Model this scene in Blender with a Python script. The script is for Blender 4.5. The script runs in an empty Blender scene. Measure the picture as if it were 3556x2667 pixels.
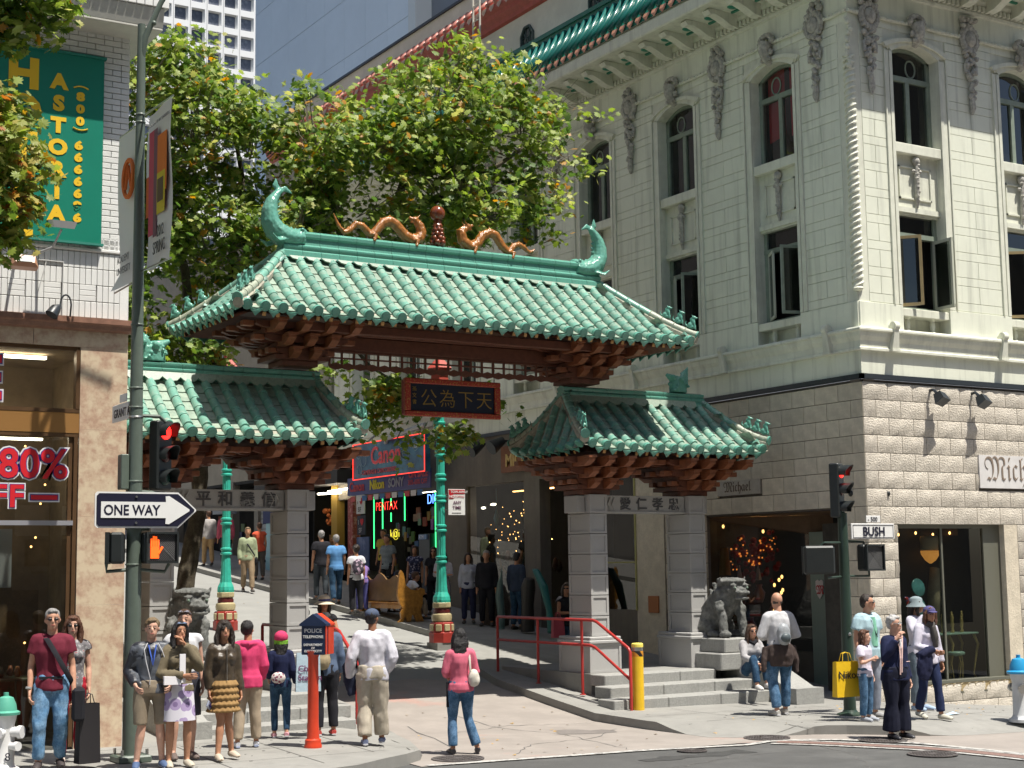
import bpy, bmesh, math, random
from math import sin, cos, pi, radians, sqrt, atan2
from mathutils import Vector, Matrix, noise
random.seed(7)
sc = bpy.context.scene
# ---------------- camera, world, sun, exposure ----------------
def make_camera():
    P, Rr, Yw = radians(6.8865), radians(-.8106), radians(31.5465)
    cy, sy, cp, sp = cos(Yw), sin(Yw), cos(P), sin(P)
    fwd = Vector((sy*cp, cy*cp, sp)); right = Vector((cy, -sy, 0)); up = right.cross(fwd)
    r2 = right*cos(Rr)+up*sin(Rr); u2 = -right*sin(Rr)+up*cos(Rr)
    cam = bpy.data.cameras.new('camera'); o = bpy.data.objects.new('camera', cam)
    sc.collection.objects.link(o)
    m = Matrix((r2, u2, -fwd)).transposed().to_4x4(); o.matrix_world = m
    cam.sensor_width = 36; cam.lens = 36*5300/3556; cam.clip_start = .1; cam.clip_end = 1500
    sc.camera = o
make_camera()
SUN_EL, SUN_AZ = radians(68.5), radians(24)      # azimuth measured east of south
SDIR = Vector((sin(SUN_AZ)*cos(SUN_EL), -cos(SUN_AZ)*cos(SUN_EL), sin(SUN_EL)))
w = bpy.data.worlds.new('World'); sc.world = w; w.use_nodes = True
nt = w.node_tree; sky = nt.nodes.new('ShaderNodeTexSky'); sky.sky_type = 'NISHITA'; sky.sun_disc = False
sky.sun_elevation = SUN_EL; sky.sun_rotation = pi - SUN_AZ; sky.altitude = 50; sky.air_density = 1.0; sky.dust_density = 1.5; sky.ozone_density = 1
bg = nt.nodes['Background']; bg.inputs['Strength'].default_value = .095
nt.links.new(sky.outputs[0], bg.inputs[0])
sl = bpy.data.lights.new('sun', 'SUN'); sl.energy = 5.0; sl.angle = radians(.5); sl.color = (1, .95, .86)
so = bpy.data.objects.new('sun', sl); sc.collection.objects.link(so)
so.rotation_euler = SDIR.to_track_quat('Z', 'Y').to_euler(); so.location = (0, 0, 40)
sc.view_settings.view_transform = 'Standard'; sc.view_settings.look = 'None'; sc.view_settings.gamma = 1
sc.view_settings.exposure = 0.62
try: sc.cycles.use_adaptive_sampling = True; sc.cycles.adaptive_threshold = .02; sc.cycles.use_denoising = True
except Exception: pass
try:
    sc.cycles.max_bounces = 6; sc.cycles.transparent_max_bounces = 12; sc.cycles.glossy_bounces = 3; sc.cycles.transmission_bounces = 4; sc.cycles.sample_clamp_indirect = 4
except Exception: pass

# ---------------- helpers ----------------
COL = sc.collection
WM = {}          # world matrix of every thing / part, by name
def wm(o): return WM.get(o.name, Matrix())
def link(o, parent=None, M=None):
    COL.objects.link(o)
    if M is None: M = Matrix()
    if parent is not None:
        o.parent = parent; o.matrix_parent_inverse = wm(parent).inverted()
    o.matrix_basis = M
    WM[o.name] = M
    return o
def thing(name, label, cat, loc=(0, 0, 0), rz=0, group=None):
    o = bpy.data.objects.new(name, None); o.empty_display_size = .2
    o['label'] = label; o['category'] = cat
    if group: o['group'] = group
    return link(o, None, Matrix.Translation(loc) @ Matrix.Rotation(rz, 4, 'Z'))
def tag(o, label, cat=None, group=None):
    o['label'] = label
    if cat: o['category'] = cat
    if group: o['group'] = group
    return o
def struct(o): o['kind'] = 'structure'; return o
def stuff(o): o['kind'] = 'stuff'; return o
class MB:
    def __init__(s, M=None): s.v = []; s.f = []; s.m = []; s.M = M; s.uv = None
    def add(s, vs, fs, m=0):
        b = len(s.v)
        if s.M is not None: vs = [tuple(s.M @ Vector(p)) for p in vs]
        s.v += [tuple(p) for p in vs]; s.f += [tuple(b+i for i in f) for f in fs]; s.m += [m]*len(fs); return s
    def box(s, x0, x1, y0, y1, z0, z1, m=0):
        if x0 > x1: x0, x1 = x1, x0
        if y0 > y1: y0, y1 = y1, y0
        return s.add([(x0,y0,z0),(x1,y0,z0),(x1,y1,z0),(x0,y1,z0),(x0,y0,z1),(x1,y0,z1),(x1,y1,z1),(x0,y1,z1)],
              [(0,3,2,1),(4,5,6,7),(0,1,5,4),(1,2,6,5),(2,3,7,6),(3,0,4,7)], m)
    def bbox(s, x0, x1, y0, y1, z0, z1, c=.01, m=0):      # chamfered box
        vs = []; 
        X=(x0,x1);Y=(y0,y1);Z=(z0,z1)
        for i in (0,1):
            for j in (0,1):
                for k in (0,1):
                    sx,sy,sz=(1-2*i)*c,(1-2*j)*c,(1-2*k)*c
                    vs += [(X[i],Y[j]+sy,Z[k]+sz),(X[i]+sx,Y[j],Z[k]+sz),(X[i]+sx,Y[j]+sy,Z[k])]
        g=lambda i,j,k,a:(i*4+j*2+k)*3+a
        fs=[(g(0,0,0,0),g(0,0,1,0),g(0,1,1,0),g(0,1,0,0)),(g(1,0,0,0),g(1,1,0,0),g(1,1,1,0),g(1,0,1,0)),
            (g(0,0,0,1),g(1,0,0,1),g(1,0,1,1),g(0,0,1,1)),(g(0,1,0,1),g(0,1,1,1),g(1,1,1,1),g(1,1,0,1)),
            (g(0,0,0,2),g(0,1,0,2),g(1,1,0,2),g(1,0,0,2)),(g(0,0,1,2),g(1,0,1,2),g(1,1,1,2),g(0,1,1,2))]
        for j in (0,1):
            for k in (0,1): fs.append((g(0,j,k,1),g(1,j,k,1),g(1,j,k,2),g(0,j,k,2)))
        for i in (0,1):
            for k in (0,1): fs.append((g(i,0,k,0),g(i,1,k,0),g(i,1,k,2),g(i,0,k,2)))
        for i in (0,1):
            for j in (0,1): fs.append((g(i,j,0,0),g(i,j,1,0),g(i,j,1,1),g(i,j,0,1)))
        for i in (0,1):
            for j in (0,1):
                for k in (0,1): fs.append((g(i,j,k,0),g(i,j,k,1),g(i,j,k,2)))
        return s.add(vs, fs, m)
    def tube(s, pts, r, n=8, m=0, cap=True, flat=None):
        pts = [Vector(p) for p in pts]
        if not hasattr(r, '__len__'): r = [r]*len(pts)
        rings = []; prev = None
        for i, p in enumerate(pts):
            d = (pts[min(i+1, len(pts)-1)] - pts[max(i-1, 0)]);
            if d.length < 1e-9: d = Vector((0,0,1))
            d.normalize()
            if prev is None:
                a = Vector((1,0,0)) if abs(d.x) < .9 else Vector((0,1,0))
                u = (a - d*a.dot(d)).normalized()
            else:
                u = prev - d*prev.dot(d)
                u = u.normalized() if u.length > 1e-6 else d.orthogonal().normalized()
            prev = u; v = d.cross(u)
            rr = r[i]; ru, rv = (rr if hasattr(rr, '__len__') else (rr, rr))
            rings.append([p + u*(cos(2*pi*k/n)*ru) + v*(sin(2*pi*k/n)*rv) for k in range(n)])
        vs = [q for R_ in rings for q in R_]; fs = []
        for i in range(len(pts)-1):
            for k in range(n):
                a = i*n+k; b = i*n+(k+1)%n; fs.append((a, b, b+n, a+n))
        if cap: fs.append(tuple(reversed(range(n)))); fs.append(tuple((len(pts)-1)*n+k for k in range(n)))
        return s.add(vs, fs, m)
    def lathe(s, prof, n=16, c=(0,0,0), m=0, sq=None, phase=0):
        vs = []; fs = []
        for (r, z) in prof:
            for k in range(n):
                a = 2*pi*k/n+phase; vs.append((c[0]+r*cos(a), c[1]+r*sin(a), c[2]+z))
        for i in range(len(prof)-1):
            for k in range(n):
                a = i*n+k; b = i*n+(k+1)%n; fs.append((a, b, b+n, a+n))
        fs.append(tuple(reversed(range(n)))); L = (len(prof)-1)*n; fs.append(tuple(L+k for k in range(n)))
        return s.add(vs, fs, m)
    def ball(s, c, r, n=10, m=0, R=None):
        if not hasattr(r, '__len__'): r = (r, r, r)
        h = max(4, n//2+1); vs = [(0,0,1)]; fs = []
        for i in range(1, h):
            t = pi*i/h
            for k in range(n): vs.append((sin(t)*cos(2*pi*k/n), sin(t)*sin(2*pi*k/n), cos(t)))
        vs.append((0,0,-1)); e = len(vs)-1
        for k in range(n): fs.append((0, 1+k, 1+(k+1)%n)); fs.append((e, 1+(h-2)*n+(k+1)%n, 1+(h-2)*n+k))
        for i in range(h-2):
            for k in range(n):
                a = 1+i*n+k; b = 1+i*n+(k+1)%n; fs.append((a, a+n, b+n, b))
        vs = [Vector((p[0]*r[0], p[1]*r[1], p[2]*r[2])) for p in vs]
        if R is not None: vs = [R @ p for p in vs]
        c = Vector(c); return s.add([p+c for p in vs], fs, m)
    def prism(s, pts, a0, a1, ax='y', m=0):     # polygon in the plane normal to ax; pts (u,w)
        def P(u, w_, a): return {'y': (u, a, w_), 'x': (a, u, w_), 'z': (u, w_, a)}[ax]
        n = len(pts); vs = [P(u, w_, a0) for u, w_ in pts] + [P(u, w_, a1) for u, w_ in pts]
        fs = [tuple(range(n)), tuple(reversed(range(n, 2*n)))]
        for i in range(n): j = (i+1) % n; fs.append((i, i+n, j+n, j))
        return s.add(vs, fs, m)
    def quad(s, a, b, c, d, m=0): return s.add([a, b, c, d], [(0,1,2,3)], m)
    def mesh(s, name, mats, smooth=False, fix=True):
        me = bpy.data.meshes.new(name); me.from_pydata(s.v, [], s.f)
        if not hasattr(mats, '__len__'): mats = [mats]
        for t in mats: me.materials.append(t)
        if len(mats) > 1: me.polygons.foreach_set('material_index', s.m)
        if fix:
            bm = bmesh.new(); bm.from_mesh(me); bmesh.ops.recalc_face_normals(bm, faces=bm.faces); bm.to_mesh(me); bm.free()
        if smooth:
            me.polygons.foreach_set('use_smooth', [True]*len(me.polygons))
            if smooth != 'all':
                try: me.set_sharp_from_angle(angle=radians(38))
                except Exception: pass
        me.update(); return me
    def obj(s, name, mats, parent=None, smooth=False, fix=True, M=None):
        o = bpy.data.objects.new(name, s.mesh(name, mats, smooth, fix))
        if M is None: M = wm(parent) if (parent is not None and s.local) else Matrix()
        return link(o, parent, M)
    local = False
class LB(MB): local = True     # vertices given in the parent's own frame
def inst(me, name, parent, M):
    return link(bpy.data.objects.new(name, me), parent, M)
def T(x, y, z): return Matrix.Translation((x, y, z))
def RZ(a): return Matrix.Rotation(a, 4, 'Z')
def RX(a): return Matrix.Rotation(a, 4, 'X')
def RY(a): return Matrix.Rotation(a, 4, 'Y')
def remesh(mb, name, mats, voxel, parent=None, sm=2, fold=None, fine=None, M=None, dec=None):
    """fuse overlapping closed shapes into one continuous skin"""
    me = mb.mesh(name+'_src', mats if hasattr(mats, '__len__') else [mats]); o = bpy.data.objects.new('tmp', me); COL.objects.link(o)
    md = o.modifiers.new('r', 'REMESH'); md.mode = 'VOXEL'; md.voxel_size = voxel; md.use_smooth_shade = True
    if sm: ms = o.modifiers.new('s', 'SMOOTH'); ms.iterations = sm; ms.factor = .5
    if dec: mdd = o.modifiers.new('d', 'DECIMATE'); mdd.ratio = dec
    dg = bpy.context.evaluated_depsgraph_get(); ev = o.evaluated_get(dg)
    me2 = bpy.data.meshes.new_from_object(ev, depsgraph=dg)
    bpy.data.objects.remove(o); bpy.data.meshes.remove(me)
    me2.name = name; me2.materials.clear()
    for t in (mats if hasattr(mats, '__len__') else [mats]): me2.materials.append(t)
    if fold:
        amp, fs, seed = fold; off = Vector((seed*3.1, seed*1.7, seed*.9))
        vn = [v.normal.copy() for v in me2.vertices]
        for v, nn in zip(me2.vertices, vn):
            q = Vector((v.co.x*fs, v.co.y*fs, v.co.z*fs*.55)) + off
            v.co += nn*(noise.noise(q)*amp + noise.noise(q*2.3)*amp*.45)
    if fine: fine(me2)
    me2.polygons.foreach_set('use_smooth', [True]*len(me2.polygons)); me2.update()
    o2 = bpy.data.objects.new(name, me2)
    return link(o2, parent, (M if M is not None else (wm(parent) if (parent is not None and mb.local) else Matrix())))
# text -> mesh (built-in font)
_tc = {}
def text_mesh(body, size, depth=.004, off=0, sx=1., align='LEFT', sp=1., bold=False, vert=False):
    key = (body, size, depth, off, sx, align, sp)
    if key in _tc: return _tc[key]
    cu = bpy.data.curves.new('txt', 'FONT'); cu.body = body; cu.size = size; cu.extrude = depth; cu.offset = off; cu.align_x = align
    cu.space_character = sp; cu.resolution_u = 3; cu.space_line = .95
    o = bpy.data.objects.new('txt', cu); COL.objects.link(o)
    dg = bpy.context.evaluated_depsgraph_get(); me = bpy.data.meshes.new_from_object(o.evaluated_get(dg), depsgraph=dg)
    bpy.data.objects.remove(o); bpy.data.curves.remove(cu)
    for v in me.vertices: v.co.x *= sx
    _tc[key] = me; return me
def text(name, body, size, mat, parent, M, depth=.004, off=0, sx=1., align='LEFT', sp=1.):
    """M maps text plane (x right, y up, z toward reader) to the world"""
    me = text_mesh(body, size, depth, off, sx, align, sp).copy(); me.name = name
    me.materials.clear(); me.materials.append(mat)
    return link(bpy.data.objects.new(name, me), parent, M)
def FS(x, y, z, rz=0):      # frame of a sign that faces south (reader to the south)
    return T(x, y, z) @ RZ(rz) @ RX(pi/2)
def FW(x, y, z, rz=0):      # faces west
    return T(x, y, z) @ RZ(-pi/2+rz) @ RX(pi/2)

# ---------------- materials ----------------
def mat(name, col, rough=.6, var=.0, sc_=6, bump=0, bsc=60, metal=0, rnd=0, emit=None, spec=.5, col2=None, n2=None, coat=0, dist=.02, stain=None, ntype='obj'):
    """procedural material: base colour, noise mottling (var, toward col2), per-object random (rnd), bump, large stains"""
    m = bpy.data.materials.new(name); m.use_nodes = True; n = m.node_tree.nodes; L = m.node_tree.links
    b = n['Principled BSDF']; b.inputs['Roughness'].default_value = rough; b.inputs['Metallic'].default_value = metal
    b.inputs['Specular IOR Level'].default_value = spec
    if coat: b.inputs['Coat Weight'].default_value = coat; b.inputs['Coat Roughness'].default_value = .08
    c = (*col, 1); tc = n.new('ShaderNodeTexCoord'); co = tc.outputs['Object']
    cur = None
    def rgb(cc): q = n.new('ShaderNodeRGB'); q.outputs[0].default_value = (*cc, 1); return q.outputs[0]
    def mixc(f, a, b2, bt='MIX'):
        q = n.new('ShaderNodeMix'); q.data_type = 'RGBA'; q.blend_type = bt
        if hasattr(f, 'links') or hasattr(f, 'is_output'): L.new(f, q.inputs[0])
        else: q.inputs[0].default_value = f
        L.new(a, q.inputs[6]); L.new(b2, q.inputs[7]); return q.outputs[2]
    def noi(s_, det=4, ro=.6, d=0):
        q = n.new('ShaderNodeTexNoise'); q.inputs['Scale'].default_value = s_; q.inputs['Detail'].default_value = det; q.inputs['Roughness'].default_value = ro
        L.new(co, q.inputs['Vector']); return q.outputs['Fac']
    def ramp(f, a, b2):
        q = n.new('ShaderNodeMapRange'); q.inputs[1].default_value = a; q.inputs[2].default_value = b2; L.new(f, q.inputs[0]); return q.outputs[0]
    cur = rgb(col)
    if var:
        c2 = col2 if col2 else tuple(x*(1-var) for x in col)
        cur = mixc(ramp(noi(sc_), .38, .62), cur, rgb(c2))
        cur = mixc(ramp(noi(sc_*5.3, 3), .45, .8), cur, rgb(tuple(x*(1-var*.7) for x in col)))
    if n2:        # a second colour in patches: (colour, scale, lo, hi)
        cur = mixc(ramp(noi(n2[1], 5, .65), n2[2], n2[3]), cur, rgb(n2[0]))
    if stain:     # vertical streaks (colour, amount)
        mp = n.new('ShaderNodeMapping'); mp.inputs['Scale'].default_value = (7, 7, .6); L.new(co, mp.inputs[0])
        q = n.new('ShaderNodeTexNoise'); q.inputs['Scale'].default_value = 1; q.inputs['Detail'].default_value = 5; L.new(mp.outputs[0], q.inputs['Vector'])
        r_ = ramp(q.outputs['Fac'], .5, .75); mm = n.new('ShaderNodeMath'); mm.operation = 'MULTIPLY'; mm.inputs[1].default_value = stain[1]; L.new(r_, mm.inputs[0])
        cur = mixc(mm.outputs[0], cur, rgb(stain[0]))
    if rnd:
        oi = n.new('ShaderNodeObjectInfo'); q = n.new('ShaderNodeMapRange'); L.new(oi.outputs['Random'], q.inputs[0]); q.inputs[3].default_value = 1-rnd; q.inputs[4].default_value = 1+rnd*.6
        hs = n.new('ShaderNodeHueSaturation'); L.new(q.outputs[0], hs.inputs['Value']); L.new(cur, hs.inputs['Color']); cur = hs.outputs[0]
    L.new(cur, b.inputs['Base Color'])
    if bump:
        bp = n.new('ShaderNodeBump'); bp.inputs['Strength'].default_value = bump; bp.inputs['Distance'].default_value = dist
        L.new(noi(bsc, 5, .7), bp.inputs['Height']); L.new(bp.outputs[0], b.inputs['Normal'])
    if emit: b.inputs['Emission Color'].default_value = (*emit[0], 1); b.inputs['Emission Strength'].default_value = emit[1]
    return m
def glass_mat(name, tint=(.5, .52, .5), refl=1.0, rough=.01):
    m = bpy.data.materials.new(name); m.use_nodes = True; n = m.node_tree.nodes; L = m.node_tree.links; n.clear()
    o = n.new('ShaderNodeOutputMaterial'); t = n.new('ShaderNodeBsdfTransparent'); t.inputs[0].default_value = (*tint, 1)
    g = n.new('ShaderNodeBsdfGlossy'); g.inputs['Roughness'].default_value = rough; g.inputs[0].default_value = (refl, refl, refl, 1)
    lw = n.new('ShaderNodeLayerWeight'); lw.inputs[0].default_value = .5; x = n.new('ShaderNodeMixShader')
    pw = n.new('ShaderNodeMath'); pw.operation = 'POWER'; pw.inputs[1].default_value = 4.5; L.new(lw.outputs['Facing'], pw.inputs[0])
    f = n.new('ShaderNodeMath'); f.operation = 'MULTIPLY_ADD'; f.inputs[1].default_value = .92; f.inputs[2].default_value = .07; L.new(pw.outputs[0], f.inputs[0])
    L.new(f.outputs[0], x.inputs[0]); L.new(t.outputs[0], x.inputs[1]); L.new(g.outputs[0], x.inputs[2]); L.new(x.outputs[0], o.inputs[0])
    return m
def leaf_mat(name, cols):
    """leaves: colour picked per leaf (attribute 'leaf'), a little light passes through"""
    m = bpy.data.materials.new(name); m.use_nodes = True; n = m.node_tree.nodes; L = m.node_tree.links; b = n['Principled BSDF']
    a = n.new('ShaderNodeAttribute'); a.attribute_name = 'leaf'
    r = n.new('ShaderNodeValToRGB'); L.new(a.outputs['Fac'], r.inputs[0]); r.color_ramp.interpolation = 'CONSTANT'
    e = r.color_ramp.elements; e[0].position = 0; e[0].color = (*cols[0][1], 1); e[1].position = cols[1][0]; e[1].color = (*cols[1][1], 1)
    for p_, c_ in cols[2:]: q = e.new(p_); q.color = (*c_, 1)
    L.new(r.outputs[0], b.inputs['Base Color']); b.inputs['Roughness'].default_value = .5; b.inputs['Specular IOR Level'].default_value = .35
    t = n.new('ShaderNodeBsdfTranslucent'); hs = n.new('ShaderNodeHueSaturation'); hs.inputs['Value'].default_value = 2.0; hs.inputs['Saturation'].default_value = 1.1; L.new(r.outputs[0], hs.inputs['Color']); L.new(hs.outputs[0], t.inputs[0])
    x = n.new('ShaderNodeMixShader'); x.inputs[0].default_value = .38; L.new(b.outputs[0], x.inputs[1]); L.new(t.outputs[0], x.inputs[2])
    L.new(x.outputs[0], n['Material Output'].inputs[0]); return m
_mc = {}
def C(r, g, b, rough=.7, **k):      # quick plain material, cached
    key = (r, g, b, rough, tuple(sorted((a, str(v)) for a, v in k.items())))
    if key not in _mc: _mc[key] = mat('paint_%d' % len(_mc), (r, g, b), rough, **k)
    return _mc[key]
def cloth(r, g, b, var=.18, **k):
    return C(r, g, b, .85, var=var, sc_=9, bump=.25, bsc=220, spec=.2, **k)
CREAM = mat('cream_painted_terracotta', (.77, .79, .66), .6, var=.06, sc_=2.5, bump=.12, bsc=40, rnd=.02, stain=((.40, .41, .34), .6))
CREAM_TRIM = mat('cream_trim', (.74, .75, .63), .6, var=.12, sc_=4, bump=.15, bsc=60, stain=((.4, .4, .34), .5))
ORN = mat('weathered_ornament', (.56, .54, .48), .75, var=.45, sc_=14, bump=.5, bsc=50)
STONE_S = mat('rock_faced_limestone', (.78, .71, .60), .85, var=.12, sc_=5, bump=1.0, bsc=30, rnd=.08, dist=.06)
STONE_W = mat('shaded_limestone', (.64, .57, .45), .85, var=.2, sc_=5, bump=.5, bsc=22, rnd=.10)  # copy of the south limestone, darker and smoother to put its shade in
MORTAR = mat('dark_mortar', (.16, .14, .12), .95, var=.2, bump=.3)
BLACKM = mat('black_metal_band', (.025, .03, .035), .4)
GRANITE = mat('grey_granite', (.43, .425, .41), .75, var=.12, sc_=60, bump=.2, bsc=140, rnd=.07)
STEP = mat('worn_granite_step', (.34, .34, .32), .85, var=.2, sc_=30, bump=.5, bsc=50, stain=((.2, .2, .19), .4))
TILE = mat('green_glazed_tile', (.155, .37, .295), .32, var=.35, sc_=11, rnd=.24, spec=.55, col2=(.21, .37, .29), n2=((.36, .42, .35), 7, .56, .72), bump=.12, bsc=50)
PAN = mat('green_glazed_pan', (.30, .39, .31), .45, var=.3, sc_=10, rnd=.14, n2=((.38, .42, .33), 6, .5, .7), bump=.15, bsc=50)
DTILE = mat('green_glazed_ridge', (.115, .34, .265), .26, var=.3, sc_=7, col2=(.13, .32, .25), n2=((.27, .38, .31), 6, .60, .76), bump=.1, bsc=40)
MORTARL = mat('lime_mortar', (.42, .40, .32), .9, var=.25, sc_=20, bump=.5, bsc=70)
BROWN = mat('painted_bracket_wood', (.15, .052, .028), .55, var=.3, sc_=10, bump=.2, bsc=70)
BROWN_LIT = mat('bracket_wood_lit', (.27, .095, .042), .5, var=.3, sc_=12, bump=.2, bsc=70)  # lighter copy of the bracket wood, sunlight on the fronts put into the colour
GOLDEN = mat('rafter_end_gold', (.55, .30, .10), .5, var=.3, sc_=30)
AMBER = mat('amber_glazed_ceramic', (.42, .16, .035), .2, var=.45, sc_=18, bump=.5, bsc=55, spec=.7)
MAROONC = mat('maroon_glazed_ceramic', (.20, .045, .015), .15, var=.3, sc_=12, spec=.7)
REDP = mat('red_handrail_paint', (.42, .035, .03), .35, var=.12, sc_=12, bump=.1)
ORED = mat('orange_red_enamel', (.62, .055, .02), .35, var=.15, sc_=6, bump=.08)
DKBLUE = mat('navy_enamel', (.015, .03, .08), .35, var=.2)
YEL = mat('yellow_enamel', (.80, .50, .02), .4, var=.12, sc_=6)
WHITEP = mat('white_sign_face', (.78, .78, .76), .45, var=.04)
BLACKP = mat('black_sign_paint', (.012, .012, .018), .45)
OLIVE = mat('olive_green_pole_paint', (.11, .14, .115), .42, var=.12, sc_=8, bump=.06)
DGREEN = mat('dark_green_pole_paint', (.03, .055, .04), .4, var=.15)
TEAL = mat('turquoise_lamp_paint', (.045, .45, .34), .35, var=.15, sc_=6)
CASE = mat('black_signal_case', (.018, .022, .022), .45, var=.2)
BRASSC = mat('brushed_steel', (.45, .45, .43), .3, metal=.9)
BROWNG = mat('bronze_window_frame', (.16, .09, .045), .35, metal=.4, var=.2)
TRAV = mat('pink_travertine', (.56, .41, .29), .35, var=.35, sc_=13, col2=(.44, .28, .20), n2=((.62, .51, .36), 5, .42, .60), bump=.08, bsc=60)
TRAVD = mat('travertine_cornice', (.30, .16, .11), .4, var=.3, sc_=9)
WBRICK = mat('white_painted_brick', (.76, .76, .73), .6, var=.08, sc_=7, bump=.25, bsc=60, rnd=.05)
WJOINT = mat('brick_joint', (.34, .32, .30), .9)
SIGNG = mat('green_vinyl_banner', (.004, .20, .13), .4, var=.05, sc_=2)
SIGNY = mat('yellow_vinyl_letters', (.80, .50, .015), .5)
GLASS = glass_mat('window_glass'); GLASSD = glass_mat('dark_window_glass', (.28, .31, .30), .95)
DARK = mat('dark_interior', (.012, .012, .012), .9)
WOODY = mat('golden_carved_wood', (.42, .19, .03), .4, var=.4, sc_=14, bump=.4, bsc=40, coat=.3)
LION = mat('grey_lion_stone', (.15, .155, .145), .85, var=.35, sc_=16, bump=.8, bsc=60, n2=((.27, .27, .26), 6, .5, .75))
BARK = mat('mottled_bark', (.055, .042, .027), .9, var=.4, sc_=8, col2=(.10, .085, .055), bump=.8, bsc=25)
TWIG = mat('pale_twig', (.22, .19, .15), .8, var=.3)
SKIN = [mat('skin_%d' % i, c, .5, var=.12, sc_=20, spec=.35) for i, c in enumerate([(.56, .30, .20), (.44, .22, .13), (.30, .14, .08), (.62, .36, .26)])]
HAIRS = {k: mat('hair_'+k, c, .45, var=.35, sc_=40, bump=.6, bsc=120) for k, c in dict(black=(.012, .010, .010), dark=(.03, .018, .012), brown=(.075, .035, .018), auburn=(.12, .045, .02), sandy=(.22, .15, .08), grey=(.32, .31, .30), white=(.55, .54, .53)).items()}
DENIM = mat('blue_denim', (.045, .11, .20), .9, var=.5, sc_=10, col2=(.12, .22, .36), bump=.3, bsc=150, spec=.2)
DENIM2 = mat('dark_denim', (.02, .05, .10), .9, var=.5, sc_=9, col2=(.045, .10, .17), bump=.3, bsc=150, spec=.2)
DENIM3 = mat('washed_denim', (.10, .22, .38), .9, var=.6, sc_=9, col2=(.20, .34, .50), bump=.3, bsc=150, spec=.2)
KHAKI = mat('khaki_cotton', (.46, .38, .27), .9, var=.25, sc_=9, bump=.3, bsc=150, spec=.2)
# ================= ground =================
def gb(x):
    if x < 16: return -2.22-.009*(x-4)
    if x < 19.5: return -2.328-.02*(x-16)
    return -2.398-.075*(x-19.5)
def zs(x, y): return gb(x)+.1*max(0, y-20.5)
def zr(x, y): return zs(x, y)-.14
def sdist(px, py, a, b):
    ax, ay = a; bx, by = b; dx, dy = bx-ax, by-ay; t = max(0, min(1, ((px-ax)*dx+(py-ay)*dy)/(dx*dx+dy*dy)))
    return math.hypot(px-ax-t*dx, py-ay-t*dy)
RAMPS = [((13.9, 17.9), (14.8, 17.1), .85), ((17.0, 15.7), (20.2, 15.6), .8), ((9.75, 18.1), (10.75, 21.2), .8)]
def ztop(x, y):
    z = zs(x, y)
    for a, b, r in RAMPS:
        t = 1-sdist(x, y, a, b)/r
        if t > 0: t = min(1, t*1.35); z -= .128*(t*t*(3-2*t))
    return z
def slab(name, poly, fn, thick, m, dense=None, parent=None):
    bm = bmesh.new(); vs = [bm.verts.new((x, y, 0)) for x, y in poly]; bm.faces.new(vs)
    bmesh.ops.triangulate(bm, faces=bm.faces[:])
    cuts = [('x', 16), ('x', 19.5), ('y', 20.5)]
    if dense:
        x0, x1, y0, y1, st = dense
        a = x0
        while a <= x1: cuts.append(('x', a+.003)); a += st
        a = y0
        while a <= y1: cuts.append(('y', a+.003)); a += st
    for ax, v in cuts:
        co = (v, 0, 0) if ax == 'x' else (0, v, 0); no = (1, 0, 0) if ax == 'x' else (0, 1, 0)
        bmesh.ops.bisect_plane(bm, geom=bm.verts[:]+bm.edges[:]+bm.faces[:], plane_co=co, plane_no=no, dist=1e-5)
    if thick:
        r = bmesh.ops.extrude_face_region(bm, geom=bm.faces[:]); top = {v for v in r['geom'] if isinstance(v, bmesh.types.BMVert)}
    else: top = set(bm.verts)
    for v in bm.verts: v.co.z = fn(v.co.x, v.co.y) - (0 if v in top else thick)
    bmesh.ops.recalc_face_normals(bm, faces=bm.faces[:])
    me = bpy.data.meshes.new(name); bm.to_mesh(me); bm.free(); me.materials.append(m)
    if not thick:
        for p in me.polygons:
            if p.normal.z < 0: p.flip()
    return link(bpy.data.objects.new(name, me), parent)
ASPH = mat('worn_asphalt', (.085, .085, .082), .9, var=.18, sc_=1.2, bump=.35, bsc=180, n2=((.12, .12, .115), .7, .5, .75), dist=.01)
CONC = mat('sidewalk_concrete', (.27, .265, .245), .9, var=.14, sc_=1.4, bump=.3, bsc=120, n2=((.21, .205, .19), 2.3, .52, .7), dist=.01)
APRON = mat('stained_pink_concrete', (.30, .268, .24), .9, var=.16, sc_=1.6, bump=.3, bsc=140, n2=((.40, .21, .17), .55, .58, .74), dist=.01)
PINKC = mat('pinkish_crosswalk_paving', (.36, .27, .22), .9, var=.16, sc_=1.8, bump=.3, bsc=140, n2=((.40, .22, .17), 1.1, .5, .7), dist=.01)
GRANT = mat('pale_street_concrete', (.27, .27, .255), .9, var=.12, sc_=1.2, bump=.3, bsc=120, n2=((.25, .25, .235), .8, .5, .7), dist=.01)
WLINE = mat('worn_white_road_paint', (.55, .54, .51), .8, var=.3, sc_=14, col2=(.3, .29, .27), n2=((.16, .155, .15), 9, .52, .62))
BRK = mat('red_brick_strip', (.24, .15, .125), .9, var=.35, sc_=22)
IRON = mat('cast_iron_cover', (.13, .115, .11), .7, metal=.3, var=.3, sc_=30, bump=.6, bsc=60)
struct(slab('road', [(-60, -25), (90, -25), (90, 22), (-60, 22)], zr, 0, ASPH))
struct(slab('street_uphill', [(8, 21.9), (17.5, 21.9), (17.5, 120), (8, 120)], lambda x, y: zr(x, y)+.004, 0, GRANT))
struct(slab('crossing_apron', [(9.0, 16.9), (13.9, 16.72), (15.3, 16.3), (15.9, 15.5), (16.1, 13.7), (16.3, 8), (60, 8), (60, 16.3), (16.4, 17), (14.4, 17.8), (14.4, 24.3), (13.2, 25.1), (11.2, 24.6), (9.6, 24.4)], lambda x, y: zr(x, y)+.009, 0, APRON))
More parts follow.
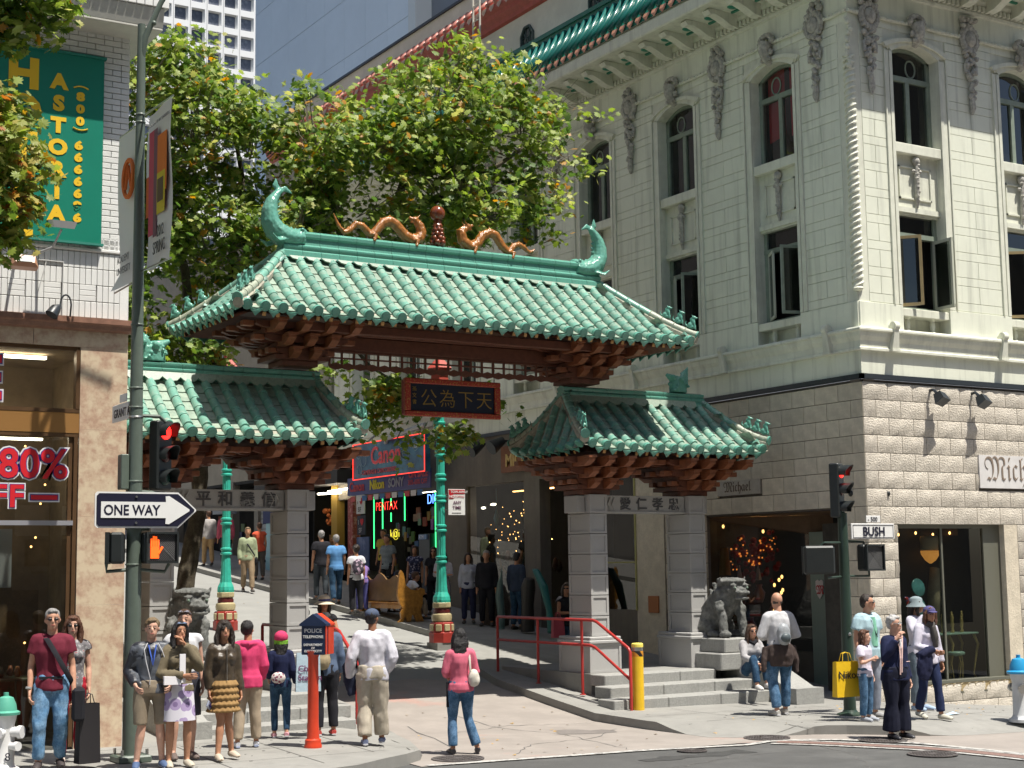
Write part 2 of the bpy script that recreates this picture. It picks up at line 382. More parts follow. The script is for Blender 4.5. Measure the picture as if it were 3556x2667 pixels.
def strip(name, pts, wd, m, off, group=None):
    mb = MB(); P = []
    for i, p in enumerate(pts):
        a = Vector(pts[max(i-1, 0)]); b = Vector(pts[min(i+1, len(pts)-1)]); d = (b-a).normalized(); n_ = Vector((-d.y, d.x))
        P.append((Vector(p)+n_*wd/2, Vector(p)-n_*wd/2))
    for i in range(len(P)-1):
        q = [P[i][0], P[i][1], P[i+1][1], P[i+1][0]]
        mb.add([(v.x, v.y, zr(v.x, v.y)+off) for v in q], [(0, 1, 2, 3)])
    o = mb.obj(name, m); 
    return struct(o)
def sub(pts, st=.5):
    out = [pts[0]]
    for a, b in zip(pts, pts[1:]):
        n_ = max(1, int(math.hypot(b[0]-a[0], b[1]-a[1])/st))
        for k in range(1, n_+1): out.append((a[0]+(b[0]-a[0])*k/n_, a[1]+(b[1]-a[1])*k/n_))
    return out
L1 = sub([(-20, 17.0), (9.1, 16.95), (12.3, 16.77), (13.81, 16.5), (14.4, 16.69), (15.0, 16.5), (15.3, 16.25), (15.62, 15.8), (15.85, 15.3), (15.97, 14.5), (16.05, 13.6), (16.1, 6)])
strip('white_line', L1[L1.index(next(p for p in L1 if p[0] > 8.9)):], .13, WLINE, .014)
L2 = sub([(14.2, 16.45), (14.55, 16.0), (14.89, 15.44), (15.2, 14.9), (15.42, 14.3), (15.52, 13.5), (15.55, 6)])
strip('white_line', L2, .10, WLINE, .0145); strip('brick_strip', [(x+.22, y+.12) for x, y in L2], .26, BRK, .0138)
strip('white_line', [(x+.40, y+.22) for x, y in L2], .07, WLINE, .015)
SWW = [(-40, 16.2), (7.2, 16.3), (7.96, 16.53), (8.54, 16.95), (8.95, 17.2), (9.3, 17.5), (9.6, 18), (9.87, 18.61), (10.25, 19.6), (10.52, 20.6), (10.62, 21.6), (10.6, 24), (10.5, 26), (10.2, 30), (10.2, 120), (6.4, 120), (6.4, 20.6), (-40, 20.6)]
struct(slab('sidewalk_west', SWW, ztop, .35, CONC, (6.4, 11, 16.3, 23, .4)))
SWE = [(14.0, 17.6), (14.35, 17.25), (15.04, 17.12), (15.5, 17.0), (15.9, 16.75), (16.3, 16.4), (16.75, 15.95), (17.4, 15.75), (18.6, 15.7), (60, 15.6), (60, 21.5), (24.2, 21.5), (24.2, 24.5), (19.6, 24.5), (19.6, 120), (16.4, 120), (16.4, 30), (16.2, 28.5), (14.9, 26), (14.3, 24), (14.13, 22), (14.05, 20.5), (13.95, 19)]
struct(slab('sidewalk_east', SWE, ztop, .35, CONC, (13.9, 21, 15.6, 21.5, .35)))
def manhole(x, y, r, lab):
    mb = MB(); zz = zr(x, y)+.012
    mb.lathe([(r, 0), (r, .012), (r*.93, .014), (r*.92, .006), (r*.2, .006), (r*.19, .014)], 28, (x, y, zz))
    for k in range(5):
        for j in range(-4, 5):
            a = (k-2)*r*.3; b = j*r*.17
            if a*a+b*b < (r*.8)**2: mb.box(x+a-r*.1, x+a+r*.1, y+b-r*.03, y+b+r*.03, zz+.004, zz+.013)
    tag(mb.obj('manhole_cover', IRON), lab, 'manhole cover', 'iron covers in the street')
manhole(9.75, 17.33, .34, 'iron cover at the feet of the woman in pink'); manhole(14.6, 17.0, .33, 'iron cover just below the sloping kerb of the right corner')
manhole(15.73, 15.87, .34, 'iron cover beside the feet of the woman in navy'); manhole(15.03, 14.29, .32, 'iron cover in the asphalt beyond the white crosswalk lines, lower right')
manhole(12.75, 16.35, .2, 'small iron cover in the asphalt in front of the steps')

JT = C(.07, .068, .062, .95); CRK = C(.12, .115, .11, .95); TAR = mat('tar_patch', (.055, .055, .053), .8, var=.3, sc_=6, bump=.3, bsc=120)
def ribbon(pts, wd, fn, off, mt, name, wob=0, sd=1):
    rr_ = random.Random(sd); P = sub(pts, .16 if wob else .4); mb = MB(); prev = None
    for i, p in enumerate(P):
        a = Vector(P[max(i-1, 0)]); b = Vector(P[min(i+1, len(P)-1)]); d = (b-a).normalized(); n_ = Vector((-d.y, d.x)); q = Vector(p)+n_*rr_.uniform(-wob, wob); w_ = wd*rr_.uniform(.5, 1.4) if wob else wd
        c_ = [(q+n_*w_/2), (q-n_*w_/2)]
        if prev: mb.add([(v.x, v.y, fn(v.x, v.y)+off) for v in (prev[0], prev[1], c_[1], c_[0])], [(0, 1, 2, 3)])
        prev = c_
    return struct(mb.obj(name, mt, None, fix=False))
for k, x in enumerate((6.9, 8.0, 9.0)): ribbon([(x-.3, 16.9 if x < 8.5 else 17.6), (x, 20.5)], .011, ztop, .004, JT, 'paving_joint')
for y in (17.6, 18.7, 19.75): ribbon([(2, y-.15), (9.3 if y < 18 else 9.9, y+.1)], .011, ztop, .0045, JT, 'paving_joint')
ribbon([(9.28, 17.62), (9.62, 18.3), (9.95, 19.3), (10.3, 20.9)], .013, ztop, .005, JT, 'paving_joint')
for x in (15.4, 16.6, 17.8, 19.0, 20.2, 21.4, 22.6): ribbon([(x, 16.9 if x < 16.5 else 16.1), (x+.1, 20.4 if x < 17.8 else 19.7)], .011, ztop, .004, JT, 'paving_joint')
for y in (17.3, 18.4, 19.5): ribbon([(15.0 if y < 18 else 14.3, y), (24, y-.1)], .011, ztop, .0045, JT, 'paving_joint')
ribbon([(10.0, 17.9), (10.35, 18.6), (10.7, 19.7), (10.95, 21.0)], .02, zr, .013, CRK, 'pavement_seam')
for k, pts in enumerate([[(10.6, 17.3), (11.4, 18.2), (12.6, 18.4), (13.6, 19.3)], [(11.3, 20.2), (12.5, 20.6), (13.9, 20.3)], [(12.2, 17.0), (12.5, 19.0), (12.1, 21.5)], [(10.9, 30), (12.5, 31), (14.5, 30.6), (16.2, 31.5)], [(11, 36.5), (13.5, 37), (16, 36.2)], [(12.5, 33), (13, 40), (12.6, 46)]]): ribbon(pts, .014, zr, .0135, CRK, 'pavement_crack', .05, k)
for k, pts in enumerate([[(9.5, 15.6), (11.5, 15.2), (13.6, 15.7), (15.0, 14.6)], [(11.0, 14.9), (12.8, 15.6)], [(13.2, 13.5), (14.2, 14.8), (14.6, 16.0)]]): ribbon(pts, .012, zr, .003, CRK, 'pavement_crack', .05, k+9)
ribbon([(11.6, 15.9), (13.4, 16.0)], .35, zr, .004, TAR, 'tar_patch', .04, 4); ribbon([(12.6, 19.4), (13.4, 19.0)], .5, zr, .0125, C(.19, .17, .155, .95, var=.2), 'concrete_patch', .05, 5)
sp_ = LB(); sp_.lathe([(.02, 0), (.018, .003), (.0, .004)], 7); me_sp = sp_.mesh('gum', [C(.06, .06, .055, .9)]); mb = MB(); rg = random.Random(12)
for k in range(150):
    if k % 2: x, y = rg.uniform(4, 10), rg.uniform(17.3, 20.4)
    else: x, y = rg.uniform(14.6, 22), rg.uniform(17.2, 19.7)
    if x < 9.2 or x > 14.5: s_ = rg.uniform(.4, 1.2); mb.add([(a*s_+x, b*s_+y, c_+ztop(x, y)+.001) for a, b, c_ in sp_.v], sp_.f)
o = mb.obj('gum_spots', C(.075, .073, .068, .9)); stuff(o)
mb = MB()
for k in range(120):
    x, y = rg.choice(((rg.uniform(10.5, 14), rg.uniform(17, 22)), (rg.uniform(14.3, 22), rg.uniform(16.2, 20)), (rg.uniform(10.8, 16), rg.uniform(27, 40)))); zf_ = max(ztop(x, y), zr(x, y)) if x > 14.3 and y < 21 else zr(x, y); a = rg.uniform(0, 6.3); s_ = rg.uniform(.015, .045)
    mb.add([(x+s_*cos(a), y+s_*sin(a), zf_+.014), (x+s_*cos(a+2.1), y+s_*sin(a+2.1), zf_+.02), (x+s_*cos(a+4.2), y+s_*sin(a+4.2), zf_+.028)], [(0, 1, 2)])
stuff(mb.obj('fallen_leaves', C(.42, .26, .08, .8), fix=False))
mb = MB(); x, y = 18.6, 17.23
mb.add([(x-.13, y-.05, zs(x, y)+.01), (x+.02, y-.08, zs(x, y)+.03), (x+.15, y-.02, zs(x, y)+.008), (x+.1, y+.07, zs(x, y)+.04), (x-.09, y+.06, zs(x, y)+.012), (x, y, zs(x, y)+.05)], [(0, 1, 5), (1, 2, 5), (2, 3, 5), (3, 4, 5), (4, 0, 5), (4, 3, 2, 1, 0)])
tag(mb.obj('paper_litter', C(.45, .62, .78)), 'crumpled pale blue paper lying on the right-hand sidewalk', 'litter')
# ---- entrance steps: each stone its own part ----
def steps(lab, x0s, x1s, yf, depth_back, loc):
    t = thing('entrance_steps', lab, 'steps', loc)
    for k in range(3):
        z1 = -2.32+.168*(k+1); x0, x1 = x0s[k], x1s[k]; y0 = yf+.45*k; y1 = y0+.47 if k < 2 else yf+depth_back
        n_ = 3 if k < 2 else 3
        for i in range(n_):
            a = x0+(x1-x0)*i/n_; b = x0+(x1-x0)*(i+1)/n_
            MB().bbox(a+.003, b-.003, y0, y0+.44 if k == 2 else y1, z1-.19 if k else z1-.26, z1, .014).obj('step_stone', STEP, t)
    return t
t = steps('three granite steps on the right of the arch, below the yellow bollard and seated lion', [14.5, 14.75, 14.95], [17.82, 18.05, 17.35], 20.6, 4, (16.2, 20.6, -2.32))
MB().box(14.98, 19.45, 21.941, 24.9, -2.5, -1.819).obj('landing', CONC, t)
t = steps('three granite steps on the left of the arch, behind the pedestrians', [7.56, 7.56, 7.56], [9.9, 10.03, 10.03], 20.6, 4, (8.8, 20.6, -2.3))
MB().box(6.42, 10.0, 21.941, 24.2, -2.5, -1.819).obj('landing', CONC, t)
# ================= corner building on the right =================
SY, WX = 19.81, 19.5
class Fc:     # facade frame: u along the wall, d outward, z up
    def __init__(s, side): s.side = side; s.M = Matrix(((1,0,0,WX),(0,-1,0,SY),(0,0,1,0),(0,0,0,1))) if side == 'S' else Matrix(((0,-1,0,WX),(1,0,0,SY),(0,0,1,0),(0,0,0,1)))
    def mb(s): return MB(s.M)
FSS, FWW = Fc('S'), Fc('W')
mbld = thing('terracotta_building', 'cream ornate corner building with arched windows, green tiled cornice and limestone shopfront', 'building', (WX, SY, -2.4))
mbk = MB()
mbk.box(WX+.02, 24.5, SY+.02, 44.5, 3.3, 4.2)                    # solid core pieces behind the skin
UEND_S, UEND_W = 4.9, 22.3
WINS = {'S': [1.70, 4.62], 'W': [2.12+3.04*k for k in range(7)]}
WZ = [(4.66, 6.46), (7.80, 9.52)]
HW = .61
def spans(side):
    """wall strips between window openings"""
    out = []; a = 0
    for c_ in WINS[side]: out.append((a, c_-HW)); a = c_+HW
    e = UEND_S if side == 'S' else UEND_W
    if e > a: out.append((a, e))
    return out
# backing wall with openings
for F in (FSS, FWW):
    mb = F.mb(); D0 = -.34
    for a, b in spans(F.side): mb.box(a, b, D0, -.012, 4.2, 11.2)
    for c_ in WINS[F.side]:
        mb.box(c_-HW, c_+HW, D0, -.012, 9.9, 11.2); mb.box(c_-HW, c_+HW, D0, -.14, 6.46, 7.62); mb.box(c_-HW, c_+HW, D0, -.26, 4.2, 4.62)
        pts = [(c_-HW, 9.9), (c_-HW, 9.52)]+[(c_+HW*q, 9.52+.2*(1-q*q)) for q in (-.75, -.5, -.25, 0, .25, .5, .75)]+[(c_+HW, 9.52), (c_+HW, 9.9)]
        n_ = len(pts); vs = [(u, D0, z) for u, z in pts]+[(u, -.012, z) for u, z in pts]
        mb.add(vs, [tuple(range(n_)), tuple(range(2*n_-1, n_-1, -1))]+[(i, (i+1) % n_, (i+1) % n_+n_, i+n_) for i in range(n_)])
    mb.obj('wall_backing', CREAM_TRIM, mbld)
# ashlar blocks
for F in (FSS, FWW):
    for si, (a, b) in enumerate(spans(F.side)):
        if F.side == 'W' and si > 5: continue
        la = a+(.21 if si else .27 if F.side == 'S' else .27); lb = b-.21
        z = 4.70+.0; k = 0
        while z < 9.9:
            h = .163 if k % 2 == 0 else .327
            h2 = min(h, 9.93-z)
            if h2 < .05: break
            if la < lb-.1:
                cuts_ = [la, (la+lb)/2, lb] if h > .2 else [la, lb]
                for i in range(len(cuts_)-1):
                    F.mb().bbox(cuts_[i]+.004, cuts_[i+1]-.004, -.02, .010, z+.0045, z+h2-.0045, .003).obj('ashlar_block', CREAM, mbld)
            z += h; k += 1
# window surrounds: moulded strips with the course joints carried across, arch, sill, spandrel panel, balusters
def arch_band(F, c_, r0, r1, d, zspring, rise, mb):
    N = 12; pts = []
    for i in range(N+1):
        q = -1+2*i/N; z0 = zspring+rise*(1-q*q)
        pts.append((c_+q*r0, z0, c_+q*r1, z0+(r1-r0)*1.15))
    for (a, b, c2, d2), (e, f, g, h) in zip(pts, pts[1:]):
        mb.add([(a, -.02, b), (e, -.02, f), (g, -.02, h), (c2, -.02, d2), (a, d, b), (e, d, f), (g, d, h), (c2, d, d2)], [(0,1,2,3),(7,6,5,4),(0,4,5,1),(1,5,6,2),(2,6,7,3),(3,7,4,0)])
FRAMEG = mat('grey_green_window_frame', (.25, .30, .24), .5, var=.2); OCHRE = mat('ochre_casement_frame', (.34, .26, .13), .5, var=.2)
CURT = [C(.75, .03, .05), C(.30, .30, .28), C(.05, .05, .05), C(.36, .33, .30), C(.22, .22, .2)]
def casement(F, u0, u1, z0, z1, ang, hinge, par, framem, gl=GLASSD):
    """open casement leaf hinged at u0 (or u1), swung outwards"""
    w_ = u1-u0; hx = u0 if hinge < 0 else u1; s_ = 1 if hinge < 0 else -1
    R = F.M @ T(hx, -.24, 0) @ Matrix.Rotation(ang*s_, 4, 'Z')
    mb = MB(R)
    f = .055; X0, X1 = (0, w_) if s_ > 0 else (-w_, 0)
    mb.box(X0, X0+f, -.02, .02, z0, z1); mb.box(X1-f, X1, -.02, .02, z0, z1); mb.box(X0, X1, -.018, .018, z0, z0+f); mb.box(X0, X1, -.018, .018, z1-f, z1)
    o = mb.obj('casement', framem, par)
    m2 = MB(R); m2.box(X0+f, X1-f, -.004, .004, z0+f, z1-f); m2.obj('pane', gl, par); return o
for F in (FSS, FWW):
    for wi, c_ in enumerate(WINS[F.side]):
        mb = F.mb()
        for s_ in (-1, 1):
            for (o0, o1, d) in ((.615, .69, .03), (.70, .79, .018), (.80, .83, .045)):
                a, b = sorted((c_+s_*o0, c_+s_*o1)); z = 4.70
                mb.box(a, b, -.02, d, z, 9.52)
        for z in [4.70+.49*k for k in range(10)]+[4.863+.49*k for k in range(10)]:
            pass
        arch_band(F, c_, .62, .70, .03, 9.52, .2, mb); arch_band(F, c_, .71, .80, .02, 9.545, .2, mb); arch_band(F, c_, .80, .86, .07, 9.57, .2, mb)
        mb.obj('window_surround', CREAM_TRIM, mbld)
        mb = F.mb(); mb.bbox(c_-.61, c_+.61, -.34, .0, 7.60, 7.79, .01); mb.bbox(c_-.61, c_+.61, -.30, .0, 4.50, 4.65, .01); mb.obj('window_sill', CREAM_TRIM, mbld)
        mb = F.mb()   # raised spandrel frame
        for (a, b, e, f) in ((-.42, .42, 7.36, 7.39), (-.42, .42, 6.76, 6.79), (-.42, -.39, 6.76, 7.39), (.39, .42, 6.76, 7.39)): mb.box(c_+a, c_+b, -.142, -.11, e, f)
        mb.box(c_-.61, c_+.61, -.142, -.10, 6.50, 6.60); mb.obj('spandrel_panel', CREAM_TRIM, mbld)
        # hanging husk ornament
        mb = F.mb(); rr = random.Random(wi)
        mb.ball((c_, -.08, 7.5), (.09, .07, .09)); mb.tube([(c_, -.07, 7.5), (c_, -.07, 7.2), (c_, -.08, 6.75), (c_, -.09, 6.6)], [.035, .05, .045, .02])
        for k in range(9):
            z = 7.42-.085*k; mb.ball((c_+rr.uniform(-.035, .035), -.06, z), (.05-.003*k, .05, .04), 6)
        for s_ in (-1, 1): mb.ball((c_+s_*.08, -.07, 7.3), (.045, .04, .04), 6)
        mb.obj('husk_ornament', ORN, mbld, smooth=True)
        # balusters under the lower window
        mb = F.mb()
        for s_ in (-.36, .30):
            mb.lathe([(.075, 0), (.075, .05), (.04, .08), (.06, .18), (.04, .27), (.07, .3), (.07, .33)], 8, (c_+s_, -.14, 4.2))
        mb.obj('baluster', CREAM_TRIM, mbld, smooth=True)
        # key scroll above
        mb = F.mb()
        mb.tube([(c_, .0, 9.72), (c_, .10, 9.80), (c_, .17, 9.95), (c_, .12, 10.1)], [.07, .09, .11, .13], 10)
        for q in range(9):
            a = pi*q/8; mb.ball((c_+.17*cos(a), .10, 10.14+.13*sin(a)), (.06, .07, .06), 6)
        for s_ in (-1, 1): mb.ball((c_+s_*.12, .1, 9.92), (.06, .06, .07), 6); mb.ball((c_+s_*.09, .13, 9.78), (.05, .06, .05), 6)
        mb.obj('keystone_scroll', ORN, mbld, smooth=True)
        if F.side == 'W' and wi > 5: continue
        # window frames + glass
        for (z0, z1), low in zip(WZ, (True, False)):
            fr = F.mb(); red = (F.side == 'W' and wi == 4 and low)
            fmm = C(.40, .05, .05) if red else FRAMEG
            zt = z1+.0; zb = z0
            for a, b in ((-.61, -.52), (.52, .61)): fr.box(c_+a, c_+b, -.30, -.21, zb, zt)
            fr.box(c_-.61, c_+.61, -.30, -.20, zt-.46 if not low else zt-.42, zt-.36 if not low else zt-.33)
            fr.box(c_-.52, c_+.52, -.295, -.215, zb, zb+.06)
            if not low:
                fr.tube([(c_+.13+.13*cos(q*pi/6), -.245, zt-.17+.17*sin(q*pi/6)) for q in range(13)], .018, 6)
                fr.box(c_-.05, c_+.05, -.29, -.21, zb+.06, zt-.46)
                N = 8
                for i in range(N):
                    q0 = -1+2*i/N; q1 = -1+2*(i+1)/N; fr.add([(c_+.61*q0, -.29, zt+.2*(1-q0*q0)-.06), (c_+.61*q1, -.29, zt+.2*(1-q1*q1)-.06), (c_+.61*q1, -.21, zt+.2*(1-q1*q1)-.06), (c_+.61*q0, -.21, zt+.2*(1-q0*q0)-.06), (c_+.61*q0, -.29, zt+.2*(1-q0*q0)+.0), (c_+.61*q1, -.29, zt+.2*(1-q1*q1)), (c_+.61*q1, -.21, zt+.2*(1-q1*q1)), (c_+.61*q0, -.21, zt+.2*(1-q0*q0))], [(0,1,2,3),(4,7,6,5),(3,2,6,7),(0,4,5,1)])
            wf = fr.obj('window_frame', fmm, mbld)
            gl = F.mb(); 
            if low: gl.quad((c_-.52, -.25, zt-.33), (c_+.52, -.25, zt-.33), (c_+.52, -.25, zt), (c_-.52, -.25, zt))
            else: gl.quad((c_-.52, -.25, zb), (c_+.52, -.25, zb), (c_+.52, -.25, zt+.12), (c_-.52, -.25, zt+.12))
            gl.obj('window_pane', GLASS if not low else GLASSD, wf)
            if low:
                fr = F.mb(); fr.box(c_-.02, c_+.02, -.27, -.23, zb, zb+.06)
                cases = {('S', 0): ((.9, 1.5)), ('W', 0): ((1.25, .55)), ('W', 1): ((1.2, .6)), ('S', 1): ((.6, .2))}
                al, ar = cases.get((F.side, wi), (.0, .0))
                casement(F, c_-.52, c_-.01, zb+.05, zt-.43, al, -1, wf, FRAMEG if F.side == 'W' else OCHRE)
                casement(F, c_+.01, c_+.52, zb+.05, zt-.43, ar, 1, wf, C(.50, .52, .42))
            # room behind: curtain / dark
            rm = F.mb(); rm.add([(c_-.6, -.5, z0-.1), (c_+.6, -.5, z0-.1), (c_+.6, -.5, z1+.25), (c_-.6, -.5, z1+.25)], [(0,1,2,3)])
            if F.side == 'W' and wi == 0 and not low:
                m2 = F.mb(); m2.add([(c_-.52, -.38, 8.3), (c_-.12, -.38, 8.3), (c_-.10, -.38, 9.7), (c_-.52, -.38, 9.7)], [(0,1,2,3)]); m2.add([(c_+.02, -.36, 8.36), (c_+.5, -.36, 8.28), (c_+.5, -.36, 9.7), (c_+.02, -.36, 9.7)], [(0,1,2,3)])
                m2.obj('red_curtain', CURT[0], wf)
            elif F.side == 'W' and wi == 1 and not low:
                m2 = F.mb(); m2.add([(c_-.50, -.38, 7.9), (c_-.18, -.38, 7.9), (c_-.18, -.38, 9.7), (c_-.5, -.38, 9.7)], [(0,1,2,3)]); m2.obj('blind', CURT[3], wf)
            elif red:
                m2 = F.mb(); m2.box(c_-.5, c_+.5, -.4, -.36, z0, z1); m2.obj('blind', C(.5, .6, .68), wf)
            rm.box(c_-.62, c_-.6, -.5, -.31, z0-.1, z1+.25); rm.box(c_+.6, c_+.62, -.5, -.31, z0-.1, z1+.25)
            rm.obj('room_interior', DARK, wf)
# corner roll with spiral moulding
mb = MB(); cx, cy = WX+.04, SY+.04
mb.tube([(cx, cy, 4.92), (cx, cy, 9.0)], .085, 14); mb.ball((cx-.02, cy-.02, 4.92), (.10, .10, .05))
for q in range(2):
    pts = [(cx+.092*cos(a+q*pi), cy+.092*sin(a+q*pi), 4.95+(9.3-4.95)*a/(2*pi*19)) for a in [2*pi*k/10 for k in range(19*10)]]
    mb.tube(pts, .024, 5)
for k in range(14): mb.ball((cx-.05+random.uniform(-.04, .04), cy-.05+random.uniform(-.04, .04), 9.05+.07*k), .055, 6)
mb.obj('spiral_corner_moulding', CREAM_TRIM, mbld, smooth=True)
# base cap, ledge, scrolls, frieze
for F in (FSS, FWW):
    e = UEND_S if F.side == 'S' else UEND_W; st = 0 if F.side == 'S' else 0
    for a, b in spans(F.side): F.mb().bbox(a+.0, b-.0, -.02, .028, 4.215, 4.69, .006).obj('base_stone', CREAM, mbld)
    L_ = lambda x0, d, z0, z1: None
    ext = lambda d: (-d, e)
    prof = [(.0, 4.21), (.13, 4.21), (.15, 4.18), (.15, 4.15), (.115, 4.13), (.10, 4.05), (.06, 3.97), (.055, 3.86), (.075, 3.84), (.075, 3.80), (.0, 3.79)]
    mb = F.mb(); n_ = len(prof)
    for (d0, z0), (d1, z1) in zip(prof, prof[1:]): mb.quad((-d0, d0, z0), (-d1, d1, z1), (e, d1, z1), (e, d0, z0))
    mb.obj('string_course', CREAM_TRIM, mbld, fix=False)
    mb = F.mb(); mb.box(0, e, -.02, -.002, 3.38, 3.80); mb.obj('frieze', CREAM, mbld)
    mb = F.mb(); mb.box(-.05, e, -.02, .05, 3.285, 3.375); mb.obj('black_band', BLACKM, mbld)
    cs = [c_+1.52-(.77 if False else 0) for c_ in WINS[F.side]]
    us = ([.74, 3.62] if F.side == 'S' else [.73, 3.72, 6.76, 9.8, 12.84, 15.9])
    for u in us:
        mb = F.mb()
        mb.tube([(u-.055, .13, 4.26), (u+.055, .13, 4.26)], .085, 14); mb.tube([(u-.06, .13, 4.26), (u+.06, .13, 4.26)], .05, 12)
        mb.add([(u-.05, .0, 4.3), (u+.05, .0, 4.3), (u+.05, .19, 4.24), (u-.05, .19, 4.24), (u-.085, .0, 3.83), (u+.085, .0, 3.83), (u+.085, .14, 3.83), (u-.085, .14, 3.83)], [(0,1,2,3),(4,7,6,5),(0,4,5,1),(1,5,6,2),(2,6,7,3),(3,7,4,0)])
        mb.box(u-.1, u+.1, 0, .155, 3.80, 3.84); mb.obj('scroll_bracket', CREAM_TRIM, mbld, smooth=True)
    # upper frieze garland + cartouches
    rr = random.Random(5 if F.side == 'S' else 9)
    cu = [.50, 3.17] if F.side == 'S' else [.82, 3.70, 6.74, 9.78, 12.8]
    for u in cu:
        mb = F.mb()
        for k in range(16):
            a = 2*pi*k/16; mb.ball((u+.20*cos(a), .06, 10.08+.22*sin(a)), (.07, .07, .075), 6)
        mb.ball((u, .08, 10.08), (.14, .09, .17), 10)
        for k in range(10): mb.ball((u+rr.uniform(-.2, .2), .07, 10.3+rr.uniform(-.04, .2)), (.06, .07, .06), 6)
        for k in range(26):
            q = k/26; mb.ball((u+rr.uniform(-.18, .18)*(1-.75*q), .06+.03*rr.random(), 9.86-1.0*q), (.065*(1-.35*q), .06, .055), 6)
        for s_ in (-1, 1): mb.tube([(u+s_*.06, .06, 9.7), (u+s_*.15, .06, 9.55), (u+s_*.14, .07, 9.4), (u+s_*.07, .07, 9.42)], [.03, .035, .035, .04], 6)
        mb.tube([(u, .06, 8.9), (u, .07, 8.7), (u, .05, 8.58)], [.055, .06, .02], 8)
        mb.obj('cartouche_ornament', ORN, mbld, smooth=True)
    mb = F.mb(); us = sorted(cu+WINS[F.side][:5])
    a = 0
    for u in us:
        mb.tube([(a+.0, .03, 10.12), (a+(u-a)*.5, .035, 10.10), (u, .03, 10.12)], .035, 6)
        k = a+.1
        while k < u-.1: mb.ball((k, .05, 10.11), .04, 5); k += .11
        a = u
    mb.obj('garland', CREAM_TRIM, mbld, smooth=True)
    F.mb().box(0, e, -.02, .002, 9.94, 10.62).obj('upper_frieze', CREAM, mbld)
    prof = [(.0, 10.60), (.05, 10.62), (.06, 10.67), (.04, 10.69), (.05, 10.80), (.09, 10.83), (.12, 10.90), (.12, 10.96), (.98, 10.99), (1.0, 11.02), (1.0, 11.24), (.94, 11.26), (.94, 11.32)]
    mb = F.mb()
    for (d0, z0), (d1, z1) in zip(prof, prof[1:]): mb.quad((-d0, d0, z0), (-d1, d1, z1), (e, d1, z1), (e, d0, z0))
    mb.obj('cornice', CREAM_TRIM, mbld, fix=False)
    u = -.06; mb = LB(); mb.box(0, .07, .04, .115, 10.70, 10.80); me_dn = mb.mesh('dentil', [CREAM_TRIM])
    while u < (e if F.side == 'S' else 14): inst(me_dn, 'dentil', mbld, F.M @ T(u, 0, 0)); u += .12
    u = .05
    while u < (e if F.side == 'S' else 14):
        mb = F.mb(); pts = [(.1, 10.97), (.82, 10.97), (.86, 10.93), (.80, 10.86), (.68, 10.88), (.5, 10.82), (.28, 10.72), (.12, 10.70)]
        n_ = len(pts); vs = [(u, d, z) for d, z in pts]+[(u+.2, d, z) for d, z in pts]
        mb.add(vs, [tuple(range(n_)), tuple(range(2*n_-1, n_-1, -1))]+[(i, (i+1) % n_, (i+1) % n_+n_, i+n_) for i in range(n_)])
        mb.obj('modillion', CREAM_TRIM, mbld)
        mb = F.mb(); mb.ball((u+.46, .45, 10.985), (.11, .13, .04), 10); mb.box(u+.28, u+.66, .28, .33, 10.93, 10.975); mb.obj('green_rosette', C(.02, .22, .14, .4), mbld, smooth=True)
        u += .72
    # tiled edge above the cornice
    mb = F.mb(); mb.quad((-1.0, 1.0, 11.42), (-.45, .45, 12.32), (e, .45, 12.32), (e, 1.0, 11.42)); mb.quad((-1.0, 1.0, 11.42), (-1.0, 1.0, 11.30), (e, 1.0, 11.30), (e, 1.0, 11.42))
    mb.box(0, e, -.3, .46, 12.28, 12.50); mb.box(0, e, -.3, .50, 12.46, 12.56)
    mb.obj('tiled_cornice', C(.015, .16, .115, .35), mbld, fix=False)
    TC = C(.62, .30, .20, .5, rnd=.15); u = -.8; tm = None; tm2 = None
    while u < (e if F.side == 'S' else 15):
        if tm is None:
            a_ = LB(); a_.tube([(0, 1.03, 11.45), (0, .75, 11.85), (0, .47, 12.34)], .06, 8); tm = a_.mesh('tile', [C(.012, .12, .10, .25, rnd=.2)], 'all')
            b_ = LB(); b_.add([(-.11, 1.0, 11.44), (.11, 1.0, 11.44), (.10, 1.03, 11.36), (0, 1.03, 11.26), (-.10, 1.03, 11.36), (-.11, .8, 11.5), (.11, .8, 11.5)], [(0,2,1),(0,4,2),(4,3,2),(0,1,6,5)]); tm2 = b_.mesh('tile_drip', [TC])
        inst(tm, 'cornice_tile', mbld, F.M @ T(u, 0, 0)); inst(tm2, 'drip_tile', mbld, F.M @ T(u+.14, 0, 0)); u += .285
# upper set-back storey
F = FWW
UPW = mat('cream_render', (.80, .77, .66), .8, var=.12, sc_=2, bump=.2, bsc=40)
mb = MB(); mb.box(19.8, 30, SY+.3, 48, 12.4, 15.28); mb.obj('attic_wall', UPW, mbld)
REDC = mat('brick_red_cornice', (.50, .10, .07), .5, var=.2)
mb = F.mb(); e = 28
for (d0, z0), (d1, z1) in zip([(-.3, 13.88), (-.22, 13.92), (-.20, 14.02), (-.10, 14.12), (-.08, 14.22), (.02, 14.30), (.02, 14.4)], [(-.22, 13.92), (-.20, 14.02), (-.10, 14.12), (-.08, 14.22), (.02, 14.30), (.02, 14.4), (-.3, 14.75)]): mb.quad((.4, d0, z0), (.4, d1, z1), (e, d1, z1), (e, d0, z0))
mb.obj('red_cornice', REDC, mbld, fix=False)
a_ = LB(); a_.tube([(0, .05, 14.42), (0, -.28, 14.78)], .07, 8); tm = a_.mesh('tile', [C(.55, .22, .17, .4, rnd=.15)], 'all')
b_ = LB(); b_.add([(-.12, .02, 14.42), (.12, .02, 14.42), (.11, .04, 14.32), (0, .05, 14.22), (-.11, .04, 14.32)], [(0,1,2,3,4)]); tm2 = b_.mesh('tile_drip', [C(.50, .36, .28, .6)])
u = 6
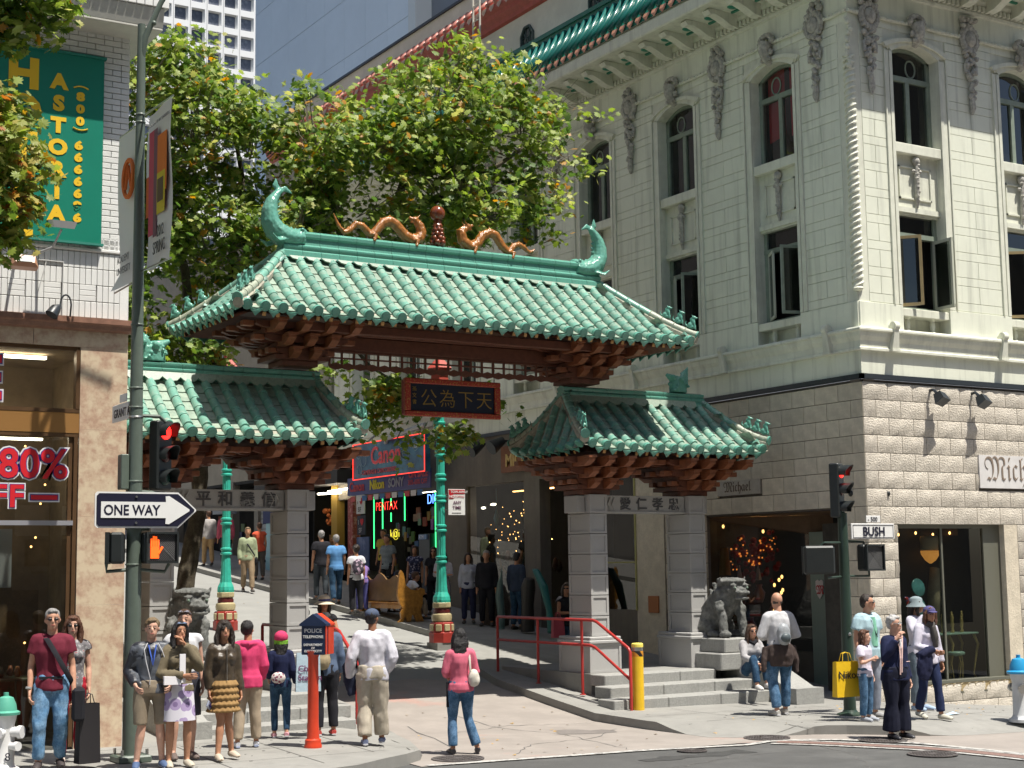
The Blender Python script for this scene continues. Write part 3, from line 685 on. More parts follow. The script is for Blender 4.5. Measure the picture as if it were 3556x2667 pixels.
while u < 26: inst(tm, 'cornice_tile', mbld, F.M @ T(u, 0, 0)); inst(tm2, 'drip_tile', mbld, F.M @ T(u+.19, 0, 0)); u += .38
mb = MB(); mb.box(19.74, 19.82, SY+.3, 48, 15.26, 15.33); mb.obj('parapet_cap', BLACKM, mbld)
for k in range(7):
    u = 8.4-3.04+3.04*k; mb = F.mb()
    pts = [(u+.30*cos(a+pi/8), 13.15+.38*sin(a+pi/8)) for a in [pi/4*j for j in range(8)]]
    for (a, b), (c2, d2) in zip(pts, pts[1:]+pts[:1]): mb.tube([(a, -.27, b), (c2, -.27, d2)], .035, 5)
    for s_ in (-1, 1): mb.tube([(u-.2, -.29, 13.15-.25*s_), (u+.2, -.29, 13.15+.25*s_)], .018, 5); mb.tube([(u-.25, -.29, 13.15+.1*s_), (u+.25, -.29, 13.15+.1*s_)], .014, 5); mb.tube([(u+.09*s_, -.29, 12.85), (u+.09*s_, -.29, 13.45)], .014, 5)
    wf = mb.obj('octagonal_window', C(.08, .11, .10), mbld)
    m2 = F.mb(); m2.add([(a, -.297, b) for a, b in pts], [tuple(range(8))]); m2.obj('window_pane', C(.03, .045, .045, .2), wf)
mb = F.mb(); u = 13.1
for s_ in (0, .34): mb.tube([(u+s_, .12, 16.5), (u+s_, .12, 12.3)], .028, 6)
z = 12.5
while z < 16.4: mb.tube([(u, .12, z), (u+.34, .12, z)], .014, 5); z += .42
mb.obj('roof_ladder', C(.62, .60, .52), mbld)
mb = F.mb(); u = 14.2; mb.box(u-.35, u+.35, -.29, -.26, 12.75, 13.7); mb.obj('attic_window', FRAMEG, mbld)
mb = F.mb()
for k in range(16): mb.tube([(14.5+.16*k, .9, 12.0), (14.5+.16*k, .9, 12.75)], .012, 4)
mb.tube([(14.4, .9, 12.75), (17.2, .9, 12.75)], .015, 4); mb.obj('roof_railing', C(.5, .5, .46), mbld)

# ---------- ground floor: limestone blocks ----------
def block_mesh(w_, h, rough, seed, N=4, K=3):
    rr = random.Random(seed); vs = []; fs = []
    for j in range(K+1):
        for i in range(N+1):
            e = min(i, N-i) == 0 or min(j, K-j) == 0
            vs.append((w_*i/N + (0 if e else rr.uniform(-.02, .02)), .004 if e else rough*rr.uniform(.25, 1), h*j/K + (0 if e else rr.uniform(-.015, .015))))
    for j in range(K):
        for i in range(N): a = j*(N+1)+i; fs.append((a, a+1, a+N+2, a+N+1))
    b = len(vs); vs += [(0, -.04, 0), (w_, -.04, 0), (w_, -.04, h), (0, -.04, h)]
    fs += [(0, b, b+1, N), (N, b+1, b+2, (K+1)*(N+1)-1), ((K+1)*(N+1)-1, b+2, b+3, K*(N+1)), (K*(N+1), b+3, b, 0)]
    m = MB(); m.add(vs, fs); return m
CH = .3185; BW = .62
Z0 = 3.235
def lay(F, mat_, rough, u0f, u1f, holes, zmin, name):
    ms = [block_mesh(BW-.012, CH-.012, rough, s_, 4, 3).mesh(name, [mat_], True) for s_ in range(6)]
    r = 0; z = Z0-CH; cnt = 0
    while z > zmin-.3:
        u = u0f-(.31 if r % 2 else .0)
        while u < u1f:
            a, b = max(u, u0f), min(u+BW, u1f)
            segs = [(a, b)]
            for (h0, h1, hz0, hz1) in holes:
                if z+CH*.5 > hz0 and z+CH*.5 < hz1:
                    ns = []
                    for (p, q) in segs:
                        if q <= h0 or p >= h1: ns.append((p, q))
                        else:
                            if p < h0: ns.append((p, h0))
                            if q > h1: ns.append((h1, q))
                    segs = ns
            for (p, q) in segs:
                if q-p > .07:
                    M_ = F.M @ T(p+.006, 0, z+.006) @ Matrix.Diagonal(((q-p-.012)/(BW-.012), 1, 1, 1))
                    inst(ms[(r*7+int(u*10)) % 6], name, mbld, M_); cnt += 1
            u += BW
        z -= CH; r += 1
    return cnt
SH = (.72, 3.86, -2.15, .70)          # south display window
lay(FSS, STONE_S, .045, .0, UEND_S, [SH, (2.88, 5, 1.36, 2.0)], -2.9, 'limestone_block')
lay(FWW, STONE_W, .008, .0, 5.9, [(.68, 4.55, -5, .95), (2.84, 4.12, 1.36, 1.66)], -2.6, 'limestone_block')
for (a, b, F) in ((0, .72, FSS), (3.86, UEND_S, FSS)): F.mb().box(a, b, -.3, -.035, -3.2, 3.28).obj('wall_core', MORTAR, mbld)
FSS.mb().box(.72, 3.86, -.3, -.035, .71, 3.28).obj('wall_core', MORTAR, mbld); FSS.mb().box(.72, 3.86, -.3, -.035, -3.2, -2.4).obj('wall_core', MORTAR, mbld)
FWW.mb().box(0, .66, -.3, -.035, -3.2, 3.28).obj('wall_core', MORTAR, mbld); FWW.mb().box(.66, 4.57, -.3, -.035, .97, 3.28).obj('wall_core', MORTAR, mbld)
FWW.mb().box(4.57, 5.95, -.3, -.035, -3, 3.28).obj('wall_core', MORTAR, mbld)
# inscribed marble plates
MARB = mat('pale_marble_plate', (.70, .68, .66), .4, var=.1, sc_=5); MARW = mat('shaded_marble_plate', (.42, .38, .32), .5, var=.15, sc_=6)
CARV = C(.08, .06, .05, .7)
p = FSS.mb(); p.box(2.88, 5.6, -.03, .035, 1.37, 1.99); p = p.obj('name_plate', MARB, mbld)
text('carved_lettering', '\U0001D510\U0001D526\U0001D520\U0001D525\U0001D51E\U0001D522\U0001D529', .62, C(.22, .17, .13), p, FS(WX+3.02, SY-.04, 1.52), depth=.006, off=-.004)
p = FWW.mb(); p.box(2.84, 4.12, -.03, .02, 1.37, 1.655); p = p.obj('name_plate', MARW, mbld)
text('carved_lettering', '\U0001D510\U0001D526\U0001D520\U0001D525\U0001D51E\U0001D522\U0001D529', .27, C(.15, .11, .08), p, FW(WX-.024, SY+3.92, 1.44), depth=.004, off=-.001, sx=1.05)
# plastered continuation to the north
STUC = mat('stained_stucco', (.20, .175, .14), .85, var=.2, sc_=1.6, bump=.3, bsc=60, stain=((.12, .1, .09), .5))
def wpl(u0, u1, z0, z1, m=STUC, d0=-.3, d1=0, name='shop_wall'): return FWW.mb().box(u0, u1, d0, d1, z0, z1).obj(name, m, mbld)
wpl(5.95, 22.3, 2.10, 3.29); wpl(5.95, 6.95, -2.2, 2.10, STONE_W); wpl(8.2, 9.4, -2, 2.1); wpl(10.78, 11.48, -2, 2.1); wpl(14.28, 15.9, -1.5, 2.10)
wpl(6.95, 8.2, -2.2, -.92); wpl(11.48, 14.28, -1.5, -.9, C(.05, .045, .04))
wpl(.66, .70, 0, .95) if False else None
mb = MB(); mb.box(19.6, 24.4, SY+.35, 44, -2.6, -2.3); 
# interior volumes (dark rooms)
room = MB(); room.box(22.6, 22.7, SY+4.7, 44, -2.5, 3.3); room.box(19.7, 22.6, 44, 44.1, -1.5, 3.3); room.box(19.75, 22.6, SY+4.7, 44, 3.2, 3.28); room.obj('shop_interior', C(.03, .026, .02, .9, var=.4, sc_=2), mbld)
room = MB(); room.quad((19.8, 24.6, -2.0), (22.6, 24.6, -2.0), (22.6, 44, .2), (19.8, 44, .2)); room.obj('shop_floor', C(.06, .05, .04), mbld)
# ================= shopfronts of the corner building =================
def glow(r, g, b, s): return C(r, g, b, .5, emit=((r, g, b), s))
WARM = glow(1, .50, .15, 6); WHITEL = glow(1, .9, .7, 10)
# corner recess: angled display wall, soffit, post, door
SOFF = C(.16, .095, .05, .7, var=.2)
A = Vector((19.62, 24.38)); B = Vector((20.62, 22.50)); Dv = (B-A).normalized()
m = MB(); m.add([(19.5, 20.5, .96), (22.5, 20.5, .96), (22.5, 24.4, .96), (19.5, 24.4, .96)], [(0, 1, 2, 3)])
m.add([(A.x, A.y, .95), (B.x, B.y, .95), (B.x, B.y, .575), (A.x, A.y, .90)], [(0, 1, 2, 3)])
m.add([(B.x, B.y, .95), (22.4, 20.4, .95), (22.4, 20.4, .5), (B.x, B.y, .575)], [(0, 1, 2, 3)]); m.obj('entry_soffit', SOFF, mbld, fix=False)
g = MB(); g.quad((A.x, A.y, -1.66), (B.x, B.y, -1.70), (B.x, B.y, .60), (A.x, A.y, .92)); gp = g.obj('display_window', GLASSD, mbld, fix=False)
m = MB(); m.add([(A.x, A.y, -2.5), (B.x, B.y, -2.5), (B.x, B.y, -1.68), (A.x, A.y, -1.64), (A.x+.1, A.y+.05, -1.64), (B.x+.1, B.y+.05, -1.68)], [(0, 1, 2, 3), (3, 2, 5, 4)]); m.obj('knee_wall', C(.10, .085, .06, .7, var=.2), mbld, fix=False)
m = MB(); m.box(B.x-.04, B.x+.22, B.y-.45, B.y+.02, -2.45, .62); m.obj('entry_post', C(.17, .22, .18, .4), mbld)
m = MB(); m.box(20.9, 21.0, 20.6, 22.3, -2.45, .9); m.box(19.85, 20.9, 20.5, 20.55, -2.45, .9); m.obj('dark_doorway', DARK, mbld)
dr = MB(); dr.box(20.66, 20.70, 21.05, 21.12, -2.4, .5); dr.box(20.66, 20.70, 21.98, 22.05, -2.4, .5); dr.box(20.66, 20.7, 21.12, 21.98, .4, .5); dr.box(20.66, 20.7, 21.12, 21.98, -1.4, -1.3); dr.obj('glass_door', C(.03, .05, .045, .4), mbld)
m = MB(); m.box(20.10, 24.3, 20.62, 20.66, -2.6, .95); m.box(19.6, 22.6, 24.45, 24.5, -2.6, .95); m.obj('shop_partition', C(.05, .04, .03), mbld)
FCX = lambda s, z, o=.0: (A.x+Dv.x*s+Dv.y*o*-1, A.y+Dv.y*s+Dv.x*o, z)
def fr_disp(s, z): # frame on the recess glass, facing the street (outward = left of A->B)
    n_ = Vector((Dv.y, -Dv.x)); return Matrix(((Dv.x, 0, n_.x, A.x+Dv.x*s), (Dv.y, 0, n_.y, A.y+Dv.y*s), (0, 1, 0, z), (0, 0, 0, 1)))
# crest poster on the post
CR = C(.62, .55, .5, .6)
p = MB(); pts = [(-.1, .17), (-.05, .2), (0, .17), (.05, .2), (.1, .17), (.1, .0), (.06, -.1), (0, -.17), (-.06, -.1), (-.1, 0)]
p.prism([(B.y-.24+a, -.50+b) for a, b in pts], B.x-.062, B.x-.045, 'x'); p = p.obj('crest_poster', CR, mbld)
text('crest_letter', '\U0001D510', .22, C(.45, .03, .03), p, FW(B.x-.066, B.y-.16, -.57), depth=.003, off=.004)
def blob(nm, c, r, m_, par=mbld, n=10): b = MB(); b.ball(c, r, n); return b.obj(nm, m_, par, 'all')
# things in the corner display: red dragon costume, small lamps, scarves
rr = random.Random(11)
disp = thing('shop_display', 'red and gold dragon costume display behind the corner shop window', 'display', (20.3, 23.9, -1.6))
m = MB()
for k in range(90):
    s_ = rr.uniform(.35, 1.25); z = rr.gauss(.22, .22); o = -rr.uniform(.15, .6); c_ = FCX(s_, z, -o); m.ball(c_, rr.uniform(.03, .075), 6)
m.obj('dragon_mane', C(.42, .02, .03, .6, var=.4), disp, 'all')
m = MB()
for k in range(40):
    s_ = rr.uniform(.35, 1.3); z = rr.gauss(.25, .2); c_ = FCX(s_, z, .12+rr.uniform(0, .1)); m.ball(c_, rr.uniform(.012, .026), 5)
m.obj('glowing_gold_trim', glow(.9, .25, .04, 1.5), disp, 'all')  # trim has its own glow, painted in place of light on gilt
for k, (s_, z) in enumerate([(1.28, -.9), (1.42, -.72), (1.44, -.55), (1.40, -.30), (1.46, -.24), (1.47, -.50), (1.30, -.40), (.25, .78), (1.1, .66)]): stuff(blob('display_light', FCX(s_, z, .1), (.028, .028, .04), WARM, disp, 6))
for s_, c_ in ((.25, (.45, .25, .02)), (.18, (.5, .3, .05))): b = MB(); q = FCX(s_, -.0, .2); b.tube([(q[0], q[1], .35), (q[0], q[1], -.2)], [.05, .09], 8); b.obj('yellow_ornament', C(*c_), disp)
for s_ in (.58, .98): b = MB(); q = FCX(s_, -.25, .08); b.tube([(q[0], q[1], -.0), (q[0], q[1], -.3)], [.01, .07], 6); b.obj('white_tassel', C(.6, .5, .5), disp)
for s_, z in ((.5, -.85), (.9, -.75), (1.2, -1.1), (.4, -1.2), (1.0, -1.35), (.7, -1.4)): b = MB(); q = FCX(s_, z, .3); b.lathe([(.06, 0), (.1, .1), (.12, .2), (.05, .3), (.07, .36)], 10, q); b.obj('porcelain_vase', C(rr.uniform(.05, .3), rr.uniform(.05, .2), rr.uniform(.05, .2), .3), disp, 'all')
# stone quoins on the pier are laid already; south display window
m = MB()
for (a, b, c2, d) in ((.72, .78, -2.15, .7), (3.05, 3.50, -2.15, .7), (.78, 3.05, .62, .7)): m.box(WX+a, WX+b, SY+.12, SY+.2, c2, d)
m.box(WX+.72, WX+3.86, SY-.02, SY+.22, -2.17, -2.12); m.box(WX+1.93, WX+1.97, SY+.12, SY+.18, -2.15, .62); m.box(WX+.74, WX+3.84, SY-.01, SY+.05, -2.36, -2.33)
wf = m.obj('display_window_frame', C(.13, .13, .10, .5), mbld)
FWW_ = None
m = MB(); m.box(WX+3.5, WX+3.86, SY+.0, SY+.4, -2.15, .7); m.obj('side_jamb', STONE_W, mbld)
m = MB(); m.quad((WX+.78, SY+.15, -2.12), (WX+3.05, SY+.15, -2.12), (WX+3.05, SY+.15, .62), (WX+.78, SY+.15, .62)); m.obj('window_pane', GLASS, wf, fix=False)
m = MB(); m.box(WX+.72, WX+3.84, SY-.006, SY+.0, -2.33, -2.17)
for k in range(16): a = WX+.8+.19*k; m.tube([(a, SY-.012, -2.32), (a, SY-.012, -2.2), (a+.05, SY-.012, -2.18)], .01, 4)
m.obj('gilt_relief_band', C(.50, .38, .20, .5, var=.4, sc_=30), mbld)
m = MB(); m.box(WX+.7, WX+4.9, SY+1.7, SY+1.75, -2.6, .75); m.box(WX+.5, WX+.65, SY+.3, SY+1.7, -2.6, .75); m.box(WX+4.8, WX+4.9, SY+.3, SY+1.7, -2.6, .75); m.box(WX+.7, WX+4.9, SY+.2, SY+1.7, .72, .76); m.box(WX+.7, WX+4.9, SY+.2, SY+1.7, -2.3, -2.2); m.obj('display_room', C(.08, .07, .055, .9, var=.5, sc_=2), mbld)
sd = thing('window_display', 'gilt glass table with statuettes and lamp in the sunlit shop window', 'display', (WX+2.4, SY+.6, -2.2))
GOLDM = C(.55, .45, .16, .3, metal=.4, var=.3); GREENG = C(.25, .42, .33, .3)
m = MB(); m.bbox(WX+1.72, WX+3.0, SY+.28, SY+.75, -1.335, -1.30, .01); m.obj('glass_table_top', GREENG, sd)
for (a, y) in ((1.86, .32), (2.28, .36), (2.92, .34), (1.9, .7), (2.9, .7)):
    m = MB(); x = WX+a; s_ = -1 if a < 2.2 else 1
    m.tube([(x, SY+y, -1.34), (x+.10*s_, SY+y, -1.52), (x+.02*s_, SY+y, -1.8), (x-.05*s_, SY+y, -2.05), (x, SY+y, -2.14)], [.03, .028, .02, .016, .025], 6); m.obj('table_leg', GOLDM, sd, 'all')
for k in range(8):
    a = 1.92+.125*k; m = MB(); x = WX+a; y = SY+.4+.1*(k % 2); h = .28+.09*((k*5) % 3)/2
    m.lathe([(.035, 0), (.03, .03), (.016, .06), (.03, h*.45), (.022, h*.7), (.03, h*.85), (.008, h)], 8, (x, y, -1.30)); m.ball((x, y, -1.30+h), .022, 6); m.obj('gilt_statuette', GOLDM, sd, 'all')
m = MB(); m.lathe([(.02, 0), (.16, .03), (.17, .07), (.14, .09)], 14, (WX+2.42, SY+.34, -1.73)); m.obj('stool_seat', GREENG, sd, 'all')
for q in range(4): a = q*pi/2+.4; x = WX+2.42+.13*cos(a); y = SY+.34+.1*sin(a); m = MB(); m.tube([(x, y, -1.7), (x+.05*cos(a), y, -1.85), (x, y, -2.14)], .014, 5); m.obj('stool_leg', GOLDM, sd)
m = MB()
for q in range(9): a = q*pi/8; m.tube([(WX+1.68+.1*cos(a), SY+.5, -1.5+.13*sin(a)), (WX+1.68+.1*cos(a+.39), SY+.5, -1.5+.13*sin(a+.39))], .015, 5)
m.obj('gilt_scroll', GOLDM, sd)
m = MB(); m.lathe([(.02, 0), (.10, .06), (.17, .17), (.18, .24)], 16, (WX+2.10, SY+.55, -.02)); m.obj('lamp_bowl', glow(.75, .32, .06, .55), sd, 'all')
m = MB(); m.lathe([(.16, 0), (.17, .2), (.16, .26), (.12, .27)], 14, (WX+2.08, SY+.55, .23)); m.obj('lamp_top', C(.42, .36, .24), sd, 'all')
m = MB(); m.tube([(WX+2.12, SY+.55, -1.15), (WX+2.14, SY+.55, -.6), (WX+2.2, SY+.55, -.1)], [.10, .12, .09], 10); m.obj('lamp_column', C(.40, .36, .22, .6, var=.3), sd, 'all')
for k in range(4): m = MB(); m.lathe([(.02, 0), (.15, .01), (.17, .04), (.15, .05)], 16, (0, 0, 0)); o = m.obj('teal_plate', C(.12, .38, .36, .2, var=.4), sd, 'all'); o.matrix_basis = T(WX+1.5, SY+.35, -1.48+.34*k-.0) @ RX(pi/2-.2)
m = MB(); m.ball((WX+1.3, SY+.35, -.75), (.09, .03, .12)); m.ball((WX+1.36, SY+.35, -.85), (.06, .03, .1)); m.tube([(WX+1.24, SY+.35, -.66), (WX+1.18, SY+.35, -.62)], [.05, .01], 6); m.obj('red_ceramic_fish', C(.5, .04, .03, .25, n2=((.1, .2, .5), 9, .5, .55)), sd, 'all')
for k in range(5): blob('ceiling_spot', (WX+1.0+.45*k, SY+.7, .55-.03*(k % 2)), (.02, .02, .03), WARM, sd, 6)
for k in range(14):
    m = MB(); x = WX+.85+rr.uniform(0, 1.9); m.lathe([(.04, 0), (.07, .08), (.05, .18), (.03, .22)], 8, (x, SY+1.2+rr.uniform(0, .4), -1.9+rr.uniform(0, 2))); m.obj('shelf_curio', C(rr.uniform(.03, .2), rr.uniform(.05, .25), rr.uniform(.05, .2), .4), sd, 'all')
# wall spotlights on the limestone
for lab, x in (('left one of the two black floodlights on the limestone wall', 21.16), ('right one of the two black floodlights on the limestone wall', 22.27)):
    t = thing('wall_floodlight', lab, 'floodlight', (x, SY, 3.1), 0, 'black floodlights on the limestone wall')
    MB().tube([(x, SY, 3.13), (x, SY-.12, 3.15), (x+.03, SY-.18, 3.08)], .03, 6).obj('bracket', BLACKM, t)
    m = LB(); m.add([(-.14, -.10, -.09), (.14, -.10, -.09), (.14, .10, -.12), (-.14, .10, -.12), (-.10, -.07, .08), (.10, -.07, .08), (.10, .07, .08), (-.10, .07, .08)], [(0, 3, 2, 1), (4, 5, 6, 7), (0, 1, 5, 4), (1, 2, 6, 5), (2, 3, 7, 6), (3, 0, 4, 7)])
    o = m.obj('lamp_housing', BLACKM, t, M=T(x+.06, SY-.24, 3.0) @ RX(-.5) @ RZ(.3))
m = FSS.mb(); m.ball((.50, .03, 1.25-.02), (.045, .03, .05), 8); m.obj('round_vent', CASE, mbld, 'all')
m = FWW.mb(); m.ball((.38, .02, 1.25), (.06, .02, .06), 8); m.obj('round_vent', CASE, mbld, 'all')
# ---- display window seen between the right gate pillars ----
m = MB(); m.quad((19.52, 26.77, -.92), (19.52, 28.0, -.92), (19.52, 28.0, 2.1), (19.52, 26.77, 2.1)); m.obj('display_window', GLASSD, mbld, fix=False)
m = MB(); m.box(19.5, 19.54, 26.74, 28.05, .08, .11); m.box(19.48, 19.53, 26.74, 26.79, -.93, 2.1); m.obj('window_bar', C(.35, .33, .12), mbld)
MB().box(19.47, 19.495, 25.98, 26.33, -.97, -.62).obj('orange_notice', C(.40, .15, .05), mbld)
m = MB(); m.tube([(20.0, 27.15, .62), (20.0, 27.3, .55), (20.0, 27.5, .5)], [(.03, .2), (.05, .22), (.03, .12)], 8); m.obj('blue_fabric', C(.04, .13, .30), mbld, 'all')
# ---- lights window ----
lw = thing('lights_display', 'dark shop window full of small warm string lights and hanging curios', 'display', (20.2, 32.7, -1.0))
m = MB(); m.quad((19.56, 31.3, -.9), (19.56, 34.1, -.9), (19.56, 34.1, 2.1), (19.56, 31.3, 2.1)); gw = m.obj('display_window', GLASS, mbld, fix=False)
me_l = None
for k in range(72):
    y = rr.uniform(31.5, 33.6); z = 1.0+rr.gauss(0, .32); x = 19.8+rr.uniform(0, .8)
    if me_l is None: b = LB(); b.ball((0, 0, 0), (.010, .010, .012), 5); me_l = b.mesh('string_light', [WARM])
    q = rr.uniform(.7, 1.6); inst(me_l, 'string_light', lw, T(x, y, z) @ Matrix.Diagonal((q, q, q, 1)))
for (y, z, r) in ((33.9, 1.55, .12), (33.4, 1.62, .16)): m = MB(); m.ball((19.9, y, z), (.03, r, .03), 8); m.obj('ceiling_lamp', WHITEL, lw)
m = MB(); m.tube([(19.75, 33.0, 2.0), (19.75, 33.0, 1.5)], .01, 4); m.tube([(19.75, 33.0, 1.5), (19.75, 33.03, 1.25), (19.75, 33.0, 1.05)], [.01, .07, .02], 8); m.obj('blue_glass_drop', C(.12, .30, .38, .2), lw, 'all')
m = MB()
for k in range(18): a = pi*k/17; m.tube([(19.9, 32.6+.55*cos(a), .35-.5*sin(a)), (19.9, 32.6+.55*cos(a+.19), .35-.5*sin(a+.19))], [.03, .03], 5)
m.obj('antler_arch', C(.25, .16, .07, .7), lw)
for k in range(22): b = MB(); y = rr.uniform(31.4, 34); z = rr.uniform(-.9, .2); b.lathe([(.05, 0), (.09, .1), (.06, .25), (.03, .3)], 8, (20.0+rr.uniform(0, .8), y, z)); b.obj('curio', C(rr.uniform(.03, .16), rr.uniform(.03, .1), rr.uniform(.02, .06), .4), lw, 'all')
# door bay and wooden signboard
for k in range(5): stuff(blob('door_light', (20.4, 30.0+.1*k, 1.55-.03*k), (.02, .03, .02), WARM, lw, 5))
sb = FWW.mb(); sb.box(9.9, 12.38, .02, .09, 2.33, 2.98); sb = sb.obj("wooden_signboard", C(.26, .09, .03, .5, var=.3), None)
tag(sb, 'brown wooden signboard with gold letters above the shop door, half behind the gate roof', 'sign'); sb.matrix_basis = Matrix()
text('gilt_lettering', 'MICHAEL', .42, C(.62, .42, .14, .4), sb, FW(19.40, SY+12.15, 2.48), depth=.012, off=.012)
for lab, y in (('left black flood lamp above the wooden signboard', 32.9), ('right black flood lamp above the wooden signboard', 31.9)):
    m = MB(); m.tube([(19.5, y, 3.1), (19.2, y, 3.1)], .03, 6); m.tube([(19.3, y, 3.12), (18.95, y, 2.92)], [.1, .19], 12); tag(m.obj('flood_lamp', BLACKM, None, True), lab, 'floodlight', 'flood lamps above the signboard')
# ---- camera shop further up: projecting neon framed sign, banner, neon letters ----
cs = thing('neon_framed_sign', 'blue projecting camera shop sign with red neon frame and Canon lettering', 'sign', (18.4, 36.3, 2.4))
BLUES = mat('blue_sign_face', (.015, .07, .15), .4, var=.1, n2=((.05, .22, .32), 1.2, .45, .7))
m = MB(); m.box(18.40, 18.55, 34.25, 38.45, 2.49, 3.46); m.obj('sign_panel', BLUES, cs)
NEONR = glow(1, .05, .03, 1.3); NEONG = glow(.05, 1, .25, 1.6); NEONB = glow(.08, .2, 1, 4)
m = MB(); 
for (a, b, c2, d) in ((34.25, 2.49, 38.45, 2.49), (38.45, 2.49, 38.45, 3.46), (38.45, 3.46, 34.25, 3.46), (34.25, 3.46, 34.25, 2.49)): m.tube([(18.38, a, b), (18.38, c2, d)], .012, 6)
m.obj('neon_frame', NEONR, cs)
text('sign_lettering', 'Canon', .66, C(.75, .02, .03, .4), cs, FW(18.385, 37.35, 2.86), depth=.006, off=.008)
text('sign_outline', 'Canon', .66, C(.55, .5, .5, .4), cs, FW(18.394, 37.35, 2.86), depth=.002, off=.018)
text('sign_lettering', 'SONY', .16, C(.5, .55, .6), cs, FW(18.385, 34.9, 3.12), depth=.004, off=.006)
text('sign_lettering', 'CAMERAS & CAMCORDERS', .17, C(.50, .10, .12), cs, FW(18.385, 37.9, 2.60), depth=.004, off=.004)
for (y, z, r) in ((38.1, 3.2, .14), (37.8, 3.0, .17), (38.05, 2.75, .14), (35.3, 3.0, .17), (34.75, 3.17, .12)):
    m = MB(); m.tube([(18.385, y+r*cos(q*pi/9), z+r*sin(q*pi/9)) for q in range(19)], .006, 4); m.obj('ring_print', C(.3, .42, .45), cs)
m = MB(); m.tube([(19.5, 38.9, 3.1), (18.2, 36.0, 3.45), (18.0, 33.5, 3.6)], .06, 6); m.tube([(19.5, 37.8, 4.4), (18.5, 37.8, 3.5)], .02, 5); m.tube([(19.5, 37.2, 4.4), (18.5, 37.8, 3.5)], .02, 5); m.obj('sign_bracket', C(.30, .30, .30, .4), cs)
m = MB(); m.box(18.9, 18.93, 34.9, 39.9, 2.12, 2.62); bn = m.obj('vinyl_banner', C(.03, .03, .16, .5), None); tag(bn, 'dark blue vinyl banner with camera brand names under the neon sign', 'banner')
for s_, y, mt, sz in (('Canon', 39.75, C(.4, .04, .05), .36), ('Nikon', 38.45, C(.62, .55, .03), .36), ('SONY', 37.3, C(.28, .3, .36), .34), ('ON SALE', 36.1, C(.42, .08, .12), .27), ('30%-60% OFF', 36.15, C(.42, .08, .12), .19)): text('banner_lettering', s_, sz, mt, bn, FW(18.89, y, 2.24 if s_ not in ('ON SALE',) else 2.43), depth=.003, off=.012 if sz > .2 else .003)
m = MB()
for k in range(12): y = 39.8-.37*k; m.add([(18.95, y, 2.1), (18.95, y-.3, 2.1), (18.95, y-.3, 1.95), (18.95, y, 1.95)], [(0, 1, 2, 3)], k % 3)
tag(m.obj('bunting', [C(.5, .08, .08), C(.6, .6, .6), C(.05, .15, .35)], None, fix=False), 'string of small coloured flags hanging below the blue banner', 'bunting')
neon = thing('neon_window_sign', 'red neon word Pentax between green neon tubes in camera shop window', 'neon sign', (19.6, 38.6, 1.0))
text('neon_lettering', 'PENTAX', .36, NEONR, neon, FW(19.55, 39.4, 1.68), depth=.004, off=-.008)
for (y, z0, z1) in ((39.53, .62, 2.1), (38.98, .98, 2.1), (38.45, 1.8, 2.0), (38.45, 1.35, 1.6), (37.62, 1.35, 2.1), (35.85, .45, 2.05)): MB().tube([(19.56, y, z0), (19.56, y, z1)], .016, 5).obj('green_neon_tube', NEONG, neon)
n2 = text('neon_lettering', 'DIG', .38, NEONB, None, FW(19.55, 36.3, 1.75), depth=.004, off=-.006); tag(n2, 'blue neon letters DIG glowing left of the turquoise lamp post', 'neon sign'); 
n3 = text('neon_lettering', 'k@i', .34, glow(.8, .7, .05, 1.6), None, FW(19.55, 38.5, .9), depth=.004, off=-.01); tag(n3, 'yellow neon squiggle low in the camera shop window', 'neon sign')
for y, z, c_ in ((40.15, 1.62, (.62, .62, .62)), (40.1, 1.02, (.03, .03, .05))):
    m = MB(); m.box(19.3, 19.33, y-.52, y, z, z+.55); o = m.obj('souvenir_shirt', C(*c_), None); tag(o, 'white souvenir T-shirt reading I love SF hanging outside camera shop' if c_[0] > .3 else 'black souvenir T-shirt reading I love SF hanging below the white one', 'T-shirt', 'souvenir shirts outside the camera shop')
    ic = C(.03, .03, .03) if c_[0] > .3 else C(.5, .5, .5)
    text('shirt_print', 'I', .2, ic, o, FW(19.29, y-.08, z+.29), depth=.003); text('shirt_print', '♥', .2, C(.5, .02, .03), o, FW(19.29, y-.2, z+.29), depth=.003); text('shirt_print', 'SF', .2, ic, o, FW(19.29, y-.12, z+.06), depth=.003, sp=1.2)
rw = MB(); rw.box(19.25, 19.5, 40.3, 40.62, -.5, 2.1); tag(rw.obj('red_shop_pillar', C(.28, .04, .03, .6, n2=((.45, .2, .16), 8, .5, .6)), None), 'red pillar with pale lettering patches beside the souvenir shirts', 'pillar')
bp = MB(); bp.box(19.28, 19.31, 39.3, 40.1, -.1, .95); tag(bp.obj('blue_poster', C(.02, .05, .18, .5, n2=((.1, .14, .3), 3, .5, .6)), None), 'dark blue poster below the souvenir shirts', 'poster')
rr = random.Random(4)
rk = thing('postcard_rack', 'crowded racks of small boxes and postcards inside the camera shop window', 'rack', (20.2, 37.5, -.6))
for k in range(64):
    y = rr.uniform(35.7, 39.8); z = rr.uniform(-.5, 1.6); m = MB(); w_, h = rr.uniform(.12, .3), rr.uniform(.1, .3); x = 19.9+rr.uniform(0, .7); m.box(x, x+.03, y, y+w_, z, z+h); m.obj('boxed_souvenir', C(rr.choice((.03, .08, .2, .3)), rr.choice((.03, .08, .15)), rr.choice((.03, .1, .25)), .5), rk)
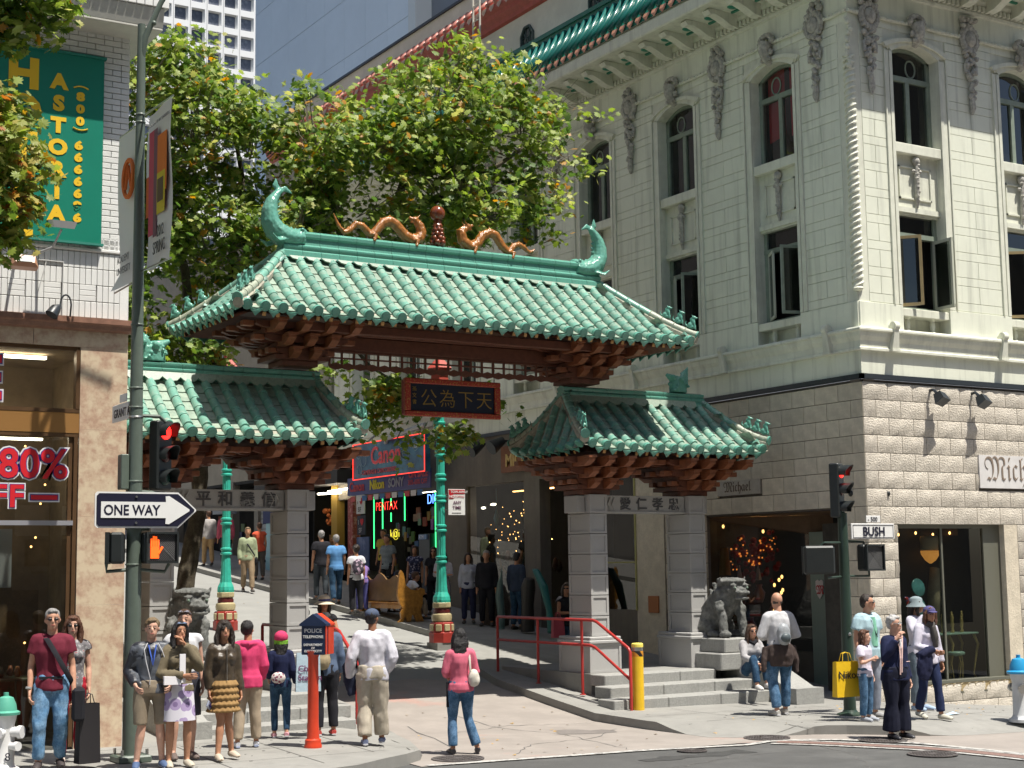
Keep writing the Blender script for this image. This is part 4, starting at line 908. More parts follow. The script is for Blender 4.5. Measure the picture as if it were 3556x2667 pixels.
m = MB(); m.box(19.4, 19.8, 35.9, 36.5, -.6, .95); o = m.obj('cash_machine', C(.02, .025, .035, .4), None); tag(o, 'dark cash machine with small blue topped ATM sign outside camera shop', 'cash machine'); m = MB(); m.box(19.36, 19.4, 36.0, 36.45, .80, .93); m.obj('machine_header', C(.2, .3, .5), o); text('machine_lettering', 'ATM', .13, C(.8, .8, .85), o, FW(19.355, 36.42, .82), depth=.002)
# upper canopy over the souvenir shop, lanterns, tubes, next shops up the hill
wpl(22.3, 60, 2.9, 6.5, C(.13, .11, .085, .8, var=.2), name='shop_wall_beyond') if False else None
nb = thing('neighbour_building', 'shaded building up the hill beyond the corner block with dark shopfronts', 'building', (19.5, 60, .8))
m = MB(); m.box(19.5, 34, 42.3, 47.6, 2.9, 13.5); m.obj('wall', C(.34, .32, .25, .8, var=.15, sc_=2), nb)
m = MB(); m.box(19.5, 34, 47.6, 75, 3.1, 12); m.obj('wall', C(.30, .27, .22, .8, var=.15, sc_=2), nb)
m = MB(); m.box(19.45, 19.7, 41.8, 42.2, .2, 3.8); m.obj('yellow_pilaster', C(.32, .20, .03), nb)
m = MB(); m.box(18.9, 19.5, 40.6, 47, 2.55, 2.95); m.obj('shop_canopy', C(.035, .03, .028), nb)
for y in (48.0, 50.3, 53.2, 56.0, 59.5): MB().box(19.45, 19.7, y, y+.35, .2, 3.1).obj('shop_pier', C(.22, .2, .17), nb)
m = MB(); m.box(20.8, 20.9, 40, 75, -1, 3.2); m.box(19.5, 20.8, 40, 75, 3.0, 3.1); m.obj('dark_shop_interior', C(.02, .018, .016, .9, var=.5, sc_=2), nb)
m = MB()
for k in range(16): m.box(19.55, 19.57, 46.6, 48.0, .4+.17*k, .55+.17*k)
m.obj('roller_shutter', C(.34, .36, .38, .5), nb)
for y in (51.0, 52.0): 
    m = MB(); m.box(19.38, 19.5, y, y+.75, 6.4, 7.9); m.obj('window_frame', C(.40, .05, .05), nb); m = MB(); m.box(19.36, 19.4, y+.1, y+.65, 6.5, 7.8); m.obj('window_blind', C(.42, .44, .45), nb)
for k, (y, z) in enumerate(((54, 2.2), (51.5, 2.3), (49.8, 2.0))):
    m = MB(); m.box(18.9, 19.4, y, y+1.0, z, z+.25); m.obj('awning_strip', C(.25, .27, .3), nb)
for k in range(30): m = MB(); y = rr.uniform(48, 58); z = rr.uniform(.8, 2.6); m.box(20.0, 20.05, y, y+rr.uniform(.2, .5), z, z+rr.uniform(.15, .4)); m.obj('shop_goods', C(rr.choice((.03, .1, .3)), rr.choice((.03, .08, .15)), rr.choice((.03, .1, .2)), .6), nb)
for k, (y, x) in enumerate(((43.3, 18.7), (43.9, 18.8), (44.9, 18.9))):
    m = MB(); z = 2.43; m.lathe([(.09, -.26), (.11, -.23), (.19, -.14), (.21, 0), (.19, .14), (.11, .22), (.08, .24)], 12, (x, y, z)); o = m.obj('paper_lantern', C(.36, .10, .13, .7, var=.2), None, 'all'); tag(o, ['pink paper lantern nearest the blue sign, right one of three', 'pink paper lantern in the middle of three under canopy', 'pink paper lantern at the left of three, half behind gate pillar'][k], 'lantern', 'pink paper lanterns')
m = MB(); m.tube([(19.2, 42.6, 2.32), (19.2, 41.0, 2.28)], .03, 6); m.tube([(19.4, 42.3, 2.38), (19.4, 40.9, 2.40)], .03, 6); tag(m.obj('fluorescent_tube', WHITEL, None), 'pair of white fluorescent tubes over the souvenir stall', 'light')
m = MB()
for k in range(20): m.ball((19.6+rr.uniform(-.1, .1), 42.6+rr.uniform(-.3, .3), 1.6+rr.uniform(-.25, .25)), rr.uniform(.04, .09), 6)
tag(m.obj('orange_lantern_cluster', C(.45, .12, .02, .6), None, 'all'), 'cluster of small orange lanterns hanging in the dark souvenir shop', 'lantern')
m = MB()
for k in range(26): a = rr.uniform(0, 2*pi); l = rr.uniform(.35, .65); m.tube([(19.1, 41.5, .45), (19.1+.25*cos(a)*l, 41.5+l*cos(a), .45+l*abs(sin(a)))], [.012, .03], 4)
tag(m.obj('spiky_plant', C(.28, .14, .06), None), 'spiky reddish plant in front of souvenir shop', 'plant')
at = MB(); at.box(18.5, 18.9, 43.9, 45.0, .0, 1.5); at = at.obj('cash_machine', C(.25, .5, .58, .4), None); tag(at, 'pale blue cash machine with dark ATM header behind the left gate pillar', 'cash machine')
MB().box(18.44, 18.9, 43.8, 45.1, 1.5, 1.95).obj('machine_header', C(.02, .03, .12), at); text('machine_lettering', 'ATM', .34, C(.7, .7, .7), at, FW(18.49, 44.75, 1.56), depth=.004, off=.01)
# sculptures for sale in front of the shop
def sculpt(nm, pts, rad, m_, lab, cat): 
    b = MB(); b.tube(pts, rad, 10); return tag(remesh(b, nm, [m_], .02, None, 2), lab, cat)
zf = zs(18.5, 30)
sculpt('marlin_sculpture', [(18.3, 30.5, zf), (18.35, 30.5, zf+.35), (18.3, 30.5, zf+.8), (18.3, 30.45, zf+1.1), (18.3, 30.4, zf+1.25), (18.3, 30.35, zf+1.55)], [.12, .09, .10, .07, .03, .008], C(.10, .16, .15, .3), 'dark metal marlin statue standing on its tail outside the shop', 'sculpture')
sculpt('rock_sculpture', [(18.6, 31.2, zf+.1), (18.6, 31.2, zf+.6), (18.6, 31.1, zf+1.05)], [.33, .36, .2], C(.12, .10, .08, .9, var=.4, sc_=12, bump=.8, bsc=30), 'large brown crystal rock standing outside the shop', 'sculpture')
sculpt('dolphin_sculpture', [(18.5, 28.6, zf), (18.5, 28.7, zf+.5), (18.5, 28.9, zf+1.0), (18.5, 29.2, zf+1.35), (18.5, 29.35, zf+1.4)], [.10, .07, .10, .08, .02], C(.01, .12, .11, .4), 'turquoise dolphin statue partly hidden by the right gate pillar', 'sculpture')
sculpt('bronze_figure', [(18.5, 29.6, zf), (18.5, 29.6, zf+.6), (18.5, 29.55, zf+1.0), (18.5, 29.5, zf+1.2)], [.16, .14, .17, .12], C(.03, .028, .025, .5), 'dark bronze figure between the marlin and the dolphin statues', 'sculpture')

for k, (x, y, z) in enumerate(((WX+1.4, SY+.9, .66), (WX+2.6, SY+.9, .66))): MB().box(x-.25, x+.25, y-.04, y+.04, z, z+.03).obj('ceiling_fill_light', WARM, sd)  # glowing strips added here and in the next rows to brighten the interiors
for k, (x, y, z) in enumerate(((20.5, 23.9, .85), (21.0, 23.4, .8))): MB().box(x-.04, x+.04, y-.3, y+.3, z, z+.03).obj('ceiling_fill_light', WARM, disp)
for k, y in enumerate((31.9, 33.2)): MB().box(20.6, 20.66, y-.4, y+.4, 1.95, 1.98).obj('ceiling_fill_light', WARM, lw)
for k, y in enumerate((36.6, 38.6)): MB().box(20.8, 20.88, y-.6, y+.6, 2.2, 2.24).obj('ceiling_fill_light', WHITEL, rk)
# ================= the gate =================
gate = thing('stone_gate', 'ornate stone gate with green tiled roofs, brown brackets and roof dragons over the street', 'gate', (12.5, 22.55, -1.82))
def pil_block(w_, d, h):
    m = LB(); e = .016; m.bbox(e, w_-e, e, d-e, .0, h, .006)
    f = .045
    for (a0, a1, y_, s_) in ((0, w_, 0, 1), (0, w_, d, -1)):
        y0, y1 = (y_, y_+e*1.2) if s_ > 0 else (y_-e*1.2, y_)
        m.box(a0, a1, y0, y1, .004, f); m.box(a0, a1, y0, y1, h-f, h-.004); m.box(a0, a0+f, y0, y1, f, h-f); m.box(a1-f, a1, y0, y1, f, h-f)
    for (x_, s_) in ((0, 1), (w_, -1)):
        x0, x1 = (x_, x_+e*1.2) if s_ > 0 else (x_-e*1.2, x_)
        m.box(x0, x1, e*1.2, d-e*1.2, .004, f); m.box(x0, x1, e*1.2, d-e*1.2, h-f, h-.004); m.box(x0, x1, e*1.2, f*1.4, f, h-f); m.box(x0, x1, d-f*1.4, d-e*1.2, f, h-f)
    return m
bmesh_b = pil_block(.37, .70, .352).mesh('pillar_block', [GRANITE]); cmesh = pil_block(.37, .70, .33).mesh('pillar_block', [GRANITE])
pmesh = pil_block(.66, .98, .50).mesh('plinth_block', [GRANITE])
PX = [7.30, 9.48, 15.19, 17.39]
for i, x in enumerate(PX):
    p = MB(); p.bbox(x-.145, x+.515, 22.055, 23.045, -1.255, -1.20, .012); p.box(x-.10, x+.47, 22.1, 23.0, -1.9, -1.82); p = p.obj('pillar', GRANITE, gate)
    inst(pmesh, 'plinth_block', p, T(x-.145, 22.06, -1.82)); 
    MB().bbox(x-.165, x+.535, 22.035, 23.065, -1.32, -1.256, .015).obj('plinth_cap', GRANITE, p)
    for k in range(6): inst(bmesh_b, 'pillar_block', p, T(x+.004*k*.5, 22.2+.002*k, -1.197+.357*k) @ Matrix.Diagonal((1-.006*k, 1, 1, 1)))
    inst(cmesh, 'pillar_block', p, T(x, 22.19, .945))
for x0, x1, txt, lab in ((7.67, 9.48, '平和義信', 1), (15.56, 17.39, '愛仁孝忠', 0)):
    m = MB(); m.bbox(x0, x1, 22.32, 22.80, .955, 1.265, .01)
    m.box(x0+.02, x1-.02, 22.30, 22.33, .96, .985); m.box(x0+.02, x1-.02, 22.30, 22.33, 1.235, 1.262)
    for s_, xx in ((1, x0+.14), (-1, x1-.14)):
        for q in (0, .09):
            m.tube([(xx+s_*(.02+q), 22.31, .985), (xx-s_*(.05-q), 22.31, 1.11), (xx+s_*(.02+q), 22.31, 1.235)], .012, 4)
    lt = m.obj('lintel', GRANITE, gate)
    for k, ch in enumerate(txt): text('carved_character', ch, .25, C(.09, .09, .095, .8), lt, FS(x0+.36+(x1-x0-.62)*k/3.35, 22.312, 1.035), depth=.006, off=.004)
for xa, xb in ((7.05, 7.30), (9.85, 10.02), (15.02, 15.19), (17.76, 17.93)): MB().bbox(xa, xb, 22.34, 22.76, .96, 1.262, .01).obj('beam_end', GRANITE, gate)

# ---- bracket clusters ----
def arm(m, c, L, ax, h=.11, w_=.10):
    """bracket arm with rounded lower ends"""
    x, y, z = c; l = L/2
    prof = [(-l, z+h), (l, z+h), (l, z+h*.45), (l-.06, z+.02), (l-.12, z), (-l+.12, z), (-l+.06, z+.02), (-l, z+h*.45)]
    if ax == 'x': m.prism([(x+a, b) for a, b in prof], y-w_/2, y+w_/2, 'y')
    else: m.prism([(y+a, b) for a, b in prof], x-w_/2, x+w_/2, 'x')
def cluster(cx, cy, z0, top, sx=1., sy=1., nm='bracket_cluster'):
    root = MB(); root.bbox(cx-.30*sx, cx+.30*sx, cy-.3, cy+.3, z0, z0+.09, .01); root = root.obj(nm, BROWN, gate)
    H = (top-z0-.09)/3
    spec = [(.50, .44, 2, .34), (.80, .68, 3, .36), (1.06, .95, 4, .42)]
    for k, (lx, ly, nx, dx) in enumerate(spec):
        z = z0+.09+H*k; a = MB(); lx *= sx
        for yy in [(-ly*.95), (-ly*.45), 0, ly*.45, ly*.95][::1]:
            arm(a, (cx, cy+yy*.78, z+H*.42), lx*2*(1 if abs(yy) < ly*.9 else .86), 'x', H*.55, .11)
        a.box(cx-lx*.9, cx+lx*.9, cy-ly*.85, cy+ly*.85, z+H*.0, z+H*.42) if k == 0 else a.box(cx-spec[k-1][0]*sx*.9, cx+spec[k-1][0]*sx*.9, cy-spec[k-1][1]*.9, cy+spec[k-1][1]*.9, z, z+H*.42)
        a.obj('cross_arm', BROWN, root)
        for i in range(nx):
            b = MB(); xx = cx+(i-(nx-1)/2)*dx*sx
            pr = [(cy-ly-.16, z+H*.98), (cy+ly+.16, z+H*.98), (cy+ly+.16, z+H*.55), (cy+ly, z+H*.08), (cy-ly, z+H*.08), (cy-ly-.16, z+H*.55)]
            b.prism(pr, xx-.065, xx+.065, 'x'); b.box(xx-.085, xx+.085, cy-ly-.19, cy-ly-.02, z+H*.80, z+H*1.02); b.obj('bracket_arm', BROWN_LIT, root)
        for s_ in (-1, 1):      # side arms seen end-on from the west
            for yy in (-.4, 0, .4):
                b = MB(); xx = cx+s_*lx*.95; b.bbox(xx-.09, xx+.09, cy+yy*ly*1.6-.07, cy+yy*ly*1.6+.07, z+H*.5, z+H*.98, .008); b.obj('bracket_block', BROWN_LIT, root)
    return root
for cx in (7.485, 9.665, 15.375, 17.575): cluster(cx, 22.55, 1.275, 1.90, 1.0)
for cx in (9.72, 15.2): cluster(cx, 22.55, 3.24, 3.86, 1.02)

# ---- roofs ----
TL = .235; SPC = .285
def tube_mesh():
    m = LB(); N = 7; vs = []; 
    for (yy, r) in ((0, .079), (.030, .081), (.038, .075), (TL+.03, .072)):
        vs += [(r*cos(pi*k/N-.0), yy, r*sin(pi*k/N)*1.05+.012) for k in range(N+1)]
    fs = [(j*(N+1)+k, j*(N+1)+k+1, (j+1)*(N+1)+k+1, (j+1)*(N+1)+k) for j in range(3) for k in range(N)]
    fs.append(tuple(range(N+1))); fs.append(tuple(3*(N+1)+k for k in range(N, -1, -1)))
    m.add(vs, fs); return m
def pan_mesh():
    m = LB(); N = 4; w_ = SPC/2; vs = []
    for (yy, dz) in ((0, .020), (TL+.05, .001)):
        for t_ in (0, -.016):
            vs += [(-w_+2*w_*k/N, yy-(.012*(1-(2*k/N-1)**2) if yy == 0 else 0), dz+t_-.016*(1-(2*k/N-1)**2)) for k in range(N+1)]
    n_ = N+1; fs = []
    for k in range(N): fs += [(k, k+1, 2*n_+k+1, 2*n_+k), (n_+k, 3*n_+k, 3*n_+k+1, n_+k+1), (k, n_+k, n_+k+1, k+1)]
    m.add(vs, fs); return m
def cap_mesh():
    m = LB(); m.tube([(0, -.012, .035), (0, .05, .035)], .084, 12); m.tube([(0, -.02, .035), (0, -.011, .035)], .058, 10); return m
def drip_mesh():
    m = LB(); w_ = SPC/2-.05; pts = [(-w_, .0), (-w_*.9, -.04), (-w_*.45, -.075), (0, -.125), (w_*.45, -.075), (w_*.9, -.04), (w_, .0), (w_*.5, -.018), (0, -.024), (-w_*.5, -.018)]
    m.prism([(a, b+.0) for a, b in pts], -.03, -.012, 'y'); m.prism([(a*.7, b*.72-.012) for a, b in pts[1:6]], -.038, -.028, 'y'); return m
tubeM = tube_mesh(); panM = pan_mesh(); capM = cap_mesh(); dripM = drip_mesh()
me_t = tubeM.mesh('tube_tile', [TILE], True); me_p = panM.mesh('pan_tile', [PAN], True); me_c = capM.mesh('end_cap', [DTILE], True); me_d = dripM.mesh('drip_tile', [DTILE])
fig = LB()
fig.ball((0, 0, .06), (.05, .085, .04)); fig.ball((0, .03, .10), (.05, .07, .07)); fig.ball((0, -.03, .17), (.042, .05, .075)); fig.ball((0, -.05, .25), (.036, .05, .04)); fig.ball((0, -.10, .24), (.022, .035, .02))
fig.tube([(.03, -.06, .15), (.035, -.075, 0)], .014, 6); fig.tube([(-.03, -.06, .15), (-.035, -.075, 0)], .014, 6); fig.tube([(0, .09, .07), (0, .14, .14), (0, .12, .2)], [.02, .018, .008], 6)
fig.tube([(.02, -.03, .27), (.028, -.01, .31)], .009, 5); fig.tube([(-.02, -.03, .27), (-.028, -.01, .31)], .009, 5); fig.ball((0, 0, .21), (.02, .05, .05), 6)
_o = remesh(fig, 'roof_figure', [DTILE], .011); me_f = _o.data; bpy.data.objects.remove(_o)
class Roof:
    def __init__(s, x0, x1, rx0, rx1, yc, hy, ze, zr_, up, single=(), nm='upper'):
        s.x0, s.x1, s.rx0, s.rx1, s.yc, s.hy, s.ze, s.zr, s.up = x0, x1, rx0, rx1, yc, hy, ze, zr_, up
        s.S = {'S': (x0, x1, lambda a, t: (a, yc-hy+hy*t), rx0-x0, x1-rx1, hy), 'N': (x0, x1, lambda a, t: (a, yc+hy-hy*t), rx0-x0, x1-rx1, hy),
               'W': (yc-hy, yc+hy, lambda a, t: (x0+(rx0-x0)*t, a), hy, hy, rx0-x0), 'E': (yc-hy, yc+hy, lambda a, t: (x1-(x1-rx1)*t, a), hy, hy, x1-rx1)}
        body = MB(); V = {}
        base = MB()
        for side in 'SWNE':
            a0, a1, fn, h0, h1, run = s.S[side]; NT = 7; NA = 14 if side in 'SN' else 6
            for i in range(NA):
                for j in range(NT):
                    q = []
                    for (ii, jj) in ((i, j), (i+1, j), (i+1, j+1), (i, j+1)):
                        t = jj/NT; lo = a0+h0*t; hi = a1-h1*t; a = lo+(hi-lo)*ii/NA; q.append(s.P(side, a, t, -.018))
                    base.add(q, [(0, 1, 2, 3)])
        s.root = base.obj('tiled_roof', MORTARL, gate, fix=False)
        s.tiles(single)
        s.under(); s.hips(); s.ridge()
    def P(s, side, a, t, off=0):
        a0, a1, fn, h0, h1, run = s.S[side]
        d0 = max(0, 1-(a-a0)/1.0); d1 = max(0, 1-(a1-a)/1.0)
        x, y = fn(a, t); z = s.ze+(s.zr-s.ze)*(t**1.12)+s.up*(d0*d0+d1*d1)*(1-t)**2+off
        return Vector((x, y, z))
    def frame(s, side, a, t):
        p = s.P(side, a, t); e = .02; q = s.P(side, a, t+e); Y = (q-p).normalized()
        X = {'S': Vector((1,0,0)), 'N': Vector((-1,0,0)), 'W': Vector((0,-1,0)), 'E': Vector((0,1,0))}[side]
        Z = X.cross(Y).normalized(); X = Y.cross(Z)
        return Matrix(((X.x, Y.x, Z.x, p.x), (X.y, Y.y, Z.y, p.y), (X.z, Y.z, Z.z, p.z), (0, 0, 0, 1)))
    def tiles(s, single):
        J = {'t': MB(), 'p': MB(), 'c': MB(), 'd': MB()}; Rr = random.Random(3)
        def put(kind, side, M_):
            src = {'t': tubeM, 'p': panM, 'c': capM, 'd': dripM}[kind]
            if side in single and kind in single[side]:
                inst({'t': me_t, 'p': me_p, 'c': me_c, 'd': me_d}[kind], {'t': 'tube_tile', 'p': 'pan_tile', 'c': 'end_cap', 'd': 'drip_tile'}[kind], s.root, M_)
            else: J[kind].add([M_ @ Vector(v) for v in src.v], src.f)
        for side in 'SWNE':
            a0, a1, fn, h0, h1, run = s.S[side]; n_ = round((a1-a0)/SPC); sp_ = (a1-a0)/n_
            Ls = sqrt(run*run+(s.zr-s.ze)**2); dt = TL/Ls
            for k in range(n_):
                a = a0+sp_*(k+.5)
                tm_ = min(1, (a-a0)/h0, (a1-a)/h1); t = 0; first = True
                put('c', side, s.frame(side, a, 0))
                while t < tm_-.03:
                    M_ = s.frame(side, a, t) @ RZ(Rr.uniform(-.012, .012)) @ T(Rr.uniform(-.004, .004), 0, Rr.uniform(-.003, .003))
                    put('t', side, M_); t += dt
                if k:
                    b = a0+sp_*k; tm_ = min(1, (b-a0)/h0, (a1-b)/h1)-.02; t = 0; put('d', side, s.frame(side, b, 0))
                    while t < tm_-.02:
                        put('p', side, s.frame(side, b, t) @ RZ(Rr.uniform(-.012, .012))); t += dt
        for kk, (nm, mt) in dict(t=('tube_tiles', TILE), p=('pan_tiles', PAN), c=('end_caps', DTILE), d=('drip_tiles', DTILE)).items():
            if J[kk].v: stuff(J[kk].obj(nm, mt, s.root, True, fix=False))
    def under(s):
        m = MB(); e = .12
        x0, x1, y0, y1 = s.x0+e, s.x1-e, s.yc-s.hy+e, s.yc+s.hy-e; z0 = s.ze-.05; z1 = z0+.30
        X0, X1, Y0, Y1 = s.x0+.75, s.x1-.75, s.yc-s.hy+.8, s.yc+s.hy-.8
        m.quad((x0, y0, z0), (x1, y0, z0), (X1, Y0, z1), (X0, Y0, z1)); m.quad((x1, y1, z0), (x0, y1, z0), (X0, Y1, z1), (X1, Y1, z1)); m.quad((x0, y1, z0), (x0, y0, z0), (X0, Y0, z1), (X0, Y1, z1)); m.quad((x1, y0, z0), (x1, y1, z0), (X1, Y1, z1), (X1, Y0, z1)); m.quad((X0, Y0, z1), (X1, Y0, z1), (X1, Y1, z1), (X0, Y1, z1))
        m.obj('soffit_board', BROWN, s.root, fix=False)
        rf = LB(); rf.box(-.028, .028, 0, .7, -.06, 0, 0); rf.box(-.029, .029, -.004, 0, -.061, .001, 1); me_r = rf.mesh('rafter', [BROWN, GOLDEN])
        for side in 'SW':
            a0, a1, fn, h0, h1, run = s.S[side]; n_ = int((a1-a0-.9)/.215)
            for k in range(n_+1):
                a = a0+.45+(a1-a0-.9)*k/n_; M_ = s.frame(side, a, 0)
                p = M_.translation; M2 = Matrix.Translation(p+Vector((0, 0, -.045))) @ (RZ(0) if side == 'S' else RZ(-pi/2)) @ T(0, .07, 0) @ RX(.42)
                inst(me_r, 'rafter', s.root, M2)
    def hips(s):
        for (side, cx, cy, rx) in (('SW', s.x0, s.yc-s.hy, s.rx0), ('SE', s.x1, s.yc-s.hy, s.rx1), ('NW', s.x0, s.yc+s.hy, s.rx0), ('NE', s.x1, s.yc+s.hy, s.rx1)):
            A = Vector((rx, s.yc, 0)); B = Vector((cx, cy, 0)); N = 9; pts = []
            for i in range(N+1):
                q = i/N; t = 1-q; p = A.lerp(B, q); p.z = s.ze+(s.zr-s.ze)*(t**1.12)+s.up*2*(1-t)**2*max(0, 1-(t)*1.0)**1+.05; pts.append(p)
            base = MB(); base.tube([p-Vector((0, 0, .03)) for p in pts], .085, 8); h = base.obj('hip_ridge', MORTARL, s.root, True)
            for i in range(N):
                d = (pts[i+1]-pts[i]); a = pts[i]+Vector((0, 0, .06)); b = pts[i+1]+Vector((0, 0, .06))
                MB().tube([a, a+d*.06, a+d*.08, b], [.075, .08, .07, .068], 10).obj('hip_tile', MARBT if i >= N-4 else TILE, h, True)
            e = pts[-1]+Vector((0, 0, .055)); d = (pts[-1]-pts[-2]).normalized()
            MB().tube([e, e+d*.03], .085, 12).obj('end_cap', DTILE, h, True)
            ang = atan2((B-A).y, (B-A).x)+pi/2
            for k in range(3):
                q = pts[-1].lerp(pts[-4], .12+.36*k)+Vector((0, 0, .12)); inst(me_f, 'roof_figure', s.root, T(*q) @ RZ(ang) @ Matrix.Diagonal((.85, .85, .88-.03*k, 1)))
    def ridge(s):
        z = s.zr-.05; big = s.up < .05
        prof = [(-.17, 0), (-.165, .10), (-.13, .13), (-.15, .16), (-.15, .20), (-.11, .23), (-.10, .33), (-.14, .36), (-.145, .41), (-.10, .45), (0, .47)] if big else [(-.15, 0), (-.14, .06), (-.11, .08), (-.13, .11), (-.13, .15), (-.09, .17), (-.11, .2), (-.11, .24), (0, .27)]
        full = prof+[(-y_, z_) for y_, z_ in reversed(prof[:-1])]; x = s.rx0-.08; n_ = round((s.rx1-s.rx0+.16)/.33); L = (s.rx1-s.rx0+.16)/n_
        m = MB(); m.prism([(a+s.yc, b+z) for a, b in full], 0, L-.006, 'x'); me_ = m.mesh('ridge_tile', [DTILE], True)
        for k in range(n_): inst(me_, 'ridge_tile', s.root, T(x+L*k, 0, 0))
        if True:     # scalloped skirt under the ridge
            sk = LB(); w_ = .1425; pts = [(-w_, .17), (w_, .17), (w_, .06), (w_*.6, .0), (0, -.02), (-w_*.6, 0), (-w_, .06)]; sk.prism(pts, -.012, .012, 'y'); me_s = sk.mesh('ridge_skirt', [PAN])
            a = s.rx0+.14
            while a < s.rx1-.1: inst(me_s, 'ridge_skirt', s.root, T(a, s.yc-.185, z-.03) @ RX(-.5)); a += SPC
MARBT = mat('lichened_hip_tile', (.42, .46, .36), .4, var=.35, sc_=14, bump=.2)
up_ = Roof(8.2, 16.78, 9.58, 15.62, 22.57, 1.50, 3.90, 5.08, .02, {'S': 'tpcd', 'W': 'c'})
rl = Roof(6.30, 10.42, 6.95, 10.08, 22.57, 1.20, 2.02, 3.00, .07, {'S': 'cd'})
rr_ = Roof(14.56, 18.62, 14.95, 17.95, 22.57, 1.20, 2.02, 3.00, .07, {'S': 'tcd'})
# long beam with lattice fringe
m = MB(); m.bbox(9.2, 15.7, 22.40, 22.72, 3.56, 3.80, .02); m.bbox(8.9, 16.0, 22.36, 22.76, 3.80, 3.9, .01); m.bbox(9.5, 15.4, 21.65, 21.80, 3.72, 3.86, .01); bm_ = m.obj('tie_beam', BROWN, gate)
fr = LB(); fr.box(-.014, .014, -.02, .02, -.26, 0); fr.box(0, .22, -.016, .016, -.03, 0); fr.box(0, .22, -.016, .016, -.14, -.115); fr.prism([(-.014, -.24), (.11, -.2), (.234, -.24), (.22, -.29), (.11, -.32), (0, -.29)], -.014, .014, 'y')
me_fr = fr.mesh('lattice_fringe', [BROWN]); k = 0
while 10.3+.22*k < 14.5: inst(me_fr, 'lattice_fringe', bm_, T(10.3+.22*k, 22.42, 3.56)); k += 1
# plaque
m = MB(); m.bbox(11.70, 13.54, 22.50, 22.62, 2.57, 3.17, .02); pq = m.obj('name_board', C(.30, .03, .02, .5, var=.3, sc_=20), gate)
for (a, b, c2, d) in ((11.69, 13.55, 2.55, 2.64), (11.69, 13.55, 3.10, 3.19), (11.69, 11.80, 2.64, 3.10), (13.44, 13.55, 2.64, 3.10)): MB().bbox(a, b, 22.44, 22.52, c2, d, .015).obj('board_frame', mat('red_gold_frame_%d' % int(a*100+c2*10), (.36, .035, .02), .45, var=.1, n2=((.42, .20, .04), 32, .54, .6)), pq)
MB().box(11.80, 13.44, 22.485, 22.51, 2.64, 3.10).obj('board_panel', C(.012, .016, .035, .35), pq)
GOLDC = C(.34, .22, .05, .45, metal=.3)
for k, ch in enumerate('公為下天'): text('gilt_character', ch, .33, GOLDC, pq, FS(11.99+.36*k, 22.48, 2.745), depth=.006, off=-.004)
for j, ch in enumerate('孫文書'): text('gilt_character', ch, .085, GOLDC, pq, FS(11.84, 22.48, 2.98-.11*j), depth=.004)
for xx in (11.98, 13.48):
    m = MB()
    for k in range(11): z = 3.18+.045*k; m.tube([(xx+.012*cos(q*pi/3)*(1 if k % 2 else .3), 22.55+.012*cos(q*pi/3)*(.3 if k % 2 else 1), z+.024*sin(q*pi/3)) for q in range(7)], .005, 4)
    m.obj('hanging_chain', BLACKM, pq)
# ridge dragons, pearl, fish finials
def path_body(pts, rad, nm, mt, par, extra=None, vox=.014, fold=(.006, 28, 2)):
    m = MB(); P = [Vector((x, 22.57, z)) for x, z in pts]
    Q = []
    for a, b in zip(P, P[1:]): Q += [a, a.lerp(b, .5)]
    Q.append(P[-1]); R_ = []
    for a, b in zip(rad, rad[1:]): R_ += [a, (a+b)/2]
    R_.append(rad[-1]); m.tube(Q, R_, 10)
    if extra: extra(m)
    return remesh(m, nm, [mt], vox, par, 2, fold)
LP = [(10.44,5.87),(10.53,5.67),(10.64,5.56),(10.74,5.62),(10.85,5.73),(10.97,5.71),(11.12,5.57),(11.22,5.64),(11.36,5.81),(11.48,5.85),(11.59,5.8),(11.75,5.64),(11.91,5.56),(12.03,5.59),(12.09,5.71),(12.05,5.83),(11.98,5.9)]
def dragon(pts, rad, hd):
    def ex(m):
        (hx, hz) = pts[-1] if hd > 0 else pts[0]
        s_ = 1 if hd > 0 else -1
        m.ball((hx-.02*s_, 22.57, hz+.02), (.07, .06, .055)); m.tube([(hx-.02*s_, 22.57, hz), (hx-.02*s_, 22.57, hz+.0), (hx-.13*s_, 22.57, hz+.06)], [.05, .045, .025], 8); m.tube([(hx-.02*s_, 22.57, hz+.0), (hx-.11*s_, 22.57, hz-.03)], [.035, .018], 6)
        for y_ in (-.04, .04): m.tube([(hx, 22.57+y_, hz+.03), (hx+.07*s_, 22.57+y_*1.4, hz+.12)], [.02, .006], 5)
        n_ = len(pts)
        for i in range(1, n_-1):
            (a, b), (c2, d) = pts[i-1], pts[i+1]; dx, dz = c2-a, d-b; l = math.hypot(dx, dz); nx, nz = -dz/l, dx/l
            if nz < 0: nx, nz = -nx, -nz
            x, z = pts[i]; r = rad[i]; m.tube([(x+nx*r*.6, 22.57, z+nz*r*.6), (x+nx*(r+.035), 22.57, z+nz*(r+.035))], [.02, .004], 4)
        for i in (6, 12) if hd > 0 else (3, 9):
            x, z = pts[i]
            for y_ in (-1, 1): m.tube([(x, 22.57+.04*y_, z), (x+.05, 22.57+.12*y_, z-.02), (x, 22.57+.14*y_, z-.13)], [.045, .035, .03], 6)
    return path_body(pts, rad, 'ridge_dragon', AMBER, gate, ex, .013)
dragon(LP, [.012,.03,.045,.05,.055,.06,.065,.075,.085,.09,.09,.09,.095,.095,.09,.08,.06], 1)
RP = [(12.97,5.89),(12.86,5.81),(12.89,5.66),(13.05,5.55),(13.18,5.62),(13.29,5.78),(13.44,5.85),(13.56,5.81),(13.69,5.63),(13.82,5.53),(13.93,5.66),(14.04,5.7),(14.14,5.66),(14.25,5.57),(14.38,5.65)]
dragon(RP, [.055,.085,.095,.095,.09,.085,.085,.08,.075,.065,.055,.05,.045,.035,.015], -1)
m = MB(); px = 12.40
